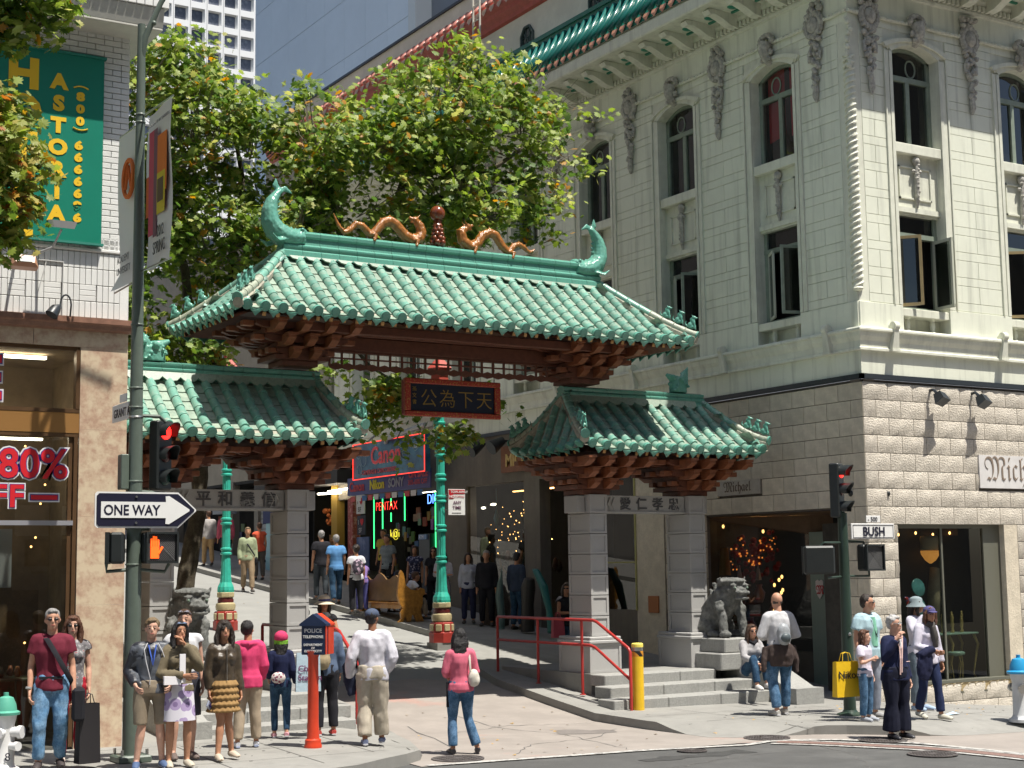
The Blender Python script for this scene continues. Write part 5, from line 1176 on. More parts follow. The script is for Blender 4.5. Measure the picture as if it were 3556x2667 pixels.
m.ball((px, 22.57, 6.08), .135, 20); pr_ = m.obj('ridge_pearl', MAROONC, gate, 'all')
m = MB()
m.tube([(px, 22.57, 5.5), (px, 22.57, 5.98)], [.10, .07], 10)
for k in range(6):
    z = 5.56+.075*k; r = .10-.010*k
    for q in range(6): a = q*pi/3+k*.5; m.ball((px+r*cos(a), 22.57+r*sin(a), z), .055-.005*k, 8)
m.obj('pearl_stand', MAROONC, pr_, 'all')
def fish(x0, s_):
    m = MB(); Y = 22.57
    P = [(.52, 5.38), (.38, 5.36), (.20, 5.38), (.04, 5.48), (-.04, 5.62), (-.05, 5.80), (-.01, 5.95), (.07, 6.07), (.14, 6.14)]
    R_ = [(.18, .14), (.20, .16), (.21, .18), (.20, .17), (.18, .15), (.15, .13), (.12, .10), (.085, .065), (.06, .04)]
    m.tube([(x0+s_*a, Y, b) for a, b in P], R_, 12)
    m.tube([(x0+s_*.12, Y, 6.11), (x0+s_*.05, Y, 6.22), (x0+s_*.06, Y, 6.33)], [(.05, .02), (.06, .02), (.012, .01)], 8)
    m.tube([(x0+s_*.12, Y, 6.13), (x0+s_*.22, Y, 6.18), (x0+s_*.34, Y, 6.11)], [(.05, .02), (.055, .02), (.012, .01)], 8)
    m.ball((x0+s_*.50, Y, 5.47), (.10, .15, .08)); m.ball((x0+s_*.60, Y, 5.42), (.07, .12, .05)); m.ball((x0+s_*.60, Y, 5.22), (.07, .12, .05)); m.tube([(x0+s_*.3, Y, 5.2), (x0+s_*.5, Y, 5.12)], [.1, .1], 8)
    for y_ in (-.14, .14): m.ball((x0+s_*.47, Y+y_, 5.50), .035, 8); m.tube([(x0+s_*.18, Y+y_, 5.34), (x0+s_*.0, Y+y_*1.6, 5.28), (x0-s_*.1, Y+y_*1.9, 5.36)], [(.06, .02), (.07, .02), (.01, .01)], 8)
    for k in range(7): m.tube([(x0+s_*(.5-.07*k), Y, 5.5), (x0+s_*(.46-.07*k), Y, 5.58-.012*abs(k-3))], [.03, .008], 5)
    for k in range(6): a = 5.6+.08*k; m.tube([(x0+s_*.06, Y, a), (x0+s_*.15, Y, a+.05)], [.03, .008], 5)
    o = remesh(m, 'fish_finial', [DTILE], .014, gate, 2, (.006, 30, 4)); return o
fish(9.36, 1); fish(15.72, -1)
def finial(x0, s_):
    m = MB(); Y = 22.57; z = 3.22; rr_2 = random.Random(2)
    m.tube([(x0, Y, z), (x0, Y, z+.22)], [(.2, .12), (.19, .1)], 10)
    for k in range(5): m.tube([(x0-s_*(.16-.04*k), Y+(.03 if k % 2 else -.03), z+.15), (x0-s_*(.20-.02*k), Y, z+.35), (x0-s_*(.24-.045*k), Y, z+.50-.03*k)], [.05, .04, .012], 7)
    m.tube([(x0, Y, z+.22), (x0+s_*.12, Y, z+.26), (x0+s_*.26, Y, z+.33)], [.1, .08, .03], 8); m.tube([(x0+s_*.05, Y, z+.14), (x0+s_*.22, Y, z+.16)], [.07, .03], 8)
    for k in range(26): m.ball((x0+rr_2.uniform(-.18, .2), Y+rr_2.choice((-1, 1))*rr_2.uniform(.07, .12), z+rr_2.uniform(.02, .3)), rr_2.uniform(.025, .05), 6)
    return remesh(m, 'dragon_head_finial', [DTILE], .013, gate, 1, (.006, 40, 4))
finial(7.42, 1); finial(17.50, -1)
# ================= left corner building =================
LY = 20.1; LX = 6.28
lb = thing('brick_building', 'white painted brick building with green banner above a travertine shopfront', 'building', (0, LY, -2.2))
m = MB(); m.box(-14, 6.1, LY+.02, 30, 3.3, 30); m.box(-14, LX, 30, 60, -2, 30); m.box(-14, LX, LY+.3, LY+.32, 3.2, 3.4); m.obj('wall_core', WJOINT, lb)  # core carried up out of view to block sky light and darken reflections
m = MB(); m.box(6.12, 6.14, LY+.02, 48, -2.2, 9.2); m.obj('side_wall', C(.5, .49, .46, .8, var=.1), lb)
# brick courses: bricks near the corner are parts of their own
BH = .082; bk = LB(); bk.bbox(.004, .236, -.018, .03, .004, BH-.006, .004); me_b = bk.mesh('brick', [WBRICK]); bk2 = LB(); bk2.bbox(.004, .116, -.018, .03, .004, BH-.006, .004); me_b2 = bk2.mesh('brick', [WBRICK])
far = MB(); cnt = 0; r = 0; z = 4.32
while z < 7.32:
    x = 6.22; odd = r % 2; k = 0
    while x > 2.6:
        w_ = .12 if ((r % 6 == 0)) else .24
        if odd and k == 0: w_ = .12
        x -= w_
        show = x > 5.50 or z > 6.92
        if show and cnt < 300 and x > 4.3: inst(me_b if w_ > .2 else me_b2, 'brick', lb, T(x, LY, z)); cnt += 1
        elif x < 4.5 or z > 6.9: far.add([(a+x, b+LY, c_+z) for a, b, c_ in (bk if w_ > .2 else bk2).v], (bk if w_ > .2 else bk2).f)
        k += 1
    z += BH; r += 1
stuff(far.obj('brickwork', WBRICK, lb, fix=False))
# soldier courses and basket panels above the shop
sol = LB(); sol.bbox(.003, .075, -.018, .03, .003, .215, .004); me_s = sol.mesh('brick', [WBRICK]); hz = LB(); hz.bbox(.003, .222, -.018, .03, .003, .072, .004); me_h = hz.mesh('brick', [WBRICK])
z = 3.40; row = 0
while z < 4.3:
    x = 6.13; i = 0
    while x > 3.2:
        if row in (1,) and i % 6 in (2, 3, 4) and i % 6 == 4 and x-.234 > 3.2:
            for q in range(3): inst(me_h, 'brick', lb, T(x-.156-.078, LY, z+.074*q)) if x > 4.4 else None
            x -= .234; i += 3; continue
        x -= .078; i += 1
        if x > 4.4: inst(me_s, 'brick', lb, T(x, LY, z))
    z += .222; row += 1
m = MB(); m.box(-14, 4.4, LY-.015, LY+.02, 3.4, 4.32); m.box(6.13, 6.25, LY-.02, LY+.02, 3.4, 4.3); m.obj('brick_panel', WBRICK, lb)
m = MB(); m.bbox(-14, 6.32, LY-.04, LY+.1, 4.30, 4.34, .006); m.obj('brick_ledge', WBRICK, lb)
# overhanging storey
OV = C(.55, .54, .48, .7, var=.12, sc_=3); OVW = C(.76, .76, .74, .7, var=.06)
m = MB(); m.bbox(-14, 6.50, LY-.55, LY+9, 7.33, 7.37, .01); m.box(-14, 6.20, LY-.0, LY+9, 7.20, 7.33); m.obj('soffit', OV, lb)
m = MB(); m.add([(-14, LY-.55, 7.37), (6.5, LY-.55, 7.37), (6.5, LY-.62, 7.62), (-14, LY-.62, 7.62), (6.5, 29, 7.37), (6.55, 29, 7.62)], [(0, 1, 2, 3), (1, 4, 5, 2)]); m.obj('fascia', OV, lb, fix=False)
m = MB(); k = 0; x = 6.56
while x > 2: m.bbox(x-.11, x-.004, LY-.64, LY-.5, 7.63, 8.3, .006); x -= .115
m.box(-14, 6.54, LY-.6, LY+8, 7.62, 8.25); m.bbox(-14, 6.58, LY-.66, LY+8, 8.3, 8.8, .01); m.obj('parapet_brick', OVW, lb)
# green banner sign
sg = thing('wall_banner', 'tall green banner with yellow letters fixed to white brick wall', 'banner', (5.2, LY-.05, 4.4))
MB().box(3.3, 5.84, LY-.10, LY-.04, 4.40, 6.96).obj('banner_panel', SIGNG, sg)
MB().box(3.3, 5.87, LY-.115, LY-.035, 6.95, 6.985).obj('banner_rail', C(.02, .2, .15), sg); MB().box(3.3, 5.87, LY-.115, LY-.035, 4.37, 4.40).obj('banner_rail', C(.02, .2, .15), sg)
YB = LY-.105
def colt(s_, x, ztop, dz, size, off, sx=1.0):
    for k, ch in enumerate(s_):
        if ch != ' ': text('banner_letter', ch, size, SIGNY, sg, FS(x, YB, ztop-dz*k-size*.72), depth=.003, off=off, sx=sx, align='CENTER')
for k, ch in enumerate('HOTEL'): text('banner_letter', ch, .54, SIGNY, sg, FS(4.77, YB, 6.42-.50*k), depth=.003, off=.030, sx=1.05, align='CENTER')
colt('ASTORIA', 5.235, 6.66, .300, .275, .016, 1.1)
for k, ch in enumerate('800'): text('banner_letter', ch, .15, SIGNY, sg, FS(5.525, YB, 6.335-.17*k), depth=.003, off=.010, sx=1.35, align='CENTER')
for k, ch in enumerate('6666696'): text('banner_letter', ch, .15, SIGNY, sg, FS(5.51, YB, 5.66-.165*k), depth=.003, off=.010, sx=1.35, align='CENTER')
for z_, s_ in ((6.50, 1), (5.95, -1)):
    m = MB(); m.tube([(5.43+.018*k, YB-.002, z_+s_*.028*(1-((k-5.5)/5.5)**2)) for k in range(12)], .010, 5); m.obj('banner_letter', SIGNY, sg)
# flood lights, conduits
fl = thing('flood_light', 'grey floodlight fixture under the bottom edge of the green banner', 'floodlight', (5.25, LY-.5, 4.45))
m = LB(); m.add([(-.16, -.12, .03), (.16, -.12, .03), (.16, .12, .08), (-.16, .12, .08), (-.13, -.10, -.06), (.13, -.10, -.06), (.13, .08, -.02), (-.13, .08, -.02)], [(0,1,2,3),(7,6,5,4),(0,4,5,1),(1,5,6,2),(2,6,7,3),(3,7,4,0)]); m.obj('lamp_housing', C(.42, .42, .42, .4), fl, M=T(5.20, LY-.55, 4.50))
m = MB(); m.tube([(5.2, LY-.5, 4.45), (5.15, LY-.3, 4.25), (5.0, LY, 4.2)], .015, 6); m.obj('bracket', C(.4, .4, .4), fl)
f2 = thing('flood_light', 'tan hexagonal floodlight box with glass front on white brick wall', 'floodlight', (4.8, LY-.4, 4.0), 0)
m = MB(); m.add([(4.62, LY-.55, 3.97), (4.86, LY-.55, 3.97), (4.92, LY-.50, 3.92), (4.57, LY-.50, 3.92), (4.60, LY-.5, 4.07), (4.88, LY-.5, 4.07), (4.60, LY-.35, 4.09), (4.88, LY-.35, 4.09), (4.55, LY-.35, 3.90), (4.93, LY-.35, 3.90)], [(0,1,5,4),(0,3,2,1),(1,2,9,7,5),(0,4,6,8,3),(4,5,7,6),(3,8,9,2),(6,7,9,8)]); m.obj('lamp_housing', C(.42, .22, .13, .4), f2)
m = MB(); m.add([(4.65, LY-.557, 3.975), (4.83, LY-.557, 3.975), (4.83, LY-.530, 4.03), (4.65, LY-.530, 4.03)], [(0,1,2,3)]); m.obj('lamp_glass', C(.35, .38, .36, .15), f2, fix=False)
m = MB(); m.tube([(4.75, LY-.4, 4.08), (4.75, LY-.2, 4.16), (4.75, LY, 4.16)], .02, 6); m.obj('bracket', C(.55, .56, .55), f2)
m = MB(); m.tube([(4.4, LY-.03, 4.13), (5.36, LY-.03, 4.12), (5.36, LY-.03, 3.4)], .012, 5); m.tube([(5.14, LY-.03, 4.12), (5.02, LY-.03, 3.62)], .008, 5); tag(m.obj('wall_conduit', C(.5, .5, .48), None), 'thin metal conduit running down the white brick wall', 'conduit')
ga = thing('gooseneck_lamp', 'small black gooseneck lamp on the ledge over travertine shopfront', 'lamp', (5.35, LY-.2, 3.4))
m = MB(); m.tube([(5.36+.07*cos(a), LY-.2-.0, 3.52+.13*sin(a)) for a in [pi*k/8 for k in range(9)]]+[(5.29, LY-.22, 3.46)], .012, 6); m.tube([(5.43, LY-.2, 3.52), (5.43, LY-.16, 3.37)], .012, 6); m.obj('neck', BLACKM, ga, True)
m = MB(); m.tube([(5.28, LY-.22, 3.50), (5.22, LY-.24, 3.45), (5.16, LY-.26, 3.36)], [.02, .07, .085], 12); m.obj('shade', BLACKM, ga, True)
# travertine base with cornice and shop windows
m = MB(); m.quad((-14, LY-.0, 3.39), (-14, LY-.14, 3.38), (6.32, LY-.14, 3.38), (6.32, LY, 3.39))
for (d0, z0), (d1, z1) in zip([(.14, 3.38), (.14, 3.31), (.10, 3.29), (.08, 3.24), (.04, 3.22)], [(.14, 3.31), (.10, 3.29), (.08, 3.24), (.04, 3.22), (.0, 3.21)]): m.quad((-14, LY-d0, z0), (-14, LY-d1, z1), (6.30, LY-d1, z1), (6.30, LY-d0, z0))
m.quad((6.30, LY-.14, 3.38), (6.30, LY-.04, 3.22), (6.30, LY+9, 3.22), (6.30, LY+9, 3.38))
m.obj('shop_cornice', TRAVD, lb, fix=False)
def slabp(x0, x1, z0, z1): MB().bbox(x0+.003, x1-.003, LY-.012, LY+.05, z0+.001, z1-.001, .001).obj('travertine_slab', TRAV, lb)
slabp(5.62, 6.26, 1.9, 3.0); slabp(5.62, 6.26, .75, 1.9); slabp(5.62, 6.26, -.4, .75); slabp(5.62, 6.26, -1.5, -.4); slabp(5.62, 6.26, -2.4, -1.5); slabp(5.0, 6.26, 3.0, 3.22); slabp(2, 5.0, 3.0, 3.22)
m = MB(); m.box(6.2, 6.262, LY+.05, 48, -2.4, 3.22); m.obj('travertine_return', TRAV, lb)
m = MB()
m.box(2, 5.62, LY+.02, LY+.12, 2.95, 3.0); m.box(5.57, 5.62, LY-.01, LY+.12, 2.16, 2.96); m.box(2, 5.62, LY-.01, LY+.12, 2.12, 2.17)
bf = m.obj('transom_frame', BROWNG, lb); MB().box(2, 5.62, LY-.005, LY+.1, 1.85, 2.118).obj('bronze_panel', C(.50, .26, .09, .3, metal=.5), bf)
m = MB(); m.box(2, 5.62, LY+.0, LY+.1, 1.80, 1.848); m.box(5.56, 5.61, LY-.0, LY+.1, -2.2, 1.8); m.box(5.50, 5.555, LY+.03, LY+.1, -2.2, 1.8); m.obj('window_frame', BROWNG, lb)
m = MB(); m.box(2, 5.56, LY-.02, LY+.06, .64, .70); m.obj('door_rail', C(.55, .55, .6, .3, metal=.6), lb)
m = MB(); m.quad((2, LY+.06, 2.17), (5.57, LY+.06, 2.17), (5.57, LY+.06, 2.95), (2, LY+.06, 2.95)); m.obj('window_pane', GLASS, lb, fix=False)
m = MB(); m.quad((2, LY+.05, -2.1), (5.5, LY+.05, -2.1), (5.5, LY+.05, 1.8), (2, LY+.05, 1.8)); m.obj('window_pane', GLASS, lb, fix=False)
m = MB(); m.box(2, 6.0, LY+2.4, LY+2.5, -2.4, 3.1); m.box(5.9, 6.0, LY+.1, LY+2.4, -2.4, 3.1); m.box(2, 6, LY+.1, LY+2.5, 3.0, 3.05); m.obj('shop_room', C(.40, .29, .18, .9, var=.4, sc_=1.5), lb); m = MB(); m.box(2, 6, LY+.1, LY+2.4, -2.25, -2.2); m.obj('shop_floor', C(.2, .19, .17), lb)
m = MB(); m.box(3.6, 5.0, LY+.8, LY+.9, -.2, -.16); m.box(3.6, 5.45, LY+1.2, LY+1.25, -2.2, -.2); m.obj('shop_partition', C(.22, .14, .07, .6, var=.3), lb)
m = MB(); m.box(4.76, 5.02, LY+.95, LY+1.0, -.18, .62); m.obj('light_panel', C(.5, .52, .52), lb)
m = MB(); m.tube([(4.63, LY+.5, -.15), (4.63, LY+.5, .5)], .02, 8); m.obj('display_pole', C(.6, .55, .4, .3), lb)
for k in range(16): m = MB(); m.ball((4.45+random.random()*.3, LY+.6, .48+random.random()*.12), .04, 6); m.obj('fruit_garland', C(*random.choice([(.45, .06, .02), (.03, .12, .04), (.5, .2, .02)])), lb, 'all')
for k in range(14): m = MB(); x = 4.2+random.random()*1.2; m.lathe([(.03, 0), (.045, .06), (.02, .14)], 8, (x, LY+.6+random.random()*.4, -1.33)); m.obj('small_curio', C(random.random()*.5, random.random()*.3, random.random()*.2, .4), lb, 'all')
m = MB(); m.bbox(4.1, 5.4, LY+.4, LY+1.1, -1.36, -1.33, .005); 
for x in (4.2, 4.6, 5.0, 5.3): m.tube([(x, LY+.5, -1.34), (x+.03, LY+.5, -2.1)], .015, 5)
m.obj('display_table', C(.10, .11, .06, .4), lb)
for k in range(6): blob('shop_light', (5.35-.03*k, LY+.6+.1*k, [1.2, .95, .5, .38, -.9, 1.75][k]), .015, WARM, lb, 6)
WH = C(.75, .75, .75, .5); REDV = C(.62, .02, .03, .4); BLV = C(.03, .03, .25, .4)
dcl = thing('window_decal', 'big red 80% off lettering with white outline on the shop glass', 'decal', (5.0, LY+.03, .8))
def dec(s_, x, z, size, sx=1.0, sp=1.0):
    for mt, o_, y in ((WH, .040, .018), (BLV, .022, .012), (REDV, .012, .006)): text('decal_lettering', s_, size, mt, dcl, FS(x, LY+y, z), depth=.001, off=o_*size/.5, sx=sx, sp=sp)
dec('80%', 4.60, 1.26, .52, .98, 1.05); dec('FF', 4.52, .88, .40, 1.05, 1.08)
for mt, o_, y in ((WH, .03, .016), (BLV, .012, .011), (REDV, .0, .005)): MB().bbox(5.02-o_, 5.36+o_, LY+y, LY+y+.003, .97-o_, 1.03+o_, .001).obj('decal_bar', mt, dcl)
dc2 = thing('window_decal', 'red letter with white outline on the upper shop window at the photo edge', 'decal', (4.6, LY+.03, 2.4))
for mt, o_, y in ((WH, .05, .018), (BLV, .03, .012), (REDV, .016, .006)): text('decal_lettering', 'E', .80, mt, dc2, FS(4.28, LY+y, 2.27), depth=.001, off=o_, sx=.85)

# ================= towers behind =================
TWW = mat('white_precast_grid', (.80, .80, .78), .6, var=.04, sc_=.3); TWG = mat('tower_glass', (.09, .10, .13), .12, var=.5, sc_=.25, col2=(.20, .21, .24))
tw = thing('office_tower', 'white office tower with a grid of square windows', 'tower', (60, 200, -5))
m = MB(); m.box(8, 80.6, 200.9, 240, -5, 120); m.obj('tower_core', TWG, tw)
cell = LB(); px_, pz_ = 2.45, 2.98
o0 = [(0, 0, 0), (px_, 0, 0), (px_, 0, pz_), (0, 0, pz_)]; i0 = [(.22, 0, .72), (2.2, 0, .72), (2.2, 0, 2.78), (.22, 0, 2.78)]; i1 = [(.32, .55, .85), (2.0, .55, .85), (2.0, .55, 2.65), (.32, .55, 2.65)]
cell.add(o0+i0+i1, [(0,1,5,4),(1,2,6,5),(2,3,7,6),(3,0,4,7),(4,5,9,8),(5,6,10,9),(6,7,11,10),(7,4,8,11)])
cell.add([(0, -.03, 0), (.09, -.03, 0), (.09, -.03, pz_), (0, -.03, pz_)], [(0, 1, 2, 3)], 1); me_cell = cell.mesh('facade_cell', [TWW, C(.45, .45, .45)], fix=False)
gl = LB(); gl.quad((.3, .57, .8), (2.05, .57, .8), (2.05, .57, 2.7), (.3, .57, 2.7)); me_g = gl.mesh('window', [mat('tower_window_glass', (.10, .11, .14), .15, var=.6, sc_=.8, col2=(.22, .23, .26), rnd=.6)], fix=False)
rest = MB(); rest2 = MB(); cnt = 0
for j in range(-22, 9):
    for i in range(0, 22):
        x = 80.2-px_*(i+1)+.0; z = 76.5+pz_*j
        if i < 9 and j > -12 and cnt < 150: inst(me_cell, 'facade_cell', tw, T(x, 200, z)); inst(me_g, 'window', tw, T(x, 200, z)); cnt += 1
        else: rest.add([(a+x, b+200, c_+z) for a, b, c_ in cell.v], cell.f); rest2.add([(a+x, b+200, c_+z) for a, b, c_ in gl.v], gl.f)
stuff(rest.obj('facade_grid', TWW, tw, fix=False)); stuff(rest2.obj('far_windows', TWG, tw, fix=False))
gt = thing('office_tower', 'blank blue-grey concrete tower with narrow pale pier at its right edge', 'tower', (50, 95, -5))
GC = C(.80, .85, .88, .9, var=.05, sc_=.3)
m = MB(); m.box(45.05, 80, 85.3, 112.2, -5, 90); m.obj('wall_core', C(.2, .22, .24), gt)
for k in range(16):
    z = 6+4.3*k
    for j in range(8): MB().box(45, 45.1, 85.35+3.36*j, 85.35+3.36*(j+1)-.02, z+.02, z+4.28).obj('concrete_panel', GC, gt)
m = MB(); m.box(44.8, 47, 84.3, 85.3, -5, 90); m.obj('pale_pier', C(.72, .72, .68, .8), gt)
m = MB(); m.box(46, 80, 66, 84.3, -5, 38.0); m.box(46, 80, 66, 84.3, 41.6, 90); m.obj('shaded_block', C(.22, .23, .25), gt); m = MB(); m.box(46.2, 80, 66, 84.3, 38.0, 41.6); m.obj('window_band', TWG, gt)
for y in (72, 76, 80): MB().box(46.0, 46.3, y, y+.3, 38, 41.6).obj('window_mullion', C(.25, .35, .4), gt)

ob = thing('building_across', 'plain beige block across the street behind the viewer, facing the crossing', 'building', (10, -20, -2))
m = MB(); m.box(-30, 60, -40, -14, -3, 32); m.obj('wall', C(.30, .26, .2, .8), ob)  # out of view, added to keep bright sky out of the window reflections

for (x, y) in ((4.9, LY+.9), (4.3, LY+1.7)): MB().box(x-.5, x+.5, y-.04, y+.04, 2.93, 2.97).obj('ceiling_fill_light', WHITEL, lb)  # ceiling lights made larger so that they brighten the room
for (x, y) in ((5.2, LY+1.4), (4.5, LY+.5)): MB().box(x-.3, x+.3, y-.04, y+.04, 1.86, 1.89).obj('ceiling_fill_light', WHITEL, lb)  # lower strips are added only to brighten the shop behind the glass
# ================= street furniture =================
SGB = C(.012, .012, .03, .4)
p = thing('lamp_post', 'tall olive green street pole at left carrying banners, signs and signals', 'pole', (5.83, 18.35, -2.2))
m = MB(); m.tube([(5.83, 18.35, -2.2), (5.83, 18.35, 1), (5.83, 18.35, 3.1), (5.825, 18.35, 6.92)], [.105, .088, .072, .05], 20); m.obj('shaft', OLIVE, p, True)
m = MB(); m.bbox(5.63, 6.03, 18.15, 18.55, -2.245, -2.15, .02); m.obj('base_plate', OLIVE, p)
for a in (5.68, 5.98):
    for b in (18.2, 18.5): m = MB(); m.tube([(a, b, -2.15), (a, b, -2.08)], .02, 6); m.obj('anchor_bolt', BRASSC, p)
m = MB(); m.tube([(5.83, 18.34, 6.45), (5.86, 18.3, 6.75), (6.03, 18.25, 7.2), (6.5, 18.1, 8.2), (7.0, 17.9, 8.6)], [.035, .04, .035, .03, .03], 10); m.ball((5.95, 18.25, 6.93), .035, 8); m.obj('lamp_arm', OLIVE, p, True)
for z in (5.73, 5.63, 3.05, 2.26, 2.02, 1.90, 1.11, .10):
    r = .105-(z+2.2)*.0064; m = MB(); m.lathe([(r+.006, 0), (r+.012, .01), (r+.006, .025)], 18, (5.828, 18.35, z)); m.obj('pole_band', OLIVE if z != 1.9 else BRASSC, p, True)
m = MB(); m.bbox(5.64, 5.74, 18.3, 18.45, 1.02, 1.45, .01); m.obj('junction_box', OLIVE, p)
# banners
WB = C(.66, .66, .64, .6, bump=.1, bsc=8)
b = thing('street_banner', 'white pole banner with pink, orange and yellow panels on right of the left pole', 'banner', (5.9, 17.85, 3.0))
m = MB(); NB = 10; vs = []
for j in range(NB+1):
    for i in range(7):
        y = 18.25-.9*i/6; z = 3.74+1.96*j/NB-(.04*sin(i*1.2) if j == 0 else 0); vs.append((5.90+.02*sin(i*.9+j*.7), y, z))
m.add(vs, [(j*7+i, j*7+i+1, (j+1)*7+i+1, (j+1)*7+i) for j in range(NB) for i in range(6)]); m.obj('banner_cloth', WB, b, 'all', fix=False)
def bq(y0, y1, z0, z1, mt, o, sk=0): MB().add([(5.872-o, y0, z0), (5.872-o, y1, z0+sk), (5.872-o, y1, z1+sk), (5.872-o, y0, z1)], [(0, 1, 2, 3)]).obj('printed_panel', mt, b, fix=False)
bq(18.12, 17.80, 4.122, 5.443, C(.45, .06, .10), .0); bq(17.93, 17.80, 4.085, 5.443, C(.16, .07, .10), .002); bq(18.22, 17.5, 4.379, 4.893, C(.55, .12, .03), -.002); bq(17.80, 17.45, 4.599, 5.333, C(.62, .16, .02), .001); bq(17.80, 17.5, 4.342, 4.856, C(.55, .45, .02), .003); bq(17.78, 17.56, 4.489, 4.782, C(.10, .06, .03), .005)
text('banner_lettering', 'SPRING', .22, C(.05, .05, .05), b, FW(5.862, 17.90, 3.86), depth=.002, off=.0, sx=.62); text('banner_lettering', '2012', .20, C(.05, .05, .05), b, FW(5.862, 17.75, 4.06), depth=.002, sx=.62); text('banner_lettering', 'ACADEMY OF ART UNIVERSITY', .055, C(.25, .25, .25), b, FW(5.862, 18.1, 5.5), depth=.002)
m = MB(); m.tube([(5.85, 18.3, 5.72), (5.90, 17.32, 5.72)], .012, 6); m.tube([(5.85, 18.3, 3.73), (5.90, 17.32, 3.73)], .012, 6); m.obj('banner_rod', BRASSC, b)
b = thing('street_banner', 'white pole banner with orange logo, half hidden behind the left pole', 'banner', (5.9, 18.9, 3.0))
m = MB(); vs = []
for j in range(NB+1):
    for i in range(7):
        y = 18.42+.78*i/6; z = 3.66+1.98*j/NB+(.10*(1-i/6)**3*0 if j == 0 else 0); vs.append((5.84-(.10*((i/6)**2) if j == 0 else .03*sin(i*.8+j*.4)*((i/6))), y, z-(.05*i/6 if j == 0 else 0)))
m.add(vs, [(j*7+i, j*7+i+1, (j+1)*7+i+1, (j+1)*7+i) for j in range(NB) for i in range(6)]); m.obj('banner_cloth', WB, b, 'all', fix=False)
m = MB(); m.tube([(5.80, 18.72+.2*cos(q*pi/10), 5.0+.24*sin(q*pi/10)) for q in range(21)], .03, 6); m.tube([(5.80, 18.84, 4.88), (5.80, 18.72, 5.16), (5.80, 18.62, 4.88)], .02, 6); m.obj('orange_logo', C(.60, .14, .02), b)
text('banner_lettering', 'ACADEMY', .13, C(.2, .2, .2), b, FW(5.795, 19.12, 3.95), depth=.002, sx=.8); text('banner_lettering', 'UNIVERSITY', .13, C(.2, .2, .2), b, FW(5.79, 19.12, 3.80), depth=.002, sx=.8)
m = MB(); m.tube([(5.85, 18.4, 5.66), (5.84, 19.22, 5.66)], .012, 6); m.tube([(5.85, 18.4, 3.64), (5.80, 19.22, 3.60)], .012, 6); m.obj('banner_rod', BRASSC, b)
# one way sign
def arrow_plate(mb, x0, x1, xt, z0, z1, y0, y1, r=.03): mb.prism([(x0+r, z0), (x1, z0), (xt, (z0+z1)/2-.01), (xt, (z0+z1)/2+.01), (x1, z1), (x0+r, z1), (x0, z1-r), (x0, z0+r)], y0, y1, 'y')
s_ = thing('one_way_sign', 'black and white ONE WAY arrow sign pointing right on the left pole', 'sign', (5.93, 18.2, .55))
m = MB(); arrow_plate(m, 5.30, 6.33, 6.56, .55, .985, 18.205, 18.22); m.obj('sign_plate', WHITEP, s_)
m = MB(); arrow_plate(m, 5.32, 6.325, 6.535, .57, .965, 18.198, 18.204); m.obj('black_field', SGB, s_)
m = MB(); m.prism([(5.37, .67), (6.17, .67), (6.17, .66), (6.165, .60), (6.21, .595), (6.47, .757), (6.47, .777), (6.21, .94), (6.165, .935), (6.17, .88), (6.17, .865), (5.37, .865)], 18.190, 18.197, 'y'); m.obj('white_arrow', WHITEP, s_)
text('sign_lettering', 'ONE WAY', .172, SGB, s_, FS(5.40, 18.188, .707), depth=.001, off=.0035, sx=.86, sp=1.0)
for z in (.61, .925): m = MB(); m.tube([(5.80, 18.2, z), (5.80, 18.18, z)], .014, 8); m.obj('bolt', BRASSC, s_)
# street name sign
s_ = thing('street_name_sign', 'white GRANT street name sign seen edge-on left of the pole', 'sign', (5.78, 18.8, 1.9))
MB().bbox(5.76, 5.785, 18.44, 19.10, 1.90, 2.115, .004).obj('sign_blade', WHITEP, s_); text('sign_lettering', 'GRANT AV', .15, SGB, s_, FW(5.757, 19.03, 1.95), depth=.001, off=.002, sx=1.0)
MB().bbox(5.765, 5.78, 18.55, 18.82, 2.13, 2.23, .003).obj('number_plate', WHITEP, s_)
def signal(x, y, ztop, n_, lab, ang, grp='traffic signals showing red'):
    t = thing('traffic_signal', lab, 'traffic light', (x, y, ztop-.85), ang, grp)
    m = LB(); m.bbox(-.13, .13, 0, .16, .0, .86, .02); m.obj('signal_housing', CASE, t)
    for k in range(3):
        z = .72-.285*k
        v = LB(); N = 14; vs = []
        for (yy, rr_) in ((.0, .105), (-.20, .112)):
            for q in range(N+1): a = -pi*.18+pi*1.36*q/N; yk = yy*(1 if yy == 0 else (.55+.45*sin(max(0, min(pi, a))))); vs.append((rr_*cos(a), yk, z+rr_*sin(a)))
        for (yy, rr_) in ((.0, .098), (-.20, .105)):
            for q in range(N+1): a = -pi*.18+pi*1.36*q/N; yk = yy*(1 if yy == 0 else (.55+.45*sin(max(0, min(pi, a))))); vs.append((rr_*cos(a), yk, z+rr_*sin(a)))
        M_ = N+1; fs = []
        for q in range(N): fs += [(q, q+1, M_+q+1, M_+q), (2*M_+q, 3*M_+q, 3*M_+q+1, 2*M_+q+1), (M_+q, M_+q+1, 3*M_+q+1, 3*M_+q)]
        v.add(vs, fs); v.obj('visor', CASE, t, True)
        l = LB(); l.ball((0, -.005, z), (.095, .03, .095), 14); l.obj('lens', glow(1, .02, .015, 2.6) if k == 0 else (C(.06, .01, .01, .25) if k == 1 else C(.01, .05, .04, .25)), t, 'all')
    return t
s1 = signal(6.20, 18.33, 1.87, 3, 'black traffic signal showing red on the tall left pole', radians(28))
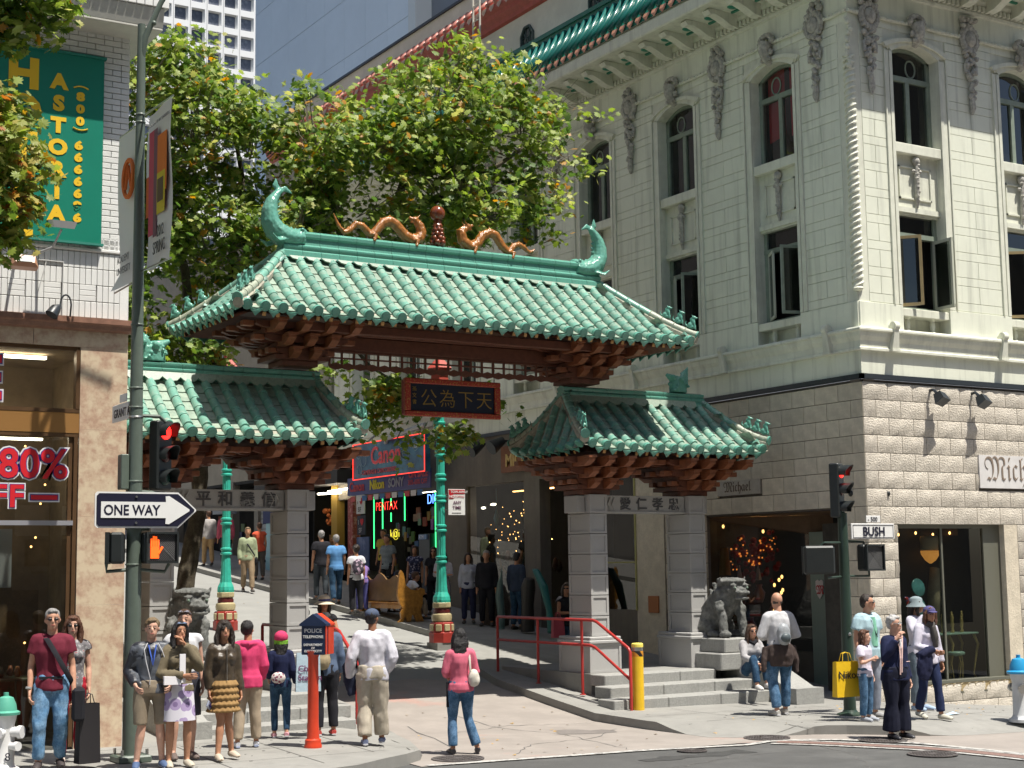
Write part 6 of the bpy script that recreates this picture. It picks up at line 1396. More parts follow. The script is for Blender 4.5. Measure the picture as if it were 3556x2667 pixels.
m = MB(); m.tube([(5.84, 18.33, 1.93), (6.12, 18.33, 1.93), (6.2, 18.33, 1.86)], .022, 8); m.obj('mounting_arm', OLIVE, s1); m = MB(); m.tube([(5.84, 18.33, 1.0), (6.2, 18.33, .98)], .02, 8); m.obj('mounting_arm', OLIVE, s1)
HAND = glow(1, .10, .01, 1.1)
def ped(x, y, z, ang, lab, lit, grp=None, w_=.40, h=.38):
    t = thing('pedestrian_signal', lab, 'pedestrian signal', (x, y, z), ang, grp)
    m = LB(); m.bbox(-w_/2, w_/2, 0, .17, 0, h, .03); m.obj('signal_housing', CASE, t)
    m = LB()
    for (a, b, c2, d) in ((-w_/2, w_/2, 0, .025), (-w_/2, w_/2, h-.025, h), (-w_/2, -w_/2+.025, .025, h-.025), (w_/2-.025, w_/2, .025, h-.025)): m.box(a, b, -.05, 0, c2, d)
    m.obj('hood', CASE, t)
    m = LB(); m.quad((-w_/2+.03, -.008, .03), (w_/2-.03, -.008, .03), (w_/2-.03, -.008, h-.03), (-w_/2+.03, -.008, h-.03)); m.obj('screen', C(.05, .05, .05, .5), t, fix=False)
    g_ = LB(); n_ = 13
    for k in range(n_): 
        q = -w_/2+.03+(w_-.06)*k/n_; g_.tube([(q, -.014, .03), (min(q+(h-.06), w_/2-.03), -.014, .03+min(h-.06, w_/2-.03-q))], .003, 3); g_.tube([(q+.02, -.014, h-.03), (min(q+h, w_/2-.03), -.014, h-.03-min(h-.06, w_/2-.05-q))], .003, 3)
    stuff(g_.obj('mesh_grid', C(.14, .14, .14), t))
    if lit:
        m = LB(); cx = -.09
        m.bbox(cx-.055, cx+.055, -.02, -.012, .06, .20, .002)
        for k, (dx, hh) in enumerate(((-.043, .10), (-.014, .13), (.015, .125), (.044, .09))): m.bbox(cx+dx-.012, cx+dx+.012, -.02, -.012, .19, .20+hh, .002)
        m.tube([(cx+.05, -.016, .12), (cx+.10, -.016, .20)], .014, 6); m.obj('orange_hand', HAND, t)
    return t
pd = ped(6.12, 18.2, .12, radians(6), 'pedestrian signal with lit orange hand on the left pole', True, None, .42)
m = MB(); m.tube([(5.85, 18.3, .05), (6.2, 18.3, .02), (6.25, 18.28, .12)], .022, 8); m.obj('mounting_arm', OLIVE, pd); m = MB(); m.tube([(5.85, 18.3, .54), (6.0, 18.3, .54)], .02, 8); m.obj('mounting_arm', OLIVE, pd)
pd = ped(5.55, 18.40, .12, radians(-110), 'dark pedestrian signal facing away on the left of the tall pole', False)
m = MB(); m.tube([(5.8, 18.35, .05), (5.5, 18.36, .03), (5.5, 18.37, .12)], .022, 8); m.obj('mounting_arm', OLIVE, pd)
# right pole
RX_, RY_ = 17.17, 18.0
p = thing('signal_post', 'dark green signal post on the right corner with BUSH street sign', 'pole', (RX_, RY_, -2.36))
m = MB(); m.tube([(RX_, RY_, -2.36), (RX_, RY_, .8)], [.098, .075], 18); m.obj('shaft', DGREEN, p, True)
m = MB(); m.lathe([(.22, 0), (.21, .04), (.12, .07), (.105, .10)], 10, (RX_, RY_, -2.37)); m.obj('base_flange', DGREEN, p, True)
m = MB(); m.ball((RX_-.02, RY_-.085, -1.1), (.03, .02, .03), 8); m.obj('push_button', BRASSC, p)
s2 = signal(17.16, 17.98, 1.58, 3, 'black traffic signal showing red on top of the right post', radians(26))
m = MB(); m.tube([(RX_, RY_, .72), (RX_, RY_, .8)], .07, 10); m.obj('post_collar', CASE, s2)
s_ = thing('street_name_sign', 'white BUSH street name blade on the right signal post', 'sign', (17.7, 17.9, .4))
m = MB(); m.bbox(17.24, 18.18, 17.88, 17.90, .385, .63, .006); m.obj('sign_blade', WHITEP, s_)
m = MB(); 
for (a, b, c2, d) in ((17.27, 18.15, .405, .411), (17.27, 18.15, .604, .61), (17.27, 17.276, .411, .604), (18.144, 18.15, .411, .604)): m.box(a, b, 17.874, 17.879, c2, d)
m.obj('sign_border', SGB, s_); text('sign_lettering', 'BUSH', .20, SGB, s_, FS(17.475, 17.872, .438), depth=.001, off=.004, sx=1.0)
MB().bbox(17.57, 17.88, 17.88, 17.895, .648, .755, .004).obj('number_plate', WHITEP, s_); text('sign_lettering', '- 500', .10, SGB, s_, FS(17.60, 17.876, .665), depth=.001, off=.001)
a_ = ped(16.66, 18.05, -.16, radians(150), 'dark pedestrian signal on the left side of the right post', False, None, .48, .44)
m = MB(); m.tube([(RX_, RY_, .33), (16.75, RY_, .33), (16.7, RY_+.05, .25)], .02, 8); m.obj('mounting_arm', DGREEN, a_); m = MB(); m.tube([(RX_, RY_, -.2), (16.8, RY_, -.22)], .02, 8); m.obj('mounting_arm', DGREEN, a_)
a_ = ped(17.68, 17.86, -.12, radians(8), 'unlit pedestrian signal with mesh screen under the BUSH sign', False, None, .46, .42)
m = MB(); m.tube([(RX_, RY_, .36), (17.6, RY_, .34), (17.62, RY_, .28)], .02, 8); m.obj('mounting_arm', DGREEN, a_); m = MB(); m.tube([(RX_, RY_, -.2), (17.7, RY_, -.2), (17.7, RY_, -.1)], .02, 8); m.obj('mounting_arm', DGREEN, a_)
# police call box
ph = thing('police_call_box', 'blue and red police telephone box on a red post', 'call box', (8.27, 18.5, -2.29))
z0 = zs(8.27, 18.5)
m = MB(); m.lathe([(.115, 0), (.115, .03), (.105, .05), (.105, .10), (.085, .115), (.082, .14), (.074, .3), (.068, 1.15), (.085, 1.19), (.10, 1.23)], 22, (8.27, 18.5, z0)); m.obj('post', ORED, ph, True)
Mx = T(8.335, 18.52, -1.075) @ RZ(radians(-46))
m = MB(Mx); w2, d2, h2 = .165, .14, .40
m.bbox(-w2, w2, -d2, d2, 0, h2, .01); m.obj('box_case', DKBLUE, ph)
m = MB(Mx); m.box(w2+.001, w2+.012, -d2+.09, d2, .005, h2-.005); m.box(w2+.002, w2+.014, -d2, -d2+.04, .005, h2-.005, 0); m.obj('red_side_panel', ORED, ph)
m = MB(Mx); m.prism([(-w2-.02, h2-.005), (0, h2+.125), (w2+.02, h2-.005), (w2+.02, h2-.03), (-w2-.02, h2-.03)], -d2-.02, -d2+.14, 'y'); m.obj('gable_roof', DKBLUE, ph); 
m = MB(Mx); m.prism([(-w2-.02, h2-.005), (0, h2+.126), (w2+.02, h2-.005), (w2+.02, h2-.03), (-w2-.02, h2-.03)], -d2+.142, d2+.02, 'y'); m.obj('gable_roof', ORED, ph)
for s__, z, sz in (('POLICE', .285, .072), ('TELEPHONE', .215, .050), ('DEPARTMENT', .115, .040), ('OF', .075, .036), ('ELECTRICITY', .035, .040)): text('box_lettering', s__, sz, WHITEP, ph, Mx @ T(0, -d2-.003, z) @ RX(pi/2), depth=.002, off=.0012, align='CENTER', sp=1.05)
# bollard
bo = thing('bollard', 'yellow bollard with striped reflective band in front of the right steps', 'bollard', (14.93, 20.52, -2.32))
bz = zs(14.93, 20.52)-.01
m = MB(); m.tube([(14.93, 20.52, bz), (14.93, 20.52, bz+.87)], .095, 24); m.obj('bollard_tube', YEL, bo, True)
STR = bpy.data.materials.new('black_orange_stripes'); STR.use_nodes = True
n_ = STR.node_tree.nodes; L_ = STR.node_tree.links; tc = n_.new('ShaderNodeTexCoord'); mp = n_.new('ShaderNodeMapping'); mp.inputs['Rotation'].default_value = (0, radians(40), 0); wv = n_.new('ShaderNodeTexWave'); wv.inputs['Scale'].default_value = 2.6; rp = n_.new('ShaderNodeValToRGB'); rp.color_ramp.interpolation = 'CONSTANT'; rp.color_ramp.elements[0].color = (.012, .01, .01, 1); rp.color_ramp.elements[1].position = .5; rp.color_ramp.elements[1].color = (.62, .26, .02, 1)
L_.new(tc.outputs['Object'], mp.inputs[0]); L_.new(mp.outputs[0], wv.inputs['Vector']); L_.new(wv.outputs['Fac'], rp.inputs[0]); L_.new(rp.outputs[0], n_['Principled BSDF'].inputs['Base Color'])
m = MB(); m.tube([(14.93, 20.52, bz+.87), (14.93, 20.52, bz+.96)], .096, 24); m.obj('striped_band', STR, bo, True)
m = MB(); m.tube([(14.93, 20.52, bz+.96), (14.93, 20.52, bz+1.02)], .094, 24); m.obj('silver_band', BRASSC, bo, True)
m = MB(); m.lathe([(.097, 0), (.097, .05), (.08, .065), (.01, .07)], 24, (14.93, 20.52, bz+1.02)); m.obj('cap', C(.78, .66, .12, .5), bo, True)
# handrails
def rails(lab, x, ys, yb, sgn, loc):
    t = thing('handrail', lab, 'handrail', loc)
    r = .027; zt = -.89; zm = -1.31
    m = MB(); m.tube([(x, ys[0], ztop(x, ys[0])), (x, ys[0], zt-.03), (x, ys[0]-.03, zt), (x, ys[2]-.35, zt), (x, ys[2]-.47, zt-.03), (x, yb+.05, -1.32), (x, yb, -1.38), (x, yb, ztop(x, yb)-.01)], r, 10); m.obj('top_rail', REDP, t, True)
    m = MB(); m.tube([(x, ys[0], zm), (x, ys[2]-.25, zm), (x, ys[2]-.40, zm-.03), (x, yb+.02, -1.82)], r*.95, 10); m.obj('middle_rail', REDP, t, True)
    for y in ys[1:]: m = MB(); zb = -1.82 if 21.5 < y < 24.5 and x > 14.9 else max(ztop(x, y), -2.15 if y < 23 else -9); m.tube([(x, y, zt), (x, y, zb)], r*.95, 10); m.obj('rail_post', REDP, t, True); m = MB(); m.lathe([(.055, 0), (.05, .015)], 10, (x, y, zb)); m.obj('post_foot', REDP, t)
    return t
rails('red tubular handrail along the right steps behind the yellow bollard', 14.77, [24.7, 23.3, 21.9], 20.5, 1, (14.77, 22, -2.2))
rails('red tubular handrail along the left steps behind the man in white', 10.10, [24.7, 23.3, 22.1], 21.0, -1, (10.1, 22, -2.2))
# turquoise dragon lamp posts
def dragon_lamp(x, y, lab):
    z = ztop(x, y) if x > 14 else zr(x, y); t = thing('ornate_street_lamp', lab, 'street lamp', (x, y, z), 0, 'turquoise lamp posts on the uphill street')
    RD = C(.36, .04, .03, .4, var=.2); GD = C(.50, .42, .24, .35, var=.15)
    m = LB(); m.lathe([(.33, -.2), (.33, 0)], 4, (0, 0, 0), 0, None, pi/4); m.obj('plinth', CONC, t)
    m = LB(); m.lathe([(.27, 0), (.27, .20), (.245, .22), (.245, .40), (.22, .42)], 8, (0, 0, .0), 0, None, pi/8); m.obj('base_drum', RD, t)
    for q in range(8): a = q*pi/4; m = LB(); m.bbox(-.065, .065, -.02, .02, .24, .38, .012); m.obj('gold_boss', GD, t, M=wm(t) @ RZ(a) @ T(0, -.235, 0))
    m = LB(); m.lathe([(.17, .42), (.21, .45), (.22, .52), (.21, .58), (.17, .61)], 16); m.obj('gold_ring', GD, t, True)
    m = LB(); m.lathe([(.16, .61), (.175, .62), (.175, .68), (.16, .69), (.16, .72)], 16); m.obj('red_ring', C(.12, .02, .02, .4), t, True)
    m = LB(); m.lathe([(.19, .72), (.20, .74), (.20, .82), (.19, .83)], 8); m.obj('gold_collar', GD, t)
    m = LB(); n_ = 24; prof = [(.18, .83), (.185, .88), (.175, .95), (.13, 1.05), (.115, 1.2), (.10, 1.5), (.093, 1.62)]
    vs = []; 
    for (r, zz) in prof: vs += [(r*(1-.07*(k % 2))*cos(2*pi*k/n_), r*(1-.07*(k % 2))*sin(2*pi*k/n_), zz) for k in range(n_)]
    m.add(vs, [(i*n_+k, i*n_+(k+1) % n_, (i+1)*n_+(k+1) % n_, (i+1)*n_+k) for i in range(len(prof)-1) for k in range(n_)]); m.obj('flared_foot', TEAL, t)
    m = LB(); prof = [(.093, 1.62), (.085, 5.2)]; vs = []
    for (r, zz) in prof: vs += [(r*(1-.10*(k % 2))*cos(2*pi*k/n_), r*(1-.10*(k % 2))*sin(2*pi*k/n_), zz) for k in range(n_)]
    m.add(vs, [(k, (k+1) % n_, n_+(k+1) % n_, n_+k) for k in range(n_)]+[tuple(range(n_, 2*n_))]); m.obj('fluted_shaft', TEAL, t)
    for zz in (1.64, 2.30, 2.92, 3.38, 3.90, 4.5): m = LB(); m.lathe([(.09, 0), (.125, .02), (.125, .05), (.10, .07), (.10, .10), (.12, .12), (.12, .15), (.09, .17)], 20, (0, 0, zz)); m.obj('shaft_ring', TEAL, t, True)
    m = LB(); m.tube([(.11*cos(a), .11*sin(a), 4.2+.16*a) for a in [k*.5 for k in range(14)]], [.05]*10+[.04, .035, .03, .02], 8); m.obj('coiled_dragon', C(.30, .25, .08, .4, n2=((.05, .35, .25), 10, .5, .55)), t, True)
    m = LB(); m.lathe([(.10, 5.2), (.24, 5.3), (.2, 5.75), (.3, 5.8), (.05, 6.05)], 6, (0, 0, 0)); m.obj('lantern_head', C(.36, .05, .03, .5), t)
dragon_lamp(15.69, 28.52, 'turquoise fluted lamp post with red and gold base right of the camera shop')
dragon_lamp(12.3, 32.2, 'turquoise fluted lamp post between the left gate pillars')
s_ = thing('parking_sign', 'white and red tow-away no stopping sign hung on turquoise lamp post', 'sign', (15.95, 28.4, 1.0))
Ms = FS(15.80, 28.36, 1.16)
m = MB(); m.bbox(15.79, 16.20, 28.37, 28.38, 1.14, 1.69, .004); m.obj('sign_plate', WHITEP, s_); m = MB(); m.box(15.80, 16.19, 28.364, 28.369, 1.59, 1.68); m.box(15.80, 15.915, 28.362, 28.369, 1.49, 1.59); m.obj('red_field', C(.45, .02, .03, .4), s_)
RL = C(.40, .02, .04, .4)
text('sign_lettering', 'TOW-AWAY', .072, WHITEP, s_, FS(15.845, 28.361, 1.61), depth=.001, off=.001); text('sign_lettering', 'NO', .078, WHITEP, s_, FS(15.808, 28.360, 1.51), depth=.001, off=.002); text('sign_lettering', 'STOPPING', .062, RL, s_, FS(15.925, 28.362, 1.51), depth=.001, sx=.88)
text('sign_lettering', 'ANY', .10, C(.12, .03, .08), s_, FS(15.90, 28.362, 1.37), depth=.001, off=.0015); text('sign_lettering', 'TIME', .10, C(.12, .03, .08), s_, FS(15.885, 28.362, 1.265), depth=.001, off=.0015); MB().box(15.88, 16.1, 28.364, 28.368, 1.18, 1.20).obj('small_print', C(.4, .4, .4), s_)
for z in (1.25, 1.58): m = MB(); m.tube([(15.69, 28.42, z), (15.85, 28.38, z)], .008, 5); m.obj('bracket', BRASSC, s_)
# carved wooden bench
be = thing('carved_bench', 'golden carved wooden bench with scrolled arms beside the turquoise lamp', 'bench', (16.7, 32.9, -1.1))
zb = zs(16.6, 31.9)
def bend(y):
    zz = zs(16.6, 31.9); m = MB(); P_ = [(16.38, 0), (16.46, .08), (16.44, .22), (16.50, .32), (16.42, .42), (16.36, .62), (16.38, .80), (16.42, 1.12), (16.46, 1.20), (16.52, 1.12), (16.58, .84), (16.72, .74), (16.90, .72), (16.98, .78), (17.06, .74), (17.08, .64), (17.02, .58), (17.02, .40), (16.96, .28), (17.00, .12), (17.05, 0), (16.86, 0), (16.80, .14), (16.74, .16), (16.70, 0), (16.62, 0), (16.56, .12), (16.50, 0)]
    m.prism([(a, zz+b) for a, b in P_], y, y+.07, 'y'); m.obj('bench_end', WOODY, be)
    m = MB(); m.tube([(17.02, y-.005, zz+.70), (17.02, y+.075, zz+.70)], .06, 12); m.obj('arm_scroll', WOODY, be, True)
bend(31.85); bend(33.95)
m = MB(); m.bbox(16.5, 17.0, 31.92, 33.95, zb+.40, zb+.45, .01); m.box(16.48, 16.52, 31.92, 33.95, zb+.30, zb+.40); m.obj('seat', WOODY, be)
m = MB(); pts = [(31.92, zb+.48)]+[(33.95, zb+.48)]+[(33.95-2.03*k/12, zb+.98+.08*sin(k*1.3)+.08*sin(pi*k/12)) for k in range(13)]; m.prism(pts, 16.44, 16.48, 'x'); m.obj('backrest', C(.16, .08, .02, .5, var=.3), be)
# hydrants
def hydrant(x, y, z, h, body, top, lab, num):
    t = thing('fire_hydrant', lab, 'fire hydrant', (x, y, z)); s_ = h/.9
    m = LB(); m.lathe([(.17, 0), (.17, .04), (.13, .06), (.11, .10), (.105, .55), (.12, .60), (.13, .66)], 18); o = m.obj('barrel', body, t, True, M=wm(t) @ Matrix.Diagonal((s_, s_, s_, 1)))
    m = LB(); m.lathe([(.165, .66), (.17, .69), (.13, .71), (.12, .78), (.085, .86), (.03, .88), (.03, .92)], 14); m.obj('bonnet', top, t, True, M=wm(t) @ Matrix.Diagonal((s_, s_, s_, 1)))
    for dx, dy, r, z_ in ((.75, -.66, .062, .46), (-.6, -.8, .052, .46), (.3, .95, .05, .46), (.5, -.86, .045, .30)):
        m = LB(); m.tube([(0, 0, z_), (dx*.17, dy*.17, z_), (dx*.171, dy*.171, z_), (dx*.22, dy*.22, z_)], [r, r, r*1.25, r*1.2], 12); m.obj('outlet_cap', body if num else BRASSC, t, True, M=wm(t) @ Matrix.Diagonal((s_, s_, s_, 1)))
    if num: text('painted_number', '8', .13, SGB, t, T(x-.03, y-.118, z+.13) @ RZ(-.25) @ RX(pi/2), depth=.001)
hydrant(4.33, 18.25, zs(4.3, 18.2), .87, C(.70, .70, .70, .4, var=.1), C(.10, .38, .28, .4), 'white fire hydrant with green bonnet at the left edge of the photo', True)
hydrant(18.86, 16.1, zs(18.9, 16.1)-.03, .98, C(.55, .57, .58, .4, var=.1), C(.02, .28, .55, .4), 'silver fire hydrant with bright blue bonnet at the right edge', False)
# lion statues and cheek walls
def cheek(x0, x1, y0, ys, y1, zlo, zhi, lab, zb):
    t = thing('step_cheek_wall', lab, 'wall', ((x0+x1)/2, y0, zb))
    m = MB(); m.prism([(y0, zb-.15), (y1, zb-.15), (y1, zhi), (ys+1.15, zhi), (ys, zlo), (y0, zlo)], x0, x1, 'x'); m.obj('ramp_slab', STEP, t); return t
cheek(17.82, 18.44, 19.95, 20.2, 22.0, -2.10, -1.60, 'sloping granite cheek wall below the right lion, seated woman on it', -2.36)
cheek(6.98, 7.56, 20.25, 20.45, 22.0, -2.02, -1.60, 'sloping granite cheek wall below the left lion', -2.22)
def lion(cx, y0, lab, mirror, s=1.0):
    t = thing('stone_lion', lab, 'statue', (cx, y0+.5, -1.8), 0, 'stone guardian lions')
    MB().bbox(cx-.55, cx+.52, y0, y0+1.4, -1.84, -1.545, .02).obj('pedestal_base', STEP, t)
    MB().bbox(cx-.42, cx+.36, y0+.05, y0+1.25, -1.545, -1.29, .02).obj('pedestal', STEP, t)
    m = MB(); z = -1.29; f = -1
    X = lambda a: cx+mirror*a
    m.tube([(X(0), y0+1.0, z+.12), (X(0), y0+.8, z+.40), (X(0), y0+.50, z+.70), (X(.03), y0+.42, z+.85)], [(.30, .30), (.31, .30), (.27, .25), (.23, .22)], 12)
    m.ball((X(-.22), y0+.85, z+.18), (.15, .27, .20)); m.ball((X(.22), y0+.85, z+.18), (.15, .27, .20)); m.ball((X(-.26), y0+.55, z+.06), (.10, .18, .07)); m.ball((X(.26), y0+.55, z+.06), (.10, .18, .07))
    for a in (-.19, .19): m.tube([(X(a), y0+.45, z+.62), (X(a*1.15), y0+.34, z+.38), (X(a*1.2), y0+.30, z+.12)], [.12, .085, .08], 10); m.ball((X(a*1.25), y0+.24, z+.06), (.10, .13, .07)); m.ball((X(a*1.35), y0+.36, z+.5), (.08, .09, .10))
    m.ball((X(.05), y0+.38, z+.86), (.25, .24, .19)); m.ball((X(.05), y0+.36, z+1.0), (.28, .24, .07)); m.ball((X(.08), y0+.14, z+.80), (.16, .14, .05)); m.ball((X(.08), y0+.14, z+.70), (.15, .12, .035)); m.ball((X(.07), y0+.11, z+.85), (.07, .07, .045))
    for a in (-.09, .19): m.ball((X(a), y0+.15, z+.88), (.045, .045, .04)); m.ball((X(a), y0+.16, z+.935), (.07, .05, .025))
    for a in (-.2, .3): m.tube([(X(a), y0+.4, z+.95), (X(a*1.15), y0+.36, z+1.08)], [.05, .015], 6)
    rr = random.Random(3)
    for k in range(46):
        a = rr.uniform(-.4, pi+.4); m.ball((X(.05+.27*cos(a)), y0+.45+rr.uniform(-.05, .2), z+.80+.22*sin(a)), rr.uniform(.04, .06), 6)
    m.tube([(X(.0), y0+1.1, z+.2), (X(.05), y0+1.25, z+.5), (X(.0), y0+1.2, z+.75)], [.09, .12, .04], 8)
    m.ball((X(.05), y0+.13, z+.75), (.12, .07, .03))
    remesh(m, 'lion_body', [LION], .016, t, 1, (.014, 22, 6))
    for a in (-.09, .19): MB().ball((X(a), y0+.112, z+.885), .022, 8).obj('eyeball', C(.14, .2, .15, .3), t, 'all')
    return t
lion(17.90, 21.35, 'weathered grey stone lion beside the right steps, above the seated woman', 1)
lion(7.85, 21.7, 'weathered grey stone lion behind the pedestrians left of the arch', 1)
# ================= trees =================
LEAVES = leaf_mat('plane_tree_leaves', [(0, (.075, .135, .03)), (.20, (.13, .20, .035)), (.42, (.20, .27, .045)), (.64, (.28, .34, .09)), (.84, (.38, .38, .12)), (.99, (.42, .22, .04))])
LEAVESY = leaf_mat('yellowing_plane_leaves', [(0, (.12, .19, .03)), (.25, (.22, .28, .05)), (.45, (.26, .28, .08)), (.68, (.36, .32, .10)), (.85, (.42, .26, .05)), (.96, (.34, .13, .04))])
LSH = [(0, -.5), (.22, -.34), (.55, -.38), (.42, -.08), (.72, .18), (.36, .22), (.30, .55), (.12, .42), (0, .72), (-.12, .42), (-.30, .55), (-.36, .22), (-.72, .18), (-.42, -.08), (-.55, -.38), (-.22, -.34)]
def tree(lab, trunk, limbs, blobs, n_cl, leafs, size, mt, seed, thin=.0, cl_r=.34, dead=(), ks=1.0):
    rr = random.Random(seed); t = thing('plane_tree', lab, 'tree', trunk[0][:3])
    m = MB(); m.tube([p[:3] for p in trunk], [p[3] for p in trunk], 10); tk = remesh(m, 'trunk', [BARK], .035, t, 2, (.02, 5, seed)) if trunk[0][3] > .1 else m.obj('trunk', BARK, t, True)
    for l in limbs: 
        P = [Vector(p[:3]) for p in l]; R_ = [p[3] for p in l]; Q = []; Rq = []
        for i in range(len(P)-1):
            for k in range(3): q = k/3; v = P[i].lerp(P[i+1], q)+Vector((rr.uniform(-.05, .05), rr.uniform(-.05, .05), rr.uniform(-.04, .04))); Q.append(v); Rq.append(R_[i]*(1-q)+R_[i+1]*q)
        Q.append(P[-1]); Rq.append(R_[-1]); MB().tube(Q, Rq, 7).obj('limb', BARK, t, True)
    vs = []; fs = []; at = []; tw = MB(); blobs = [((b[0][0]*ks, b[0][1]*ks, b[0][2]*ks), b[1], b[2]) for b in blobs]; wts = [b[1][0]*b[1][1]*b[1][2]*b[2]*(5 if b[0][2] < 3.6 else 1) for b in blobs]
    for c_ in range(n_cl):
        b = rr.choices(blobs, wts)[0]; (cx, cy, cz), (ax, ay, az) = b[0], b[1]
        while True:
            u = Vector((rr.gauss(0, 1), rr.gauss(0, 1), rr.gauss(0, 1))).normalized()*(rr.uniform(.12, 1)**.5)
            p = Vector((cx+u.x*ax, cy+u.y*ay, cz+u.z*az)); nz = noise.noise(p*.9+Vector((seed, 0, 0)))+.5*noise.noise(p*2.3)
            if nz > -.05+thin or rr.random() < .05: break
        base = Vector((cx, cy, cz-az*.3)); d = (p-base)
        if c_ % 3 < 2: q0 = p-d*min(.55, .9/max(.3, d.length)); tw.tube([q0, q0.lerp(p, .5)+Vector((rr.uniform(-.08, .08), rr.uniform(-.08, .08), rr.uniform(-.05, .1))), p], [.014, .009, .004], 4)
        ct = rr.gauss(.46, .22)
        for k in range(leafs):
            q = p+Vector((rr.gauss(0, cl_r*.5), rr.gauss(0, cl_r*.5), rr.gauss(0, cl_r*.36))); s_ = size*rr.uniform(.65, 1.2)
            nrm = Vector((rr.gauss(0, .55)+.25*u.x, rr.gauss(0, .55)-.18+.25*u.y, rr.uniform(.2, 1.1))).normalized(); X_ = nrm.orthogonal().normalized(); a = rr.uniform(0, 2*pi); X_ = X_*cos(a)+nrm.cross(X_)*sin(a); Y_ = nrm.cross(X_); i0 = len(vs); bend = rr.uniform(.05, .35)
            vs.append(q)
            for (lx, ly) in LSH: vs.append(q+X_*(lx*s_)+Y_*(ly*s_)-nrm*(bend*s_*(lx*lx+ly*ly)*.8))
            n_ = len(LSH); fs += [(i0, i0+1+i, i0+1+(i+1) % n_) for i in range(n_)]; at += [max(0, min(.999, ct+rr.gauss(0, .22)))]*n_
    me = bpy.data.meshes.new('foliage'); me.from_pydata([tuple(v) for v in vs], [], fs); me.materials.append(mt)
    A_ = me.attributes.new('leaf', 'FLOAT', 'FACE'); A_.data.foreach_set('value', at); me.update()
    stuff(link(bpy.data.objects.new('foliage', me), t)); stuff(tw.obj('twigs', TWIG, t))
    for (s0, spread, n_, ln) in dead:      # bare twigs
        dm = MB()
        for k in range(n_):
            d = (Vector(spread)+Vector((rr.gauss(0, .5), rr.gauss(0, .5), rr.gauss(0, .35)))).normalized(); q = Vector(s0)+Vector((rr.gauss(0, .15), rr.gauss(0, .15), rr.gauss(0, .15))); P = [q]
            for j in range(6): d = (d+Vector((rr.gauss(0, .25), rr.gauss(0, .25), rr.gauss(0, .22)))).normalized(); q = q+d*ln*.17; P.append(q)
            dm.tube(P, [.012, .010, .009, .007, .006, .005, .003], 4)
            for j in (2, 3, 4): e = (d+Vector((rr.gauss(0, .7), rr.gauss(0, .7), rr.gauss(0, .6)))).normalized(); dm.tube([P[j], P[j]+e*ln*.2, P[j]+e*ln*.38+Vector((0, 0, -.02))], [.006, .004, .002], 4)
        stuff(dm.obj('bare_twigs', TWIG, t))
    return t
z = zs(9.0, 26)
tree('leafy green plane tree with dark leaning trunk rising behind the left gate roof', [(8.95, 26.0, z-.1, .20), (9.15, 26.0, -.4, .17), (9.45, 26.1, 1.2, .15), (9.55, 26.2, 3.0, .13)],
     [[(9.5, 26.2, 2.8, .12), (9.3, 26.2, 4.8, .09), (8.8, 26, 6.6, .06), (8.4, 25.9, 8.4, .03)], [(9.55, 26.2, 3.0, .11), (10.0, 26.1, 5, .08), (10.2, 26, 7.2, .05), (9.9, 26, 8.8, .02)]],
     [((8.35, 26, 8.9), (.75, 1.3, .95), 1.1), ((9.0, 26, 9.3), (.7, 1, .6), .8), ((9.3, 26, 7.9), (1.0, 1.4, 1.35), 1.0), ((10.3, 26, 7.7), (.85, 1.2, 1.3), 1.0), ((8.5, 26.2, 6.3), (1.0, 1.3, 1.5), 1.2), ((9.7, 26.2, 6.0), (1.1, 1.2, 1.2), 1.2), ((8.2, 26.3, 4.5), (.7, 1.1, 1.0), 1.3), ((9.2, 26.4, 4.2), (1.0, 1.0, .9), 1.1)],
     800, 13, .12, LEAVES, 3, .08, .34, (), .985)
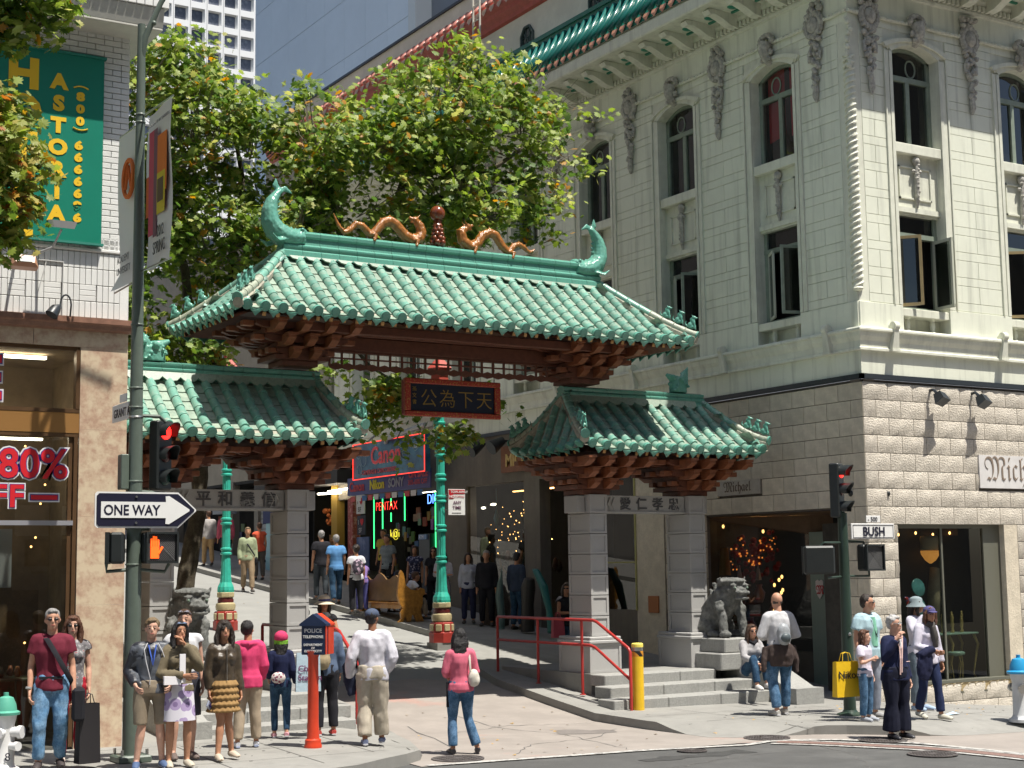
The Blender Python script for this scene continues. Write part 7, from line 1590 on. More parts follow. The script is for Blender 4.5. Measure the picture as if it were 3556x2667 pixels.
tree('broad plane tree with yellowing leaves and bare twigs spreading behind the gate ridge', [(10.72, 25.0, zs(10, 25)-.1, .16), (10.73, 25.0, .5, .145), (10.75, 25.1, 2.9, .13), (11.2, 25.3, 4.6, .12)],
     [[(11.2, 25.3, 4.5, .12), (12.2, 25.5, 5.7, .10), (13.1, 25.5, 6.8, .09), (13.6, 25.5, 8.2, .06), (14.2, 25.5, 9.8, .02)], [(13.0, 25.5, 6.6, .08), (14.4, 25.4, 7.4, .06), (15.8, 25.4, 8.3, .04), (17.0, 25.4, 9.0, .02)], [(12.1, 25.5, 5.6, .07), (11.7, 25.5, 7.2, .05), (11.6, 25.6, 8.6, .02)], [(14.2, 25.4, 7.2, .05), (15.6, 25.4, 6.9, .04), (16.6, 25.4, 7.1, .02)], [(11.0, 25.2, 4.2, .06), (12.2, 25.4, 4.0, .04), (13.2, 25.5, 3.4, .02), (14.6, 25.5, 3.2, .012)]],
     [((11.4, 25.5, 8.0), (1.0, 1.3, 1.2), 1), ((12.6, 25.8, 8.0), (1.1, 1.9, 1.1), 1), ((13.9, 25.4, 8.9), (1.15, 2.2, 1.35), 1), ((15.0, 25.3, 9.0), (1.1, 1.3, 1.25), .9), ((14.6, 25.5, 9.95), (.55, .6, .5), 1.2), ((15.9, 25.4, 8.5), (.9, 1.1, 1.1), .75), ((17.2, 25.4, 9.2), (.72, .6, .36), 1.1), ((17.05, 25.4, 8.1), (.6, .6, .35), .8), ((14.4, 25.5, 7.2), (1.7, 2.1, .9), 1), ((12.2, 25.9, 6.8), (1.4, 1.8, .9), 1), ((16.3, 25.4, 7.3), (.85, .7, .55), 1.1), ((16.2, 25.4, 6.5), (.5, .5, .3), .9), ((11.0, 25.4, 6.3), (.8, 1, .9), 1.1),
      ((12.9, 25.5, 3.15), (.65, .6, .42), 1.0), ((12.4, 25.5, 2.75), (.3, .4, .3), .9), ((13.1, 25.5, 2.35), (.3, .3, .32), .9), ((15.0, 25.5, 3.15), (.45, .4, .16), .9), ((14.2, 25.5, 2.5), (.45, .4, .22), .8), ((11.75, 25.5, 3.6), (.4, .3, .16), .9), ((14.2, 25.5, 2.1), (.2, .2, .14), .8)],
     1080, 13, .12, LEAVES, 8, .12, .34, [((15.9, 25.3, 9.0), (.8, 0, .5), 16, 1.3), ((13.6, 25.3, 7.6), (.2, -.3, .4), 14, 1.0), ((12.6, 25.3, 6.4), (.3, -.3, .3), 12, 1.0), ((14.8, 25.3, 7.0), (.6, -.2, .1), 14, 1.1), ((16.0, 25.3, 8.0), (.8, -.1, .2), 14, 1.2)], .968)
tree('yellowing plane tree branches in front of the green hotel banner, top left', [(2.4, 17.3, -2.3, .17), (2.5, 17.2, 1, .15), (2.7, 17.1, 3.5, .12)],
     [[(2.7, 17.1, 3.4, .11), (2.9, 17.0, 4.8, .08), (3.3, 16.9, 6.4, .04)], [(2.8, 17.0, 4.0, .06), (3.4, 16.9, 4.5, .03), (4.0, 16.8, 4.9, .012)]],
     [((3.55, 16.8, 6.9), (1.0, .9, .95), 1), ((4.2, 16.8, 6.25), (.32, .4, .30), 1.4), ((3.4, 16.8, 6.0), (.55, .6, .3), 1.2)],
     230, 13, .115, LEAVES, 21, .0, .26)
tree('low yellow branches of plane tree hanging at the left photo edge below the others', [(2.45, 17.0, 2.6, .06), (2.7, 17.0, 4.2, .05), (3.2, 16.9, 4.8, .03)], [], [((3.55, 16.8, 4.75), (.62, .7, .62), 1), ((3.7, 16.8, 3.95), (.5, .6, .55), 1.1), ((4.1, 16.8, 4.5), (.36, .4, .2), 1.3), ((4.0, 16.8, 5.15), (.3, .4, .2), 1)],
     170, 12, .11, LEAVESY, 33, -.1, .22)
# ================= people =================
def face_dir(d): return atan2(-d[0], d[1])       # rotation that turns +y to d
def lerp(a, b, t): return tuple(a[i]+(b[i]-a[i])*t for i in range(3))
class Person:
    """local frame: +y is where the person faces, +x is their right hand side, metres; built then scaled to height H"""
    def __init__(s, lab, x, y, H=1.75, look=(-.5, -.85), z=None, fem=False, skin=0, head=None, headturn=0, lean=0, bulk=1.0, vox=.0125, J=None, kid=False, group=None):
        s.H = H; k = s.k = H/1.75; z = ztop(x, y) if z is None else z
        s.t = thing('person', lab, 'person', (x, y, z), face_dir(look), group); s.fem = fem; s.vox = vox; s.skin = SKIN[skin]; s.b = bulk
        sw = .165 if not fem else .148; s.hs = 1.14 if kid else 1.0
        s.J = dict(pel=(0, 0, .93), wst=(0, .0, 1.08), chs=(0, .0, 1.28), nck=(0, -.01, 1.46), hd=(0, .025, 1.625),
                   shL=(-sw, -.01, 1.405), elL=(-sw-.045, -.03, 1.13), haL=(-sw-.055, .04, .88), shR=(sw, -.01, 1.405), elR=(sw+.045, -.03, 1.13), haR=(sw+.055, .04, .88),
                   hpL=(-.09, 0, .92), knL=(-.105, .02, .50), anL=(-.11, -.02, .085), hpR=(.09, 0, .92), knR=(.105, .02, .50), anR=(.11, -.02, .085), toL=(-.14, .14, .03), toR=(.14, .14, .03))
        if J: s.J.update(J)
        for q, a in (('toL', 'anL'), ('toR', 'anR')):
            if not J or q not in J: p = s.J[a]; s.J[q] = (p[0]*1.15, p[1]+.16, max(.03, p[2]-.055))
        s.headturn = headturn; s.Mk = Matrix.Diagonal((k, k, k, 1)); s.bodyparts()
    def mb(s): m = LB(s.Mk); return m
    def torso(s, m, g=0., z0=None, wide=1.0, hip=True, top=True):
        J = s.J; b = s.b; f = s.fem
        P = [Vector(J[q]) for q in ('pel', 'wst', 'chs', 'nck')]
        st = [(P[0]+Vector((0, 0, -.07)), .150, .108), (P[0]+Vector((0, -.0, .02)), .160 if f else .155, .112), (P[1], .122 if f else .142, .092), (P[1].lerp(P[2], .5), .130 if f else .152, .10), (P[2], .150 if f else .172, .112), (P[2].lerp(P[3], .55), .150 if f else .172, .098), (P[2].lerp(P[3], .8), .11, .075)]
        if not hip: st = st[1:]
        m.tube([p for p, a, c in st], [((a*b+g)*wide, c*b+g) for p, a, c in st], 14, 0, True)
        if f: 
            for x_ in (-.065, .065): m.ball(P[2]+Vector((x_*b, .075, -.0)), (.058+g, .052+g, .06+g), 8)
        for q in ('shL', 'shR'): m.tube([P[2].lerp(P[3], .6), Vector(J[q])], [.075+g, .055+g], 10)
    def bodyparts(s):
        J = s.J; m = s.mb(); s.torso(m, -.006)
        h = Vector(J['hd']); hs = s.hs; R = RZ(s.headturn).to_3x3()
        m.tube([Vector(J['nck'])-Vector((0, 0, .05)), h-Vector((0, .02, .06))], [.062, .054], 10)
        def B(o, r, n=12): m.ball(h+R @ Vector(o)*hs, tuple(a*hs for a in r), n)
        B((0, -.012, .025), (.078, .096, .098)); B((0, .022, -.045), (.058, .068, .075)); B((0, .06, -.085), (.032, .03, .026)); B((0, .093, -.015), (.014, .02, .026), 8); B((0, .086, -.055), (.026, .014, .011), 8)
        for x_ in (-.078, .078): B((x_, -.005, -.01), (.012, .02, .03), 8)
        for a, e, w_ in (('shL', 'elL', 'haL'), ('shR', 'elR', 'haR')):
            A, E, W = Vector(J[a]), Vector(J[e]), Vector(J[w_]); m.tube([A, A.lerp(E, .35), E, E.lerp(W, .3), W], [.050, .046, .037, .039, .025], 10); m.ball(A, .052, 10)
        for a, e, w_, t_ in (('hpL', 'knL', 'anL', 'toL'), ('hpR', 'knR', 'anR', 'toR')):
            A, E, W, T_ = (Vector(J[q]) for q in (a, e, w_, t_)); m.tube([A, A.lerp(E, .4), E, E.lerp(W, .3), W.lerp(E, .25), W], [.083, .075, .052, .056, .040, .036], 10); m.tube([W+Vector((0, -.03, -.03)), W.lerp(T_, .5)+Vector((0, 0, .0)), T_], [.034, .036, .026], 8)
        def add_fine(me): pass
        if s.vox < .016:
            for w_, e in (('haL', 'elL'), ('haR', 'elR')):
                W = Vector(J[w_]); d = (W-Vector(J[e])).normalized(); m.tube([W, W+d*.045, W+d*.085], [(.022, .030), (.018, .040), (.015, .038)], 8)
        else:
            for w_, e in (('haL', 'elL'), ('haR', 'elR')): W = Vector(J[w_]); d = (W-Vector(J[e])).normalized(); m.tube([W, W+d*.09, W+d*.15], [.026, .03, .02], 7)
        s.body = remesh(m, 'body', [s.skin, C(.04, .02, .015, .4), C(.40, .10, .08, .5)], s.vox*s.k, s.t, 2)
        if s.vox < .016:    # fingers grow out of the palms: same mesh
            me = s.body.data; vs = [tuple(v.co) for v in me.vertices]; f = LB(s.Mk)
            for sg, w_, e in ((-1, 'haL', 'elL'), (1, 'haR', 'elR')):
                W = Vector(J[w_]); d = (W-Vector(J[e])).normalized(); sd = d.cross(Vector((1, 0, 0)));
                sd = sd.normalized() if sd.length > .1 else Vector((0, 1, 0)); cu = sd.cross(d).normalized()*(-sg)
                for k in range(4):
                    o = W+d*.075+sd*(.012*(1.5-k)*1.6); L_ = (.07, .08, .075, .06)[k]; f.tube([o, o+d*L_*.5+cu*.012, o+d*L_*.85+cu*.035, o+d*L_*.9+cu*.055], [.0105, .0095, .0085, .007], 6)
                o = W+d*.02+sd*.028; f.tube([o, o+sd*.025+d*.03+cu*.01, o+sd*.022+d*.065+cu*.028], [.012, .011, .008], 6)
            bm = bmesh.new(); bm.from_mesh(me); b0 = [bm.verts.new(v) for v in f.v]
            for fc in f.f:
                try: q = bm.faces.new([b0[i] for i in fc]); q.smooth = True
                except Exception: pass
            bm.to_mesh(me); bm.free()
            m2 = s.mb()
            for x_ in (-.030, .030): m2.ball(h+R @ Vector((x_, .076, .004))*hs, (.010, .006, .005), 6)
            m2.obj('eyes', C(.02, .015, .012, .3), s.t); m2 = s.mb()
            for x_ in (-.03, .03): m2.tube([h+R @ Vector((x_-.018, .085, .030))*hs, h+R @ Vector((x_+.018, .085, .032))*hs], .005, 4)
            m2.obj('eyebrows', HAIRS['dark'], s.t); m2 = s.mb(); m2.ball(h+R @ Vector((0, .094, -.055))*hs, (.022, .006, .006), 6); m2.obj('lips', C(.36, .10, .08, .5), s.t)
        return s
    def top(s, mt, sleeve=1.0, g=.014, hem=.0, folds=.010, name='shirt', wide=1.0, hood=False, mats2=None, seed=1, collar=False):
        m = s.mb(); s.torso(m, g, wide=wide); J = s.J
        if hem: p = Vector(J['pel']); m.tube([p+Vector((0, 0, .05)), p+Vector((0, 0, -hem))], [((.163*s.b+g)*wide, .115*s.b+g), ((.172*s.b+g)*wide, .122*s.b+g)], 14)
        for a, e, w_ in (('shL', 'elL', 'haL'), ('shR', 'elR', 'haR')):
            A, E, W = Vector(J[a]), Vector(J[e]), Vector(J[w_]); m.ball(A, .052+g*.7, 10)
            if sleeve <= .5: m.tube([A, A.lerp(E, sleeve*2*.62)], [.054+g, .056+g*1.6], 10)
            elif sleeve < 1: m.tube([A, E, E.lerp(W, .4)], [.054+g, .044+g, .040+g], 10)
            else: m.tube([A, A.lerp(E, .4), E, E.lerp(W, .4), E.lerp(W, .95)], [.053+g, .05+g*1.1, .042+g*1.3, .038+g*1.3, .031+g], 10)
        if hood: n_ = Vector(J['nck']); m.tube([n_+Vector((-.09, -.05, -.02)), n_+Vector((0, -.12, -.02)), n_+Vector((.09, -.05, -.02))], .05, 8); m.tube([n_+Vector((-.08, -.03, -.0)), n_+Vector((-.07, .06, -.02)), n_+Vector((0, .09, -.06)), n_+Vector((.07, .06, -.02)), n_+Vector((.08, -.03, 0))], .026, 8)
        if collar: n_ = Vector(J['nck']); m.tube([n_+Vector((.075*cos(a), .07*sin(a), -.01)) for a in [2*pi*k/12 for k in range(13)]], .018, 6)
        s.shirt = remesh(m, name, mt if isinstance(mt, list) else [mt], max(.014, s.vox)*s.k, s.t, 2, (folds, 7.5, seed)); return s
    def pants(s, mt, g=.016, leg=1.0, folds=.009, name='trousers', flare=0, seed=3):
        m = s.mb(); J = s.J; p = Vector(J['pel']); b = s.b
        m.tube([p+Vector((0, 0, .10)), p+Vector((0, 0, .02)), p+Vector((0, 0, -.07))], [(.148*b+g, .103*b+g), (.160*b+g, .114*b+g), (.150*b+g, .112*b+g)], 14)
        for a, e, w_ in (('hpL', 'knL', 'anL'), ('hpR', 'knR', 'anR')):
            A, E, W = Vector(J[a]), Vector(J[e]), Vector(J[w_])
            if leg >= 1: m.tube([A, A.lerp(E, .4), E, E.lerp(W, .35), E.lerp(W, .9)], [.090*b+g, .080*b+g, .056+g*1.1, .053+g*1.3+flare*.4, .042+g*1.4+flare], 12)
            elif leg > .5: D_ = Vector((.02 if A.x > 0 else -.02, 0, 0)); m.tube([A, A.lerp(E, .5)+D_, A.lerp(E, .98)+D_], [.088*b+g*.7, .078*b+g*.5, .066+g*.6], 12)
            else: m.tube([A, A.lerp(E, .5)], [.09*b+g, .085*b+g], 12)
        remesh(m, name, [mt], max(.014, s.vox)*s.k, s.t, 2, (folds, 8.5, seed)); return s
    def shoes(s, mt, sole=None, h=.05):
        for a, t_ in (('anL', 'toL'), ('anR', 'toR')):
            A, T_ = Vector(s.J[a]), Vector(s.J[t_]); m = s.mb(); d = (T_-A); d.z = 0; d.normalize()
            m.tube([A-d*.05+Vector((0, 0, -.035)), A+Vector((0, 0, -.03)), A.lerp(T_, .6)+Vector((0, 0, .0)), T_+d*.03+Vector((0, 0, .008)), T_+d*.055+Vector((0, 0, .0))], [(.030, .036), (.046, .044), (.043, .038), (.040, .026), (.018, .014)], 10); o = m.obj('shoe', mt, s.t, True)
            if sole: m = s.mb(); m.tube([A-d*.055+Vector((0, 0, -.062)), A+Vector((0, 0, -.062)), T_+d*.05+Vector((0, 0, -.014))], [(.03, .012), (.042, .014), (.03, .012)], 8); m.obj('sole', sole, o)
        return s
    def hair(s, kind='short', col='brown', vol=1.0):
        h = Vector(s.J['hd']); hs = s.hs; R = RZ(s.headturn).to_3x3(); m = s.mb()
        def B(o, r, n=12): m.ball(h+R @ Vector(o)*hs, tuple(a*hs for a in r), n)
        B((0, -.026, .045), (.086*vol, .096*vol, .088*vol)); B((0, -.05, .0), (.080*vol, .062, .08)); B((0, .042, .095), (.055, .04, .026))
        if kind in ('long', 'bob'):
            L_ = {'long': .30, 'bob': .13}[kind]
            m.tube([h+R @ Vector((0, -.055, .04)), h+R @ Vector((0, -.085, -.08)), h+R @ Vector((0, -.095, -.05-L_))], [(.085*vol, .05), (.10*vol, .05), (.085*vol, .035)], 12)
            for x_ in (-1, 1): m.tube([h+R @ Vector((.05*x_, .035, .085)), h+R @ Vector((.082*x_, .02, .02)), h+R @ Vector((.088*x_*vol, .0, -.08)), h+R @ Vector((.082*x_*vol, .02, -.04-L_*.95))], [.024, .030, .036*vol, .022], 8)
        if kind == 'curly':
            rr = random.Random(3)
            for k in range(34): a = rr.uniform(0, 2*pi); e = rr.uniform(-.1, 1.3); B((.085*cos(a)*cos(e), -.02+.09*sin(a)*cos(e) if sin(a) < .5 else -.0, .03+.09*sin(e)), (.03, .03, .028), 6)
        if kind == 'tail': m.tube([h+R @ Vector((0, -.10, .03)), h+R @ Vector((0, -.15, .0)), h+R @ Vector((0, -.14, -.16))], [.03, .034, .014], 8)
        if kind == 'bun': B((0, -.09, .09), (.045, .045, .04))
        remesh(m, 'hair', [HAIRS[col]], .012*s.k if s.vox < .016 else .018, s.t, 1, (.007, 38, 2)); return s
    def HM(s, o=(0, 0, 0)): h = Vector(s.J['hd']); return (wm(s.t) @ s.Mk @ Matrix.Translation(h) @ RZ(s.headturn) @ Matrix.Diagonal((s.hs, s.hs, s.hs, 1)) @ T(*o))
    def glasses(s, mt, up=False):
        m = LB(); 
        for x_ in (-.033, .033): m.ball((x_, .088 if not up else .055, .008 if not up else .10), (.025, .008, .017) if not up else (.025, .02, .015), 8)
        m.tube([(-.075, .0, .01 if not up else .07), (-.06, .075, .012 if not up else .10), (.06, .075, .012 if not up else .10), (.075, 0, .01 if not up else .07)], .005, 5); m.obj('glasses', mt, s.t, True, M=s.HM()); return s
    def cap(s, mt, back=False):
        m = LB(); sg = -1 if back else 1
        m.ball((0, -.012, .06), (.093, .108, .078), 14); m.tube([(0, .06*sg, .055), (0, .13*sg, .045), (0, .17*sg, .035)], [(.062, .012), (.06, .010), (.03, .006)], 10); m.obj('cap', mt, s.t, True, M=s.HM()); return s
    def brim(s, mt, r=.19, drop=.05, h=.13, band=None):
        m = LB(); m.lathe([(r, .03-drop), (r*.98, .035-drop), (.10, .055), (.098, .10), (.085, .055+h*.8), (.04, .06+h), (.005, .065+h)], 20, (0, -.01, 0)); o = m.obj('hat', mt, s.t, True, M=s.HM())
        if band: m = LB(); m.lathe([(.104, .055), (.103, .085)], 20, (0, -.01, 0)); m.obj('hat_band', band, o, M=s.HM())
        return s
    def strap(s, pts, w_, mt, nm='strap'): m = s.mb(); m.tube(pts, [(w_, .006)]*len(pts), 6); m.obj(nm, mt, s.t, True); return s
    def backpack(s, mt, c=(0, -.17, 1.20), r=(.14, .09, .19), mt2=None, straps=True):
        m = s.mb(); m.ball(c, r, 12); m.ball((c[0], c[1]-.02, c[2]-.07), (r[0]*1.02, r[1]*.95, r[2]*.7), 12); remesh(m, 'backpack', [mt], .018*s.k, s.t, 2, (.006, 18, 5))
        if mt2: m = s.mb(); m.ball((c[0], c[1]-.07, c[2]-.06), (r[0]*.75, r[1]*.6, r[2]*.45), 10); m.obj('backpack_pocket', mt2, s.t, True)
        if straps:
            for x_ in (-.085, .085): m = s.mb(); m.tube([(x_, -.10, 1.34), (x_, -.02, 1.455), (x_, .10, 1.38), (x_*1.25, .135, 1.22), (x_*1.5, .05, 1.10), (x_*1.3, -.1, 1.06)], [(.016, .006)]*6, 5); m.obj('backpack_strap', C(.03, .03, .035), s.t, True)
        return s
    def skirt(s, mt, z0, z1, r0, r1, n_ruf=0, name='skirt', amp=.010):
        p = Vector(s.J['pel']); m = s.mb(); N = 80 if n_ruf else 40; K = 25 if n_ruf else 14; vs = []; fs = []
        for j in range(K+1):
            t = j/K; z = z0+(z1-z0)*t; r = r0+(r1-r0)*t**.8
            if n_ruf: ph = (t*n_ruf) % 1; r += .032*ph+.0
            for k in range(N): a = 2*pi*k/N; rr_ = r*(1+amp*3*t*sin(a*7+t*2)+(.055*sin(a*19+int(t*n_ruf)*1.7)*((t*n_ruf) % 1) if n_ruf else 0)); vs.append((p.x+rr_*cos(a), p.y+rr_*.80*sin(a), z))
        for j in range(K):
            for k in range(N): a = j*N+k; b = j*N+(k+1) % N; fs.append((a, b, b+N, a+N))
        m.add(vs, fs); m.obj(name, mt, s.t, 'all'); return s
def patterned(name, base, cols, scale, kind='voronoi', thr=.42):
    m = bpy.data.materials.new(name); m.use_nodes = True; n = m.node_tree.nodes; L = m.node_tree.links; tc = n.new('ShaderNodeTexCoord')
    if kind == 'stripe':
        w_ = n.new('ShaderNodeTexWave'); w_.bands_direction = 'Z'; w_.inputs['Scale'].default_value = scale; L.new(tc.outputs['Object'], w_.inputs['Vector']); src = w_.outputs['Fac']
    else:
        w_ = n.new('ShaderNodeTexVoronoi'); w_.inputs['Scale'].default_value = scale; L.new(tc.outputs['Object'], w_.inputs['Vector']); src = w_.outputs['Distance']
    r = n.new('ShaderNodeValToRGB'); r.color_ramp.interpolation = 'CONSTANT'; e = r.color_ramp.elements; e[0].color = (*cols[0], 1); e[1].position = thr; e[1].color = (*base, 1)
    for i, c_ in enumerate(cols[1:]): q = e.new(thr*(.45+.3*i)); q.color = (*c_, 1)
    L.new(src, r.inputs[0]); L.new(r.outputs[0], n['Principled BSDF'].inputs['Base Color']); n['Principled BSDF'].inputs['Roughness'].default_value = .85; return m
WHC = cloth(.60, .60, .62); BLC = cloth(.02, .02, .025); NAVY = cloth(.015, .02, .06); GREYC = cloth(.30, .29, .28)
def walkJ(st=.30, front='R', arms=True, H=0):
    f, b = (('R', 'L') if front == 'R' else ('L', 'R')); sx = {'R': 1, 'L': -1}
    J = {'kn'+f: (sx[f]*.10, st*.42, .50), 'an'+f: (sx[f]*.10, st*.62, .085), 'kn'+b: (sx[b]*.095, -.02, .49), 'an'+b: (sx[b]*.09, -st*.68, .12), 'to'+b: (sx[b]*.10, -st*.68+.14, .035), 'pel': (0, 0, .915)}
    return J
def tote(par, c, w_, h, d, mt, label_mat=None, txt=None, rz=0, nm='shopping_bag', hh=.12, lab='', tc=None, ts=.1):
    """a bag hanging from a hand is a thing of its own"""
    t = thing(nm, lab, 'bag', c, rz)
    m = LB(); m.add([(-w_/2, -d/2, 0), (w_/2, -d/2, 0), (w_/2, d/2, 0), (-w_/2, d/2, 0), (-w_*.46, -d*.35, h), (w_*.46, -d*.35, h), (w_*.46, d*.35, h), (-w_*.46, d*.35, h)], [(0, 3, 2, 1), (0, 1, 5, 4), (1, 2, 6, 5), (2, 3, 7, 6), (3, 0, 4, 7)]); o = m.obj('bag_body', mt, t, fix=False)
    for y_ in (-d*.35, d*.35): m = LB(); m.tube([(-w_*.2, y_, h), (-w_*.14, y_*.5, h+hh), (0, y_*.3, h+hh*1.15), (w_*.14, y_*.5, h+hh), (w_*.2, y_, h)], .006, 5); m.obj('handle', mt, t)
    if txt:
        for i, ln in enumerate(txt): text('bag_lettering', ln, ts, tc, t, wm(t) @ T(-w_*.42, -d/2-.004+(.0), h*.52-i*ts*1.05) @ RX(pi/2-.02), depth=.001, off=.0015)
    return t
# --- left foreground group ---
P = Person('man in maroon T-shirt, glasses and blue jeans with black shoulder bag', 4.80, 18.10, 1.84, (-.25, -.97), skin=0, headturn=.05, J=dict(haL=(-.24, .06, .82), elL=(-.22, -.03, 1.12), haR=(.225, .05, .86), elR=(.215, -.04, 1.13), knR=(.11, .10, .50), anR=(.12, .06, .10), anL=(-.11, -.14, .10)))
P.top(cloth(.16, .022, .040), .42, g=.020, hem=.06, folds=.013, name='t_shirt', seed=2).pants(DENIM3, g=.018, folds=.020).shoes(C(.04, .03, .03)).hair('short', 'grey', .98).glasses(C(.03, .02, .02, .3))
P.strap([(.10, -.06, 1.46), (.055, .10, 1.42), (-.03, .155, 1.28), (-.12, .150, 1.12), (-.20, .10, .98), (-.24, -.02, .88)], .030, BLC, 'bag_strap'); m = P.mb(); m.bbox(-.36, -.22, -.16, .16, .52, .88, .03); m.obj('shoulder_bag', BLC, P.t)
m = P.mb(); m.tube([(.235, .045, .905), (.238, .05, .885)], .034, 10); m.obj('wrist_watch', C(.3, .3, .3, .3), P.t)
m = P.mb(); m.box(-.13, .13, .118, .128, .985, 1.015); m.obj('belt', BLC, P.t)
P = Person('woman with long auburn hair, sunglasses and red trousers behind the man in maroon', 5.18, 18.62, 1.74, (-.25, -.97), fem=True, skin=3, J=dict(walkJ(.2, 'R'), haR=(.20, .10, .92), elR=(.235, -.02, 1.12)))
P.top(patterned('grey_print_top', (.16, .15, .16), [(.35, .12, .14), (.3, .3, .3)], 22), .2, folds=.008, name='top').pants(cloth(.36, .015, .03), g=.008).shoes(C(.6, .5, .45)).hair('long', 'auburn', 1.1).glasses(C(.02, .02, .02, .2))
tote(None, (5.21, 18.02, -2.17), .26, .68, .15, C(.02, .018, .02, .45), lab='tall black paper shopping bag held by the man in maroon', rz=.15, nm='paper_bag', hh=.10)
P = Person('boy in grey and black windbreaker with khaki shorts and blue sneakers', 5.82, 17.60, 1.72, (-.2, -.98), skin=3, headturn=-.1, J=dict(haL=(-.2, .16, .98), haR=(.2, .16, .98), elL=(-.25, -.06, 1.13), elR=(.25, -.06, 1.13), anR=(.16, .0, .085), anL=(-.14, -.02, .085)))
P.top(mat('grey_black_windbreaker', (.10, .11, .13), .4, var=.2, bump=.3, bsc=30, n2=((.02, .022, .03), 2.2, .5, .52)), 1.0, g=.026, hem=.05, folds=.014, name='windbreaker', collar=True).pants(cloth(.27, .22, .16), g=.03, leg=.9, name='shorts').shoes(C(.06, .10, .20), WHC).hair('short', 'sandy', 1.05)
m = P.mb(); m.tube([(-.04, .115, 1.44), (-.015, .145, 1.30), (0, .15, 1.2), (.02, .145, 1.3), (.05, .115, 1.44)], .009, 5); m.obj('lanyard', C(.05, .12, .5), P.t)
m = P.mb(); m.tube([(.06, .10, 1.46), (.10, .135, 1.38), (.08, .15, 1.25), (.03, .155, 1.05), (.035, .15, .98)], .006, 5); m.tube([(-.06, .10, 1.46), (-.11, .13, 1.36), (-.16, .12, 1.22)], .006, 5); m.obj('white_piping', WHC, P.t)
P = Person('man with sunglasses on his head and sleeveless white top behind woman in olive', 6.42, 18.2, 1.80, (-.1, -1), skin=3, headturn=-.35, J=dict(haR=(.28, .08, .9)))
P.top(WHC, .12, name='tank_top').pants(cloth(.06, .06, .08), leg=.9, name='shorts', g=.03).shoes(C(.12, .09, .08)).hair('short', 'brown').glasses(C(.25, .25, .3, .15), True)
P = Person('woman in olive jacket and purple floral skirt holding hand to her mouth', 6.12, 17.50, 1.68, (-.12, -1), fem=True, skin=1, headturn=.15, J=dict(elL=(-.23, .06, 1.18), haL=(-.03, .13, 1.48), elR=(.24, .04, 1.12), haR=(-.02, .20, 1.10)))
P.top(cloth(.17, .14, .09), 1.0, g=.022, hem=.02, folds=.012, name='jacket', collar=True).shoes(C(.45, .40, .32)).hair('long', 'black', .95).glasses(C(.15, .2, .3, .15), True)
P.skirt(patterned('purple_white_floral', (.62, .60, .66), [(.20, .14, .28), (.36, .28, .46)], 7.5, thr=.52), 1.0, .56, .165, .205, name='floral_skirt')
m = P.mb(); m.box(-.035, .035, .17, .20, 1.02, 1.36); m.box(.02, .22, .13, .20, 1.0, 1.10); m.obj('white_folder', C(.8, .78, .8, .6), P.t)
P = Person('young woman in brown leather jacket and tan ruffled skirt looking down', 6.82, 17.90, 1.66, (-.05, -1), fem=True, skin=1, headturn=-.1, J=dict(haL=(-.215, .03, .86), haR=(.20, .03, .88), knL=(-.06, .02, .49), anL=(-.13, -.06, .10), knR=(.05, .05, .49), anR=(.10, .10, .09)))
P.top(mat('brown_leather', (.075, .055, .035), .32, var=.4, sc_=12, bump=.3, bsc=40), 1.0, g=.020, hem=.0, folds=.014, name='leather_jacket').shoes(C(.5, .42, .33)).hair('long', 'dark', 1.15)
P.skirt(cloth(.36, .22, .09), 1.0, .60, .160, .195, 5, name='ruffled_skirt'); m = P.mb(); m.tube([(0, .13, 1.43), (0, .148, 1.0)], .005, 4); m.obj('zip', BRASSC, P.t)
cm = thing('compact_camera', 'small silver compact camera dangling on a strap from the young woman', 'camera', (6.60, 17.83, -1.62), .6); m = LB(); m.tube([(0, 0, .22), (.0, 0, .10)], .004, 4); m.obj('wrist_strap', BLC, cm); m = LB(); m.bbox(-.05, .05, -.012, .012, .0, .09, .01); m.obj('camera_body', C(.30, .33, .42, .3, metal=.5), cm, M=wm(cm) @ RY(.6)); m = LB(); m.tube([(0, -.013, .045), (0, -.022, .045)], .025, 12); m.obj('camera_lens', C(.02, .02, .08, .2), cm, M=wm(cm) @ RY(.6))
P = Person('person in bright pink hooded sweatshirt and beige trousers seen from behind', 7.55, 18.95, 1.62, (.25, .97), skin=1, headturn=-.5, bulk=1.05, J=dict(anL=(-.14, -.02, .085), anR=(.13, .05, .085), haR=(.22, .14, .93)))
P.top(cloth(.68, .06, .17), 1.0, g=.030, hem=.10, folds=.014, name='pink_hoodie', hood=True).pants(cloth(.42, .34, .25), g=.022).shoes(C(.6, .62, .68), C(.3, .35, .5)).hair('short', 'black', 1.08)
P = Person('girl in navy jumper and jeans with pink hooded hat, walking away', 8.35, 19.75, 1.42, (.35, .93), skin=0, fem=True, kid=True, J=dict(walkJ(.2, 'L'), haR=(.26, .12, .90), haL=(-.2, .12, 1.0)))
P.top(NAVY, 1.0, g=.016, folds=.008, name='jumper').pants(DENIM2, g=.008).shoes(C(.6, .3, .35), WHC).hair('long', 'black')
m = LB(); m.ball((0, -.02, .05), (.105, .12, .10), 14); m.obj('pink_hat', cloth(.60, .05, .14), P.t, True, M=P.HM()); m = LB(); m.lathe([(.10, -.05), (.105, 0), (.095, .02)], 14, (0, -.02, 0)); m.obj('green_hat_edge', cloth(.22, .48, .05), P.t, M=P.HM())
m = P.mb(); m.ball((-.05, -.19, 1.02), (.12, .045, .10), 10); m.obj('floral_pouch', patterned('pouch_print', (.6, .55, .52), [(.45, .08, .1), (.2, .05, .1)], 26), P.t, True)
P = Person('person with beige backpack and pale shopping bag standing behind the call box', 9.02, 19.75, 1.68, (.15, .99), skin=1, J=dict(haL=(-.22, .05, .86)))
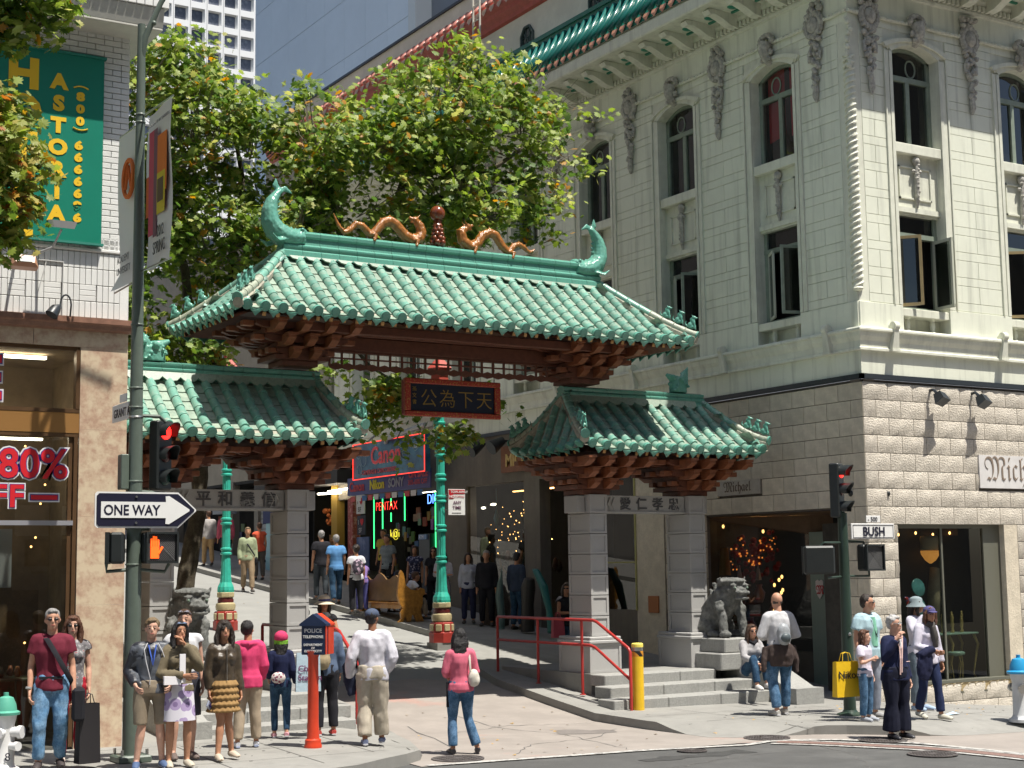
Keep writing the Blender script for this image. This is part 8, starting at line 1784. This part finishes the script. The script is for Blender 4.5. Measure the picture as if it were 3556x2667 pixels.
P.top(cloth(.10, .14, .22), 1.0, g=.022, folds=.01, name='denim_jacket').pants(BLC, g=.02).shoes(C(.50, .06, .05), WHC).hair('curly', 'black'); P.backpack(cloth(.36, .29, .18), (-.10, -.17, 1.15), (.12, .09, .20), None, False)
tote(None, (8.62, 19.45, -1.62), .34, .52, .10, C(.46, .60, .68, .5, bump=.3, bsc=14), txt=['China', 'Station'], rz=-.3, lab='pale blue plastic bag printed China Station beside the call box', tc=C(.16, .03, .12), ts=.115)
P = Person('woman in cream sun hat holding a small card behind the call box', 10.36, 22.75, 1.64, (-.3, -.95), fem=True, skin=1, J=dict(elR=(.22, .08, 1.15), haR=(.06, .26, 1.28), elL=(-.22, .08, 1.15), haL=(-.06, .26, 1.26)), vox=.014)
P.top(BLC, .2, name='black_top').pants(DENIM2).shoes(BLC).hair('bob', 'dark').brim(C(.62, .52, .38, .8), .19, .03, .10, C(.05, .05, .2))
P = Person('man in white long-sleeved top, navy cap and baggy beige trousers walking away', 9.06, 18.37, 1.76, (.42, .9), skin=2, headturn=-.45, bulk=1.12, J=dict(haL=(-.30, .02, .86), elL=(-.28, -.08, 1.12), haR=(.17, .02, .93), elR=(.27, -.07, 1.12), anL=(-.10, -.10, .085), anR=(.12, .10, .085)))
P.top(cloth(.60, .59, .65), 1.0, g=.028, hem=.10, folds=.024, name='long_sleeved_top', seed=9).pants(cloth(.46, .41, .33), g=.036, folds=.016, seed=4).shoes(C(.15, .18, .30), WHC).hair('short', 'black').cap(C(.05, .07, .12, .8))
m = P.mb(); m.tube([(-.25, .05, 1.14), (-.30, .04, 1.0), (-.29, .02, .82), (-.26, .02, .64)], [(.07, .05), (.10, .06), (.09, .055), (.05, .04)], 8); o = remesh(m, 'carried_jacket', [cloth(.02, .025, .05)], .02, P.t, 1, (.015, 12, 3))
P = Person('woman in pink cardigan and blue jeans with white handbag crossing the street', 10.02, 17.72, 1.63, (.30, .95), z=zr(10, 17.7)+.01, fem=True, skin=1, headturn=-.15, bulk=1.04, J=dict(elL=(-.22, .0, 1.14), haL=(-.16, .16, 1.08), elR=(.22, .0, 1.14), haR=(.14, .20, 1.12), knR=(.12, .10, .50), anR=(.24, .02, .085), anL=(-.12, -.02, .085), knL=(-.11, .05, .5)))
P.top(cloth(.66, .15, .22), 1.0, g=.016, hem=.04, folds=.010, name='pink_cardigan').pants(DENIM, g=.010, flare=.012).shoes(C(.02, .02, .025, .4)).hair('long', 'black', 1.05)
m = P.mb(); m.ball((.17, -.10, 1.06), (.085, .075, .13), 10); m.ball((.20, -.12, 1.02), (.06, .05, .07), 8); o = remesh(m, 'white_handbag', [C(.62, .58, .50, .4, bump=.3, bsc=30)], .016, P.t, 1, (.006, 20, 2)); P.strap([(.12, -.12, 1.15), (.11, -.13, 1.30), (.115, -.05, 1.45), (.13, .06, 1.40)], .014, C(.6, .56, .48), 'handbag_strap')
m = P.mb(); m.box(-.20, -.12, -.02, .03, .66, 1.0); m.obj('dark_umbrella', BLC, P.t)
# --- right foreground ---
P = Person('bald man in white jacket with small silver backpack, brown coat tied round his waist', 16.15, 18.45, 1.90, (.25, .97), skin=0, J=dict(elL=(-.27, .0, 1.13), haL=(-.14, .2, 1.12), elR=(.28, .0, 1.13), haR=(.16, .2, 1.14), knR=(.12, .06, .5), anR=(.12, .10, .085), anL=(-.10, -.08, .085)))
P.top(cloth(.58, .58, .60), 1.0, g=.026, folds=.012, name='white_jacket', collar=True).pants(DENIM, g=.020, folds=.014).shoes(C(.5, .48, .45), WHC)
m = P.mb(); m.ball((0, -.012+.025, 1.625-.01), (.081, .085, .05), 10); m.obj('cropped_hair', HAIRS['dark'], P.t, True)
P.backpack(mat('silver_nylon', (.34, .36, .38), .35, var=.2, bump=.3, bsc=30), (0, -.165, 1.17), (.105, .075, .15), C(.07, .09, .10, .5))
m = P.mb(); m.tube([(0, -.03, 1.0), (0, -.06, .85), (0, -.06, .70)], [(.20, .13), (.21, .12), (.17, .09)], 14); m.tube([(-.21, .0, .98), (-.25, -.02, .8), (-.27, -.03, .62)], [.05, .05, .03], 8); m.tube([(.21, .0, .98), (.25, -.02, .8), (.26, -.03, .60)], [.05, .05, .03], 8); remesh(m, 'tied_coat', [cloth(.075, .055, .05)], .018, P.t, 1, (.016, 12, 4))
P = Person('woman in sunglasses and grey cardigan sitting on the sloping cheek wall', 17.45, 20.70, 1.74, (-.2, -.98), z=-2.42, fem=True, skin=0, J=dict(pel=(0, 0, .62), wst=(0, .03, .76), chs=(0, .06, .95), nck=(0, .07, 1.13), hd=(0, .11, 1.29), shL=(-.15, .05, 1.08), shR=(.15, .05, 1.08), elL=(-.22, .15, .84), haL=(-.05, .40, .72), elR=(.2, .18, .86), haR=(.04, .40, .74), hpL=(-.09, 0, .60), hpR=(.09, 0, .60), knL=(-.10, .36, .86), knR=(.12, .36, .84), anL=(-.08, .44, .42), anR=(.13, .48, .40)))
P.top(cloth(.42, .41, .42), 1.0, g=.020, hem=.04, name='cardigan').pants(DENIM2, g=.012).shoes(C(.6, .58, .55), WHC).hair('long', 'brown').glasses(C(.03, .02, .02, .2)); m = P.mb(); m.tube([(-.07, .12, 1.13), (0, .17, 1.08), (.07, .12, 1.13)], .035, 8); m.obj('scarf', BLC, P.t, True)
P = Person('man in mint T-shirt and open pale blue checked shirt with camera strap', 16.98, 17.35, 1.88, (.05, -1), skin=0, headturn=.55, bulk=1.1, J=dict(haL=(-.24, .02, .87)))
P.top(cloth(.40, .56, .62), .46, g=.030, hem=.08, folds=.012, name='open_shirt').pants(cloth(.30, .33, .4), g=.02).shoes(C(.3, .3, .3)).hair('short', 'dark').glasses(C(.05, .05, .05, .3)); m = P.mb(); m.tube([(0, .055, 1.42), (0, .075, 1.25), (0, .075, 1.02)], [(.05, .085), (.075, .088), (.08, .085)], 12); m.obj('mint_t_shirt', cloth(.25, .58, .42), P.t, True); P.strap([(-.08, .0, 1.49), (-.06, .12, 1.38), (.0, .175, 1.15), (.05, .12, 1.38), (.07, .0, 1.49)], .010, BLC, 'camera_strap')
P = Person('small child in pale lilac T-shirt and jeans carrying the yellow bag', 16.60, 17.05, 1.34, (.3, -.95), skin=3, kid=True, J=dict(elR=(.22, .05, 1.12), haR=(.10, .2, 1.2), haL=(-.24, .02, .88)))
P.top(cloth(.60, .56, .66), .45, g=.02, hem=.06, name='t_shirt').pants(DENIM, g=.02, folds=.014).shoes(C(.3, .32, .36), WHC).hair('bob', 'auburn')
tote(None, (16.40, 17.25, -1.98), .44, .52, .12, C(.72, .46, .01, .5, bump=.25, bsc=12), txt=['Nikon'], rz=-.1, lab='yellow plastic shopping bag with Nikon lettering beside right signal post', tc=C(.02, .02, .02), ts=.16)
P = Person('elderly woman with white hair in navy cardigan and wide navy trousers', 16.0, 15.84, 1.72, (-.05, -1), z=zr(16, 15.9)+.01, fem=True, skin=3, headturn=.35, bulk=1.22, J=dict(haL=(-.21, .05, .84), elR=(.24, .06, 1.15), haR=(.10, .16, 1.42)))
P.top(NAVY, 1.0, g=.022, hem=.10, folds=.012, name='navy_cardigan').pants(cloth(.012, .014, .03), g=.03, flare=.045, folds=.008).shoes(C(.015, .015, .02, .4)).hair('curly', 'white').glasses(C(.3, .3, .3, .2))
m = P.mb(); m.tube([(-.07, .10, 1.46), (.0, .165, 1.30), (.03, .185, 1.15), (.03, .17, .95)], [(.012, .006)]*4, 5); m.tube([(.07, .10, 1.46), (.045, .165, 1.30), (.06, .185, 1.15), (.06, .17, .92)], [(.012, .006)]*4, 5); m.tube([(-.13, .165, 1.1), (-.05, .18, 1.1)], [(.008, .006)]*2, 5); m.obj('white_trim', C(.65, .45, .42), P.t); m = P.mb(); m.tube([(0, .085, 1.43), (.01, .125, 1.28)], [(.045, .05), (.03, .04)], 10); m.obj('white_blouse', WHC, P.t, True)
P = Person('woman in grey bucket hat and white top raising her hands to her face', 18.75, 18.05, 1.82, (.2, -.98), fem=True, skin=1, headturn=.6, J=dict(elR=(.22, .08, 1.22), haR=(.06, .20, 1.48), elL=(-.2, .1, 1.2), haL=(-.02, .22, 1.44)))
P.top(cloth(.66, .64, .74), 1.0, g=.022, hem=.05, name='white_top').pants(cloth(.14, .18, .22), g=.016).shoes(C(.3, .4, .55), WHC).hair('bob', 'dark').brim(cloth(.26, .32, .34), .155, .05, .08)
P = Person('woman in white jumper and dark scarf carrying a navy coat over her arm', 17.66, 16.80, 1.72, (-.05, -1), fem=True, skin=1, headturn=-.25, J=dict(walkJ(.22, 'L'), elL=(-.22, -.0, 1.12), haL=(-.23, .06, .86), elR=(.24, .03, 1.12), haR=(.06, .22, 1.05), hd=(-.02, .07, 1.60)))
P.top(cloth(.62, .60, .70), 1.0, g=.020, hem=.06, name='white_jumper').pants(cloth(.02, .03, .08), g=.012, flare=.01).shoes(C(.5, .48, .4)).hair('bob', 'auburn'); m = P.mb(); m.tube([(-.07, .06, 1.47), (-.02, .13, 1.42), (.06, .08, 1.47)], .05, 8); m.tube([(.0, .14, 1.42), (-.02, .16, 1.25), (-.03, .16, 1.10)], [.05, .06, .04], 8); remesh(m, 'scarf', [cloth(.08, .075, .07)], .015, P.t, 1, (.008, 20, 2)); m = P.mb(); m.tube([(.08, .2, 1.09), (.2, .18, 1.05), (.32, .16, .98)], [(.10, .06)]*3, 10); m.tube([(.2, .18, 1.0), (.24, .18, .8), (.26, .18, .62)], [(.14, .07), (.17, .07), (.1, .05)], 10); remesh(m, 'carried_coat', [cloth(.015, .018, .05)], .018, P.t, 1, (.018, 12, 5)); P.cap(cloth(.10, .09, .22), False)
# --- uphill street crowd ---
FV = .02
def far(lab, x, y, H, look, topm, botm, hairc='dark', fem=False, sl=1.0, hk='short', skin=1, J=None, **k):
    p = Person(lab, x, y, H, look, fem=fem, skin=skin, J=J, vox=FV, **k); p.top(topm, sl, g=.022, hem=.05, folds=.01)
    if botm: p.pants(botm, g=.018)
    p.shoes(C(.05, .045, .04)); p.hair(hk, hairc); return p
p = far('man in pale green shirt and khaki trousers with strap bag walking downhill', 15.75, 39.6, 1.78, (-.25, -.97), cloth(.33, .38, .24), cloth(.30, .22, .14), 'sandy', J=walkJ(.3, 'L'), z=zr(15.7, 39.6)); p.strap([(.1, .0, 1.46), (0, .16, 1.25), (-.17, .1, 1.0), (-.2, 0, .95)], .02, BLC, 'bag_strap'); m = p.mb(); m.ball((-.22, .02, .84), (.05, .12, .13), 8); m.obj('shoulder_bag', BLC, p.t)
far('man in rose pink shirt and dark trousers walking uphill', 17.25, 45.2, 1.82, (.1, 1), cloth(.50, .10, .15), BLC, J=walkJ(.2, 'R'))
far('person in grey shirt and tan trousers beside the man in rose pink', 16.95, 45.9, 1.75, (.1, 1), cloth(.36, .34, .33), cloth(.42, .28, .14), 'brown', J=walkJ(.2, 'L'))
far('woman in orange vest top walking behind the man in green shirt', 16.9, 41.6, 1.66, (.1, 1), cloth(.60, .10, .05), cloth(.10, .09, .08), 'brown', True, .15, 'bun')
far('person with dark curly hair and bright red trousers near the left gate pillar', 17.3, 40.4, 1.66, (-.1, -1), cloth(.20, .15, .16), cloth(.45, .01, .05), 'black', True, 1, 'curly')
far('man in black T-shirt with grey hair walking uphill past the souvenir stall', 16.45, 36.3, 1.80, (.2, .98), BLC, cloth(.05, .06, .07), 'grey', sl=.45, J=walkJ(.2, 'L'))
far('man in blue striped polo shirt walking uphill', 16.45, 35.4, 1.76, (.2, .98), patterned('blue_stripes', (.06, .18, .42), [(.12, .32, .60)], 9, 'stripe', .5), DENIM2, 'grey', sl=.45, J=walkJ(.2, 'R'))
p = far('woman in white T-shirt with purple patterned backpack and black trousers', 16.0, 33.3, 1.66, (.2, .98), cloth(.62, .62, .66), BLC, 'dark', True, .4, 'curly'); p.backpack(patterned('purple_black_print', (.05, .04, .06), [(.28, .16, .24), (.4, .3, .38)], 12), (0, -.18, 1.2), (.15, .1, .2))
far('boy in orange and blue T-shirt leaning over the back of the bench', 16.3, 33.6, 1.45, (.3, .95), cloth(.25, .16, .40), cloth(.1, .1, .3), 'brown', sl=.4, kid=True, J=dict(wst=(0, .06, 1.06), chs=(0, .16, 1.22), nck=(0, .27, 1.33), hd=(0, .36, 1.42), shL=(-.15, .2, 1.3), shR=(.15, .2, 1.3), elL=(-.2, .35, 1.15), elR=(.2, .35, 1.15), haL=(-.1, .5, 1.05), haR=(.1, .5, 1.05)))
far('man in dark and white striped shirt behind the bench', 18.0, 35.6, 1.78, (-.9, -.3), patterned('dark_white_stripes', (.03, .045, .06), [(.35, .40, .42)], 10, 'stripe', .35), BLC, 'black', sl=.45)
far('man in yellow shirt inside the souvenir shop doorway', 19.3, 38.4, 1.75, (-.9, -.4), cloth(.50, .38, .06), BLC, 'black', sl=.45)
far('woman in navy and white floral dress standing behind the bench', 17.9, 33.9, 1.62, (-.6, -.8), patterned('navy_floral', (.02, .025, .07), [(.5, .5, .5), (.2, .2, .3)], 16), BLC, 'dark', True, .2, 'bob')
far('woman in black with sunglasses standing behind the bench', 18.0, 33.1, 1.66, (-.6, -.8), BLC, BLC, 'black', True, .4, 'long').glasses(C(.02, .02, .02, .2))
SJ = dict(pel=(0, 0, .50), wst=(0, .06, .64), chs=(0, .14, .82), nck=(0, .22, .97), hd=(0, .28, 1.10), shL=(-.16, .18, .93), shR=(.16, .18, .93), elL=(-.22, .28, .72), elR=(.22, .28, .72), haL=(-.05, .45, .68), haR=(.05, .45, .68), hpL=(-.1, .02, .48), hpR=(.1, .02, .48), knL=(-.13, .45, .50), knR=(.13, .45, .50), anL=(-.13, .42, .09), anR=(.13, .50, .09))
far('boy in white T-shirt and khaki shorts sitting bent forward on the bench', 16.72, 32.15, 1.62, (.97, -.2), cloth(.62, .64, .72), cloth(.25, .2, .15), 'brown', sl=.45, J=SJ)
far('person in dark red top seated on the bench among children', 16.74, 33.0, 1.55, (1, 0), cloth(.35, .02, .06), cloth(.2, .02, .04), 'black', True, 1, 'long', J=SJ)
far('child with dark hair in blue seated at the far end of the bench', 16.74, 33.55, 1.25, (1, 0), cloth(.05, .06, .2), BLC, 'black', kid=True, J=SJ)
far('woman in white long-sleeved top with folded arms left of the lamp', 17.6, 31.9, 1.66, (-.5, -.85), cloth(.46, .44, .48), cloth(.28, .27, .28), 'black', True, 1, 'long', J=dict(elL=(-.2, .1, 1.15), haL=(.1, .2, 1.2), elR=(.2, .1, 1.15), haR=(-.1, .18, 1.15)))
far('woman in pale blouse half hidden by the turquoise lamp', 18.0, 31.4, 1.66, (-.5, -.85), cloth(.42, .43, .50), cloth(.03, .035, .08), 'dark', True, 1, 'long')
far('grey-haired man dressed in black standing right of the lamp', 18.2, 30.9, 1.76, (-.6, -.8), BLC, BLC, 'grey')
far('man in dark blue denim jacket and jeans facing the shop', 18.6, 30.2, 1.78, (.9, .3), cloth(.04, .055, .09), DENIM2, 'black')
far('woman in black top and sunglasses with red bag beside the gate pillar', 16.35, 24.75, 1.62, (-.1, -1), BLC, DENIM2, 'dark', True, .15, 'long', headturn=-.7, J=dict(elR=(.22, .06, 1.13), haR=(-.02, .26, 1.14), elL=(-.22, .06, 1.13), haL=(-.2, .2, 1.02))).glasses(C(.02, .02, .02, .2))
tote(None, (16.05, 24.6, -1.32), .26, .34, .1, C(.42, .06, .09, .6), lab='red cloth bag hanging from the arm of the woman by the pillar', nm='cloth_bag')
P = Person('man in black pushing a small stroller half hidden behind the left gate pillar', 11.0, 24.9, 1.2, (0, 1), skin=1, vox=FV); P.top(BLC).pants(BLC).hair('short', 'black').shoes(BLC) if False else P.top(cloth(.03, .05, .10)).pants(DENIM2).hair('short', 'black').shoes(BLC)
P.t['label'] = 'child in dark blue clothes partly hidden behind the large left gate pillar'
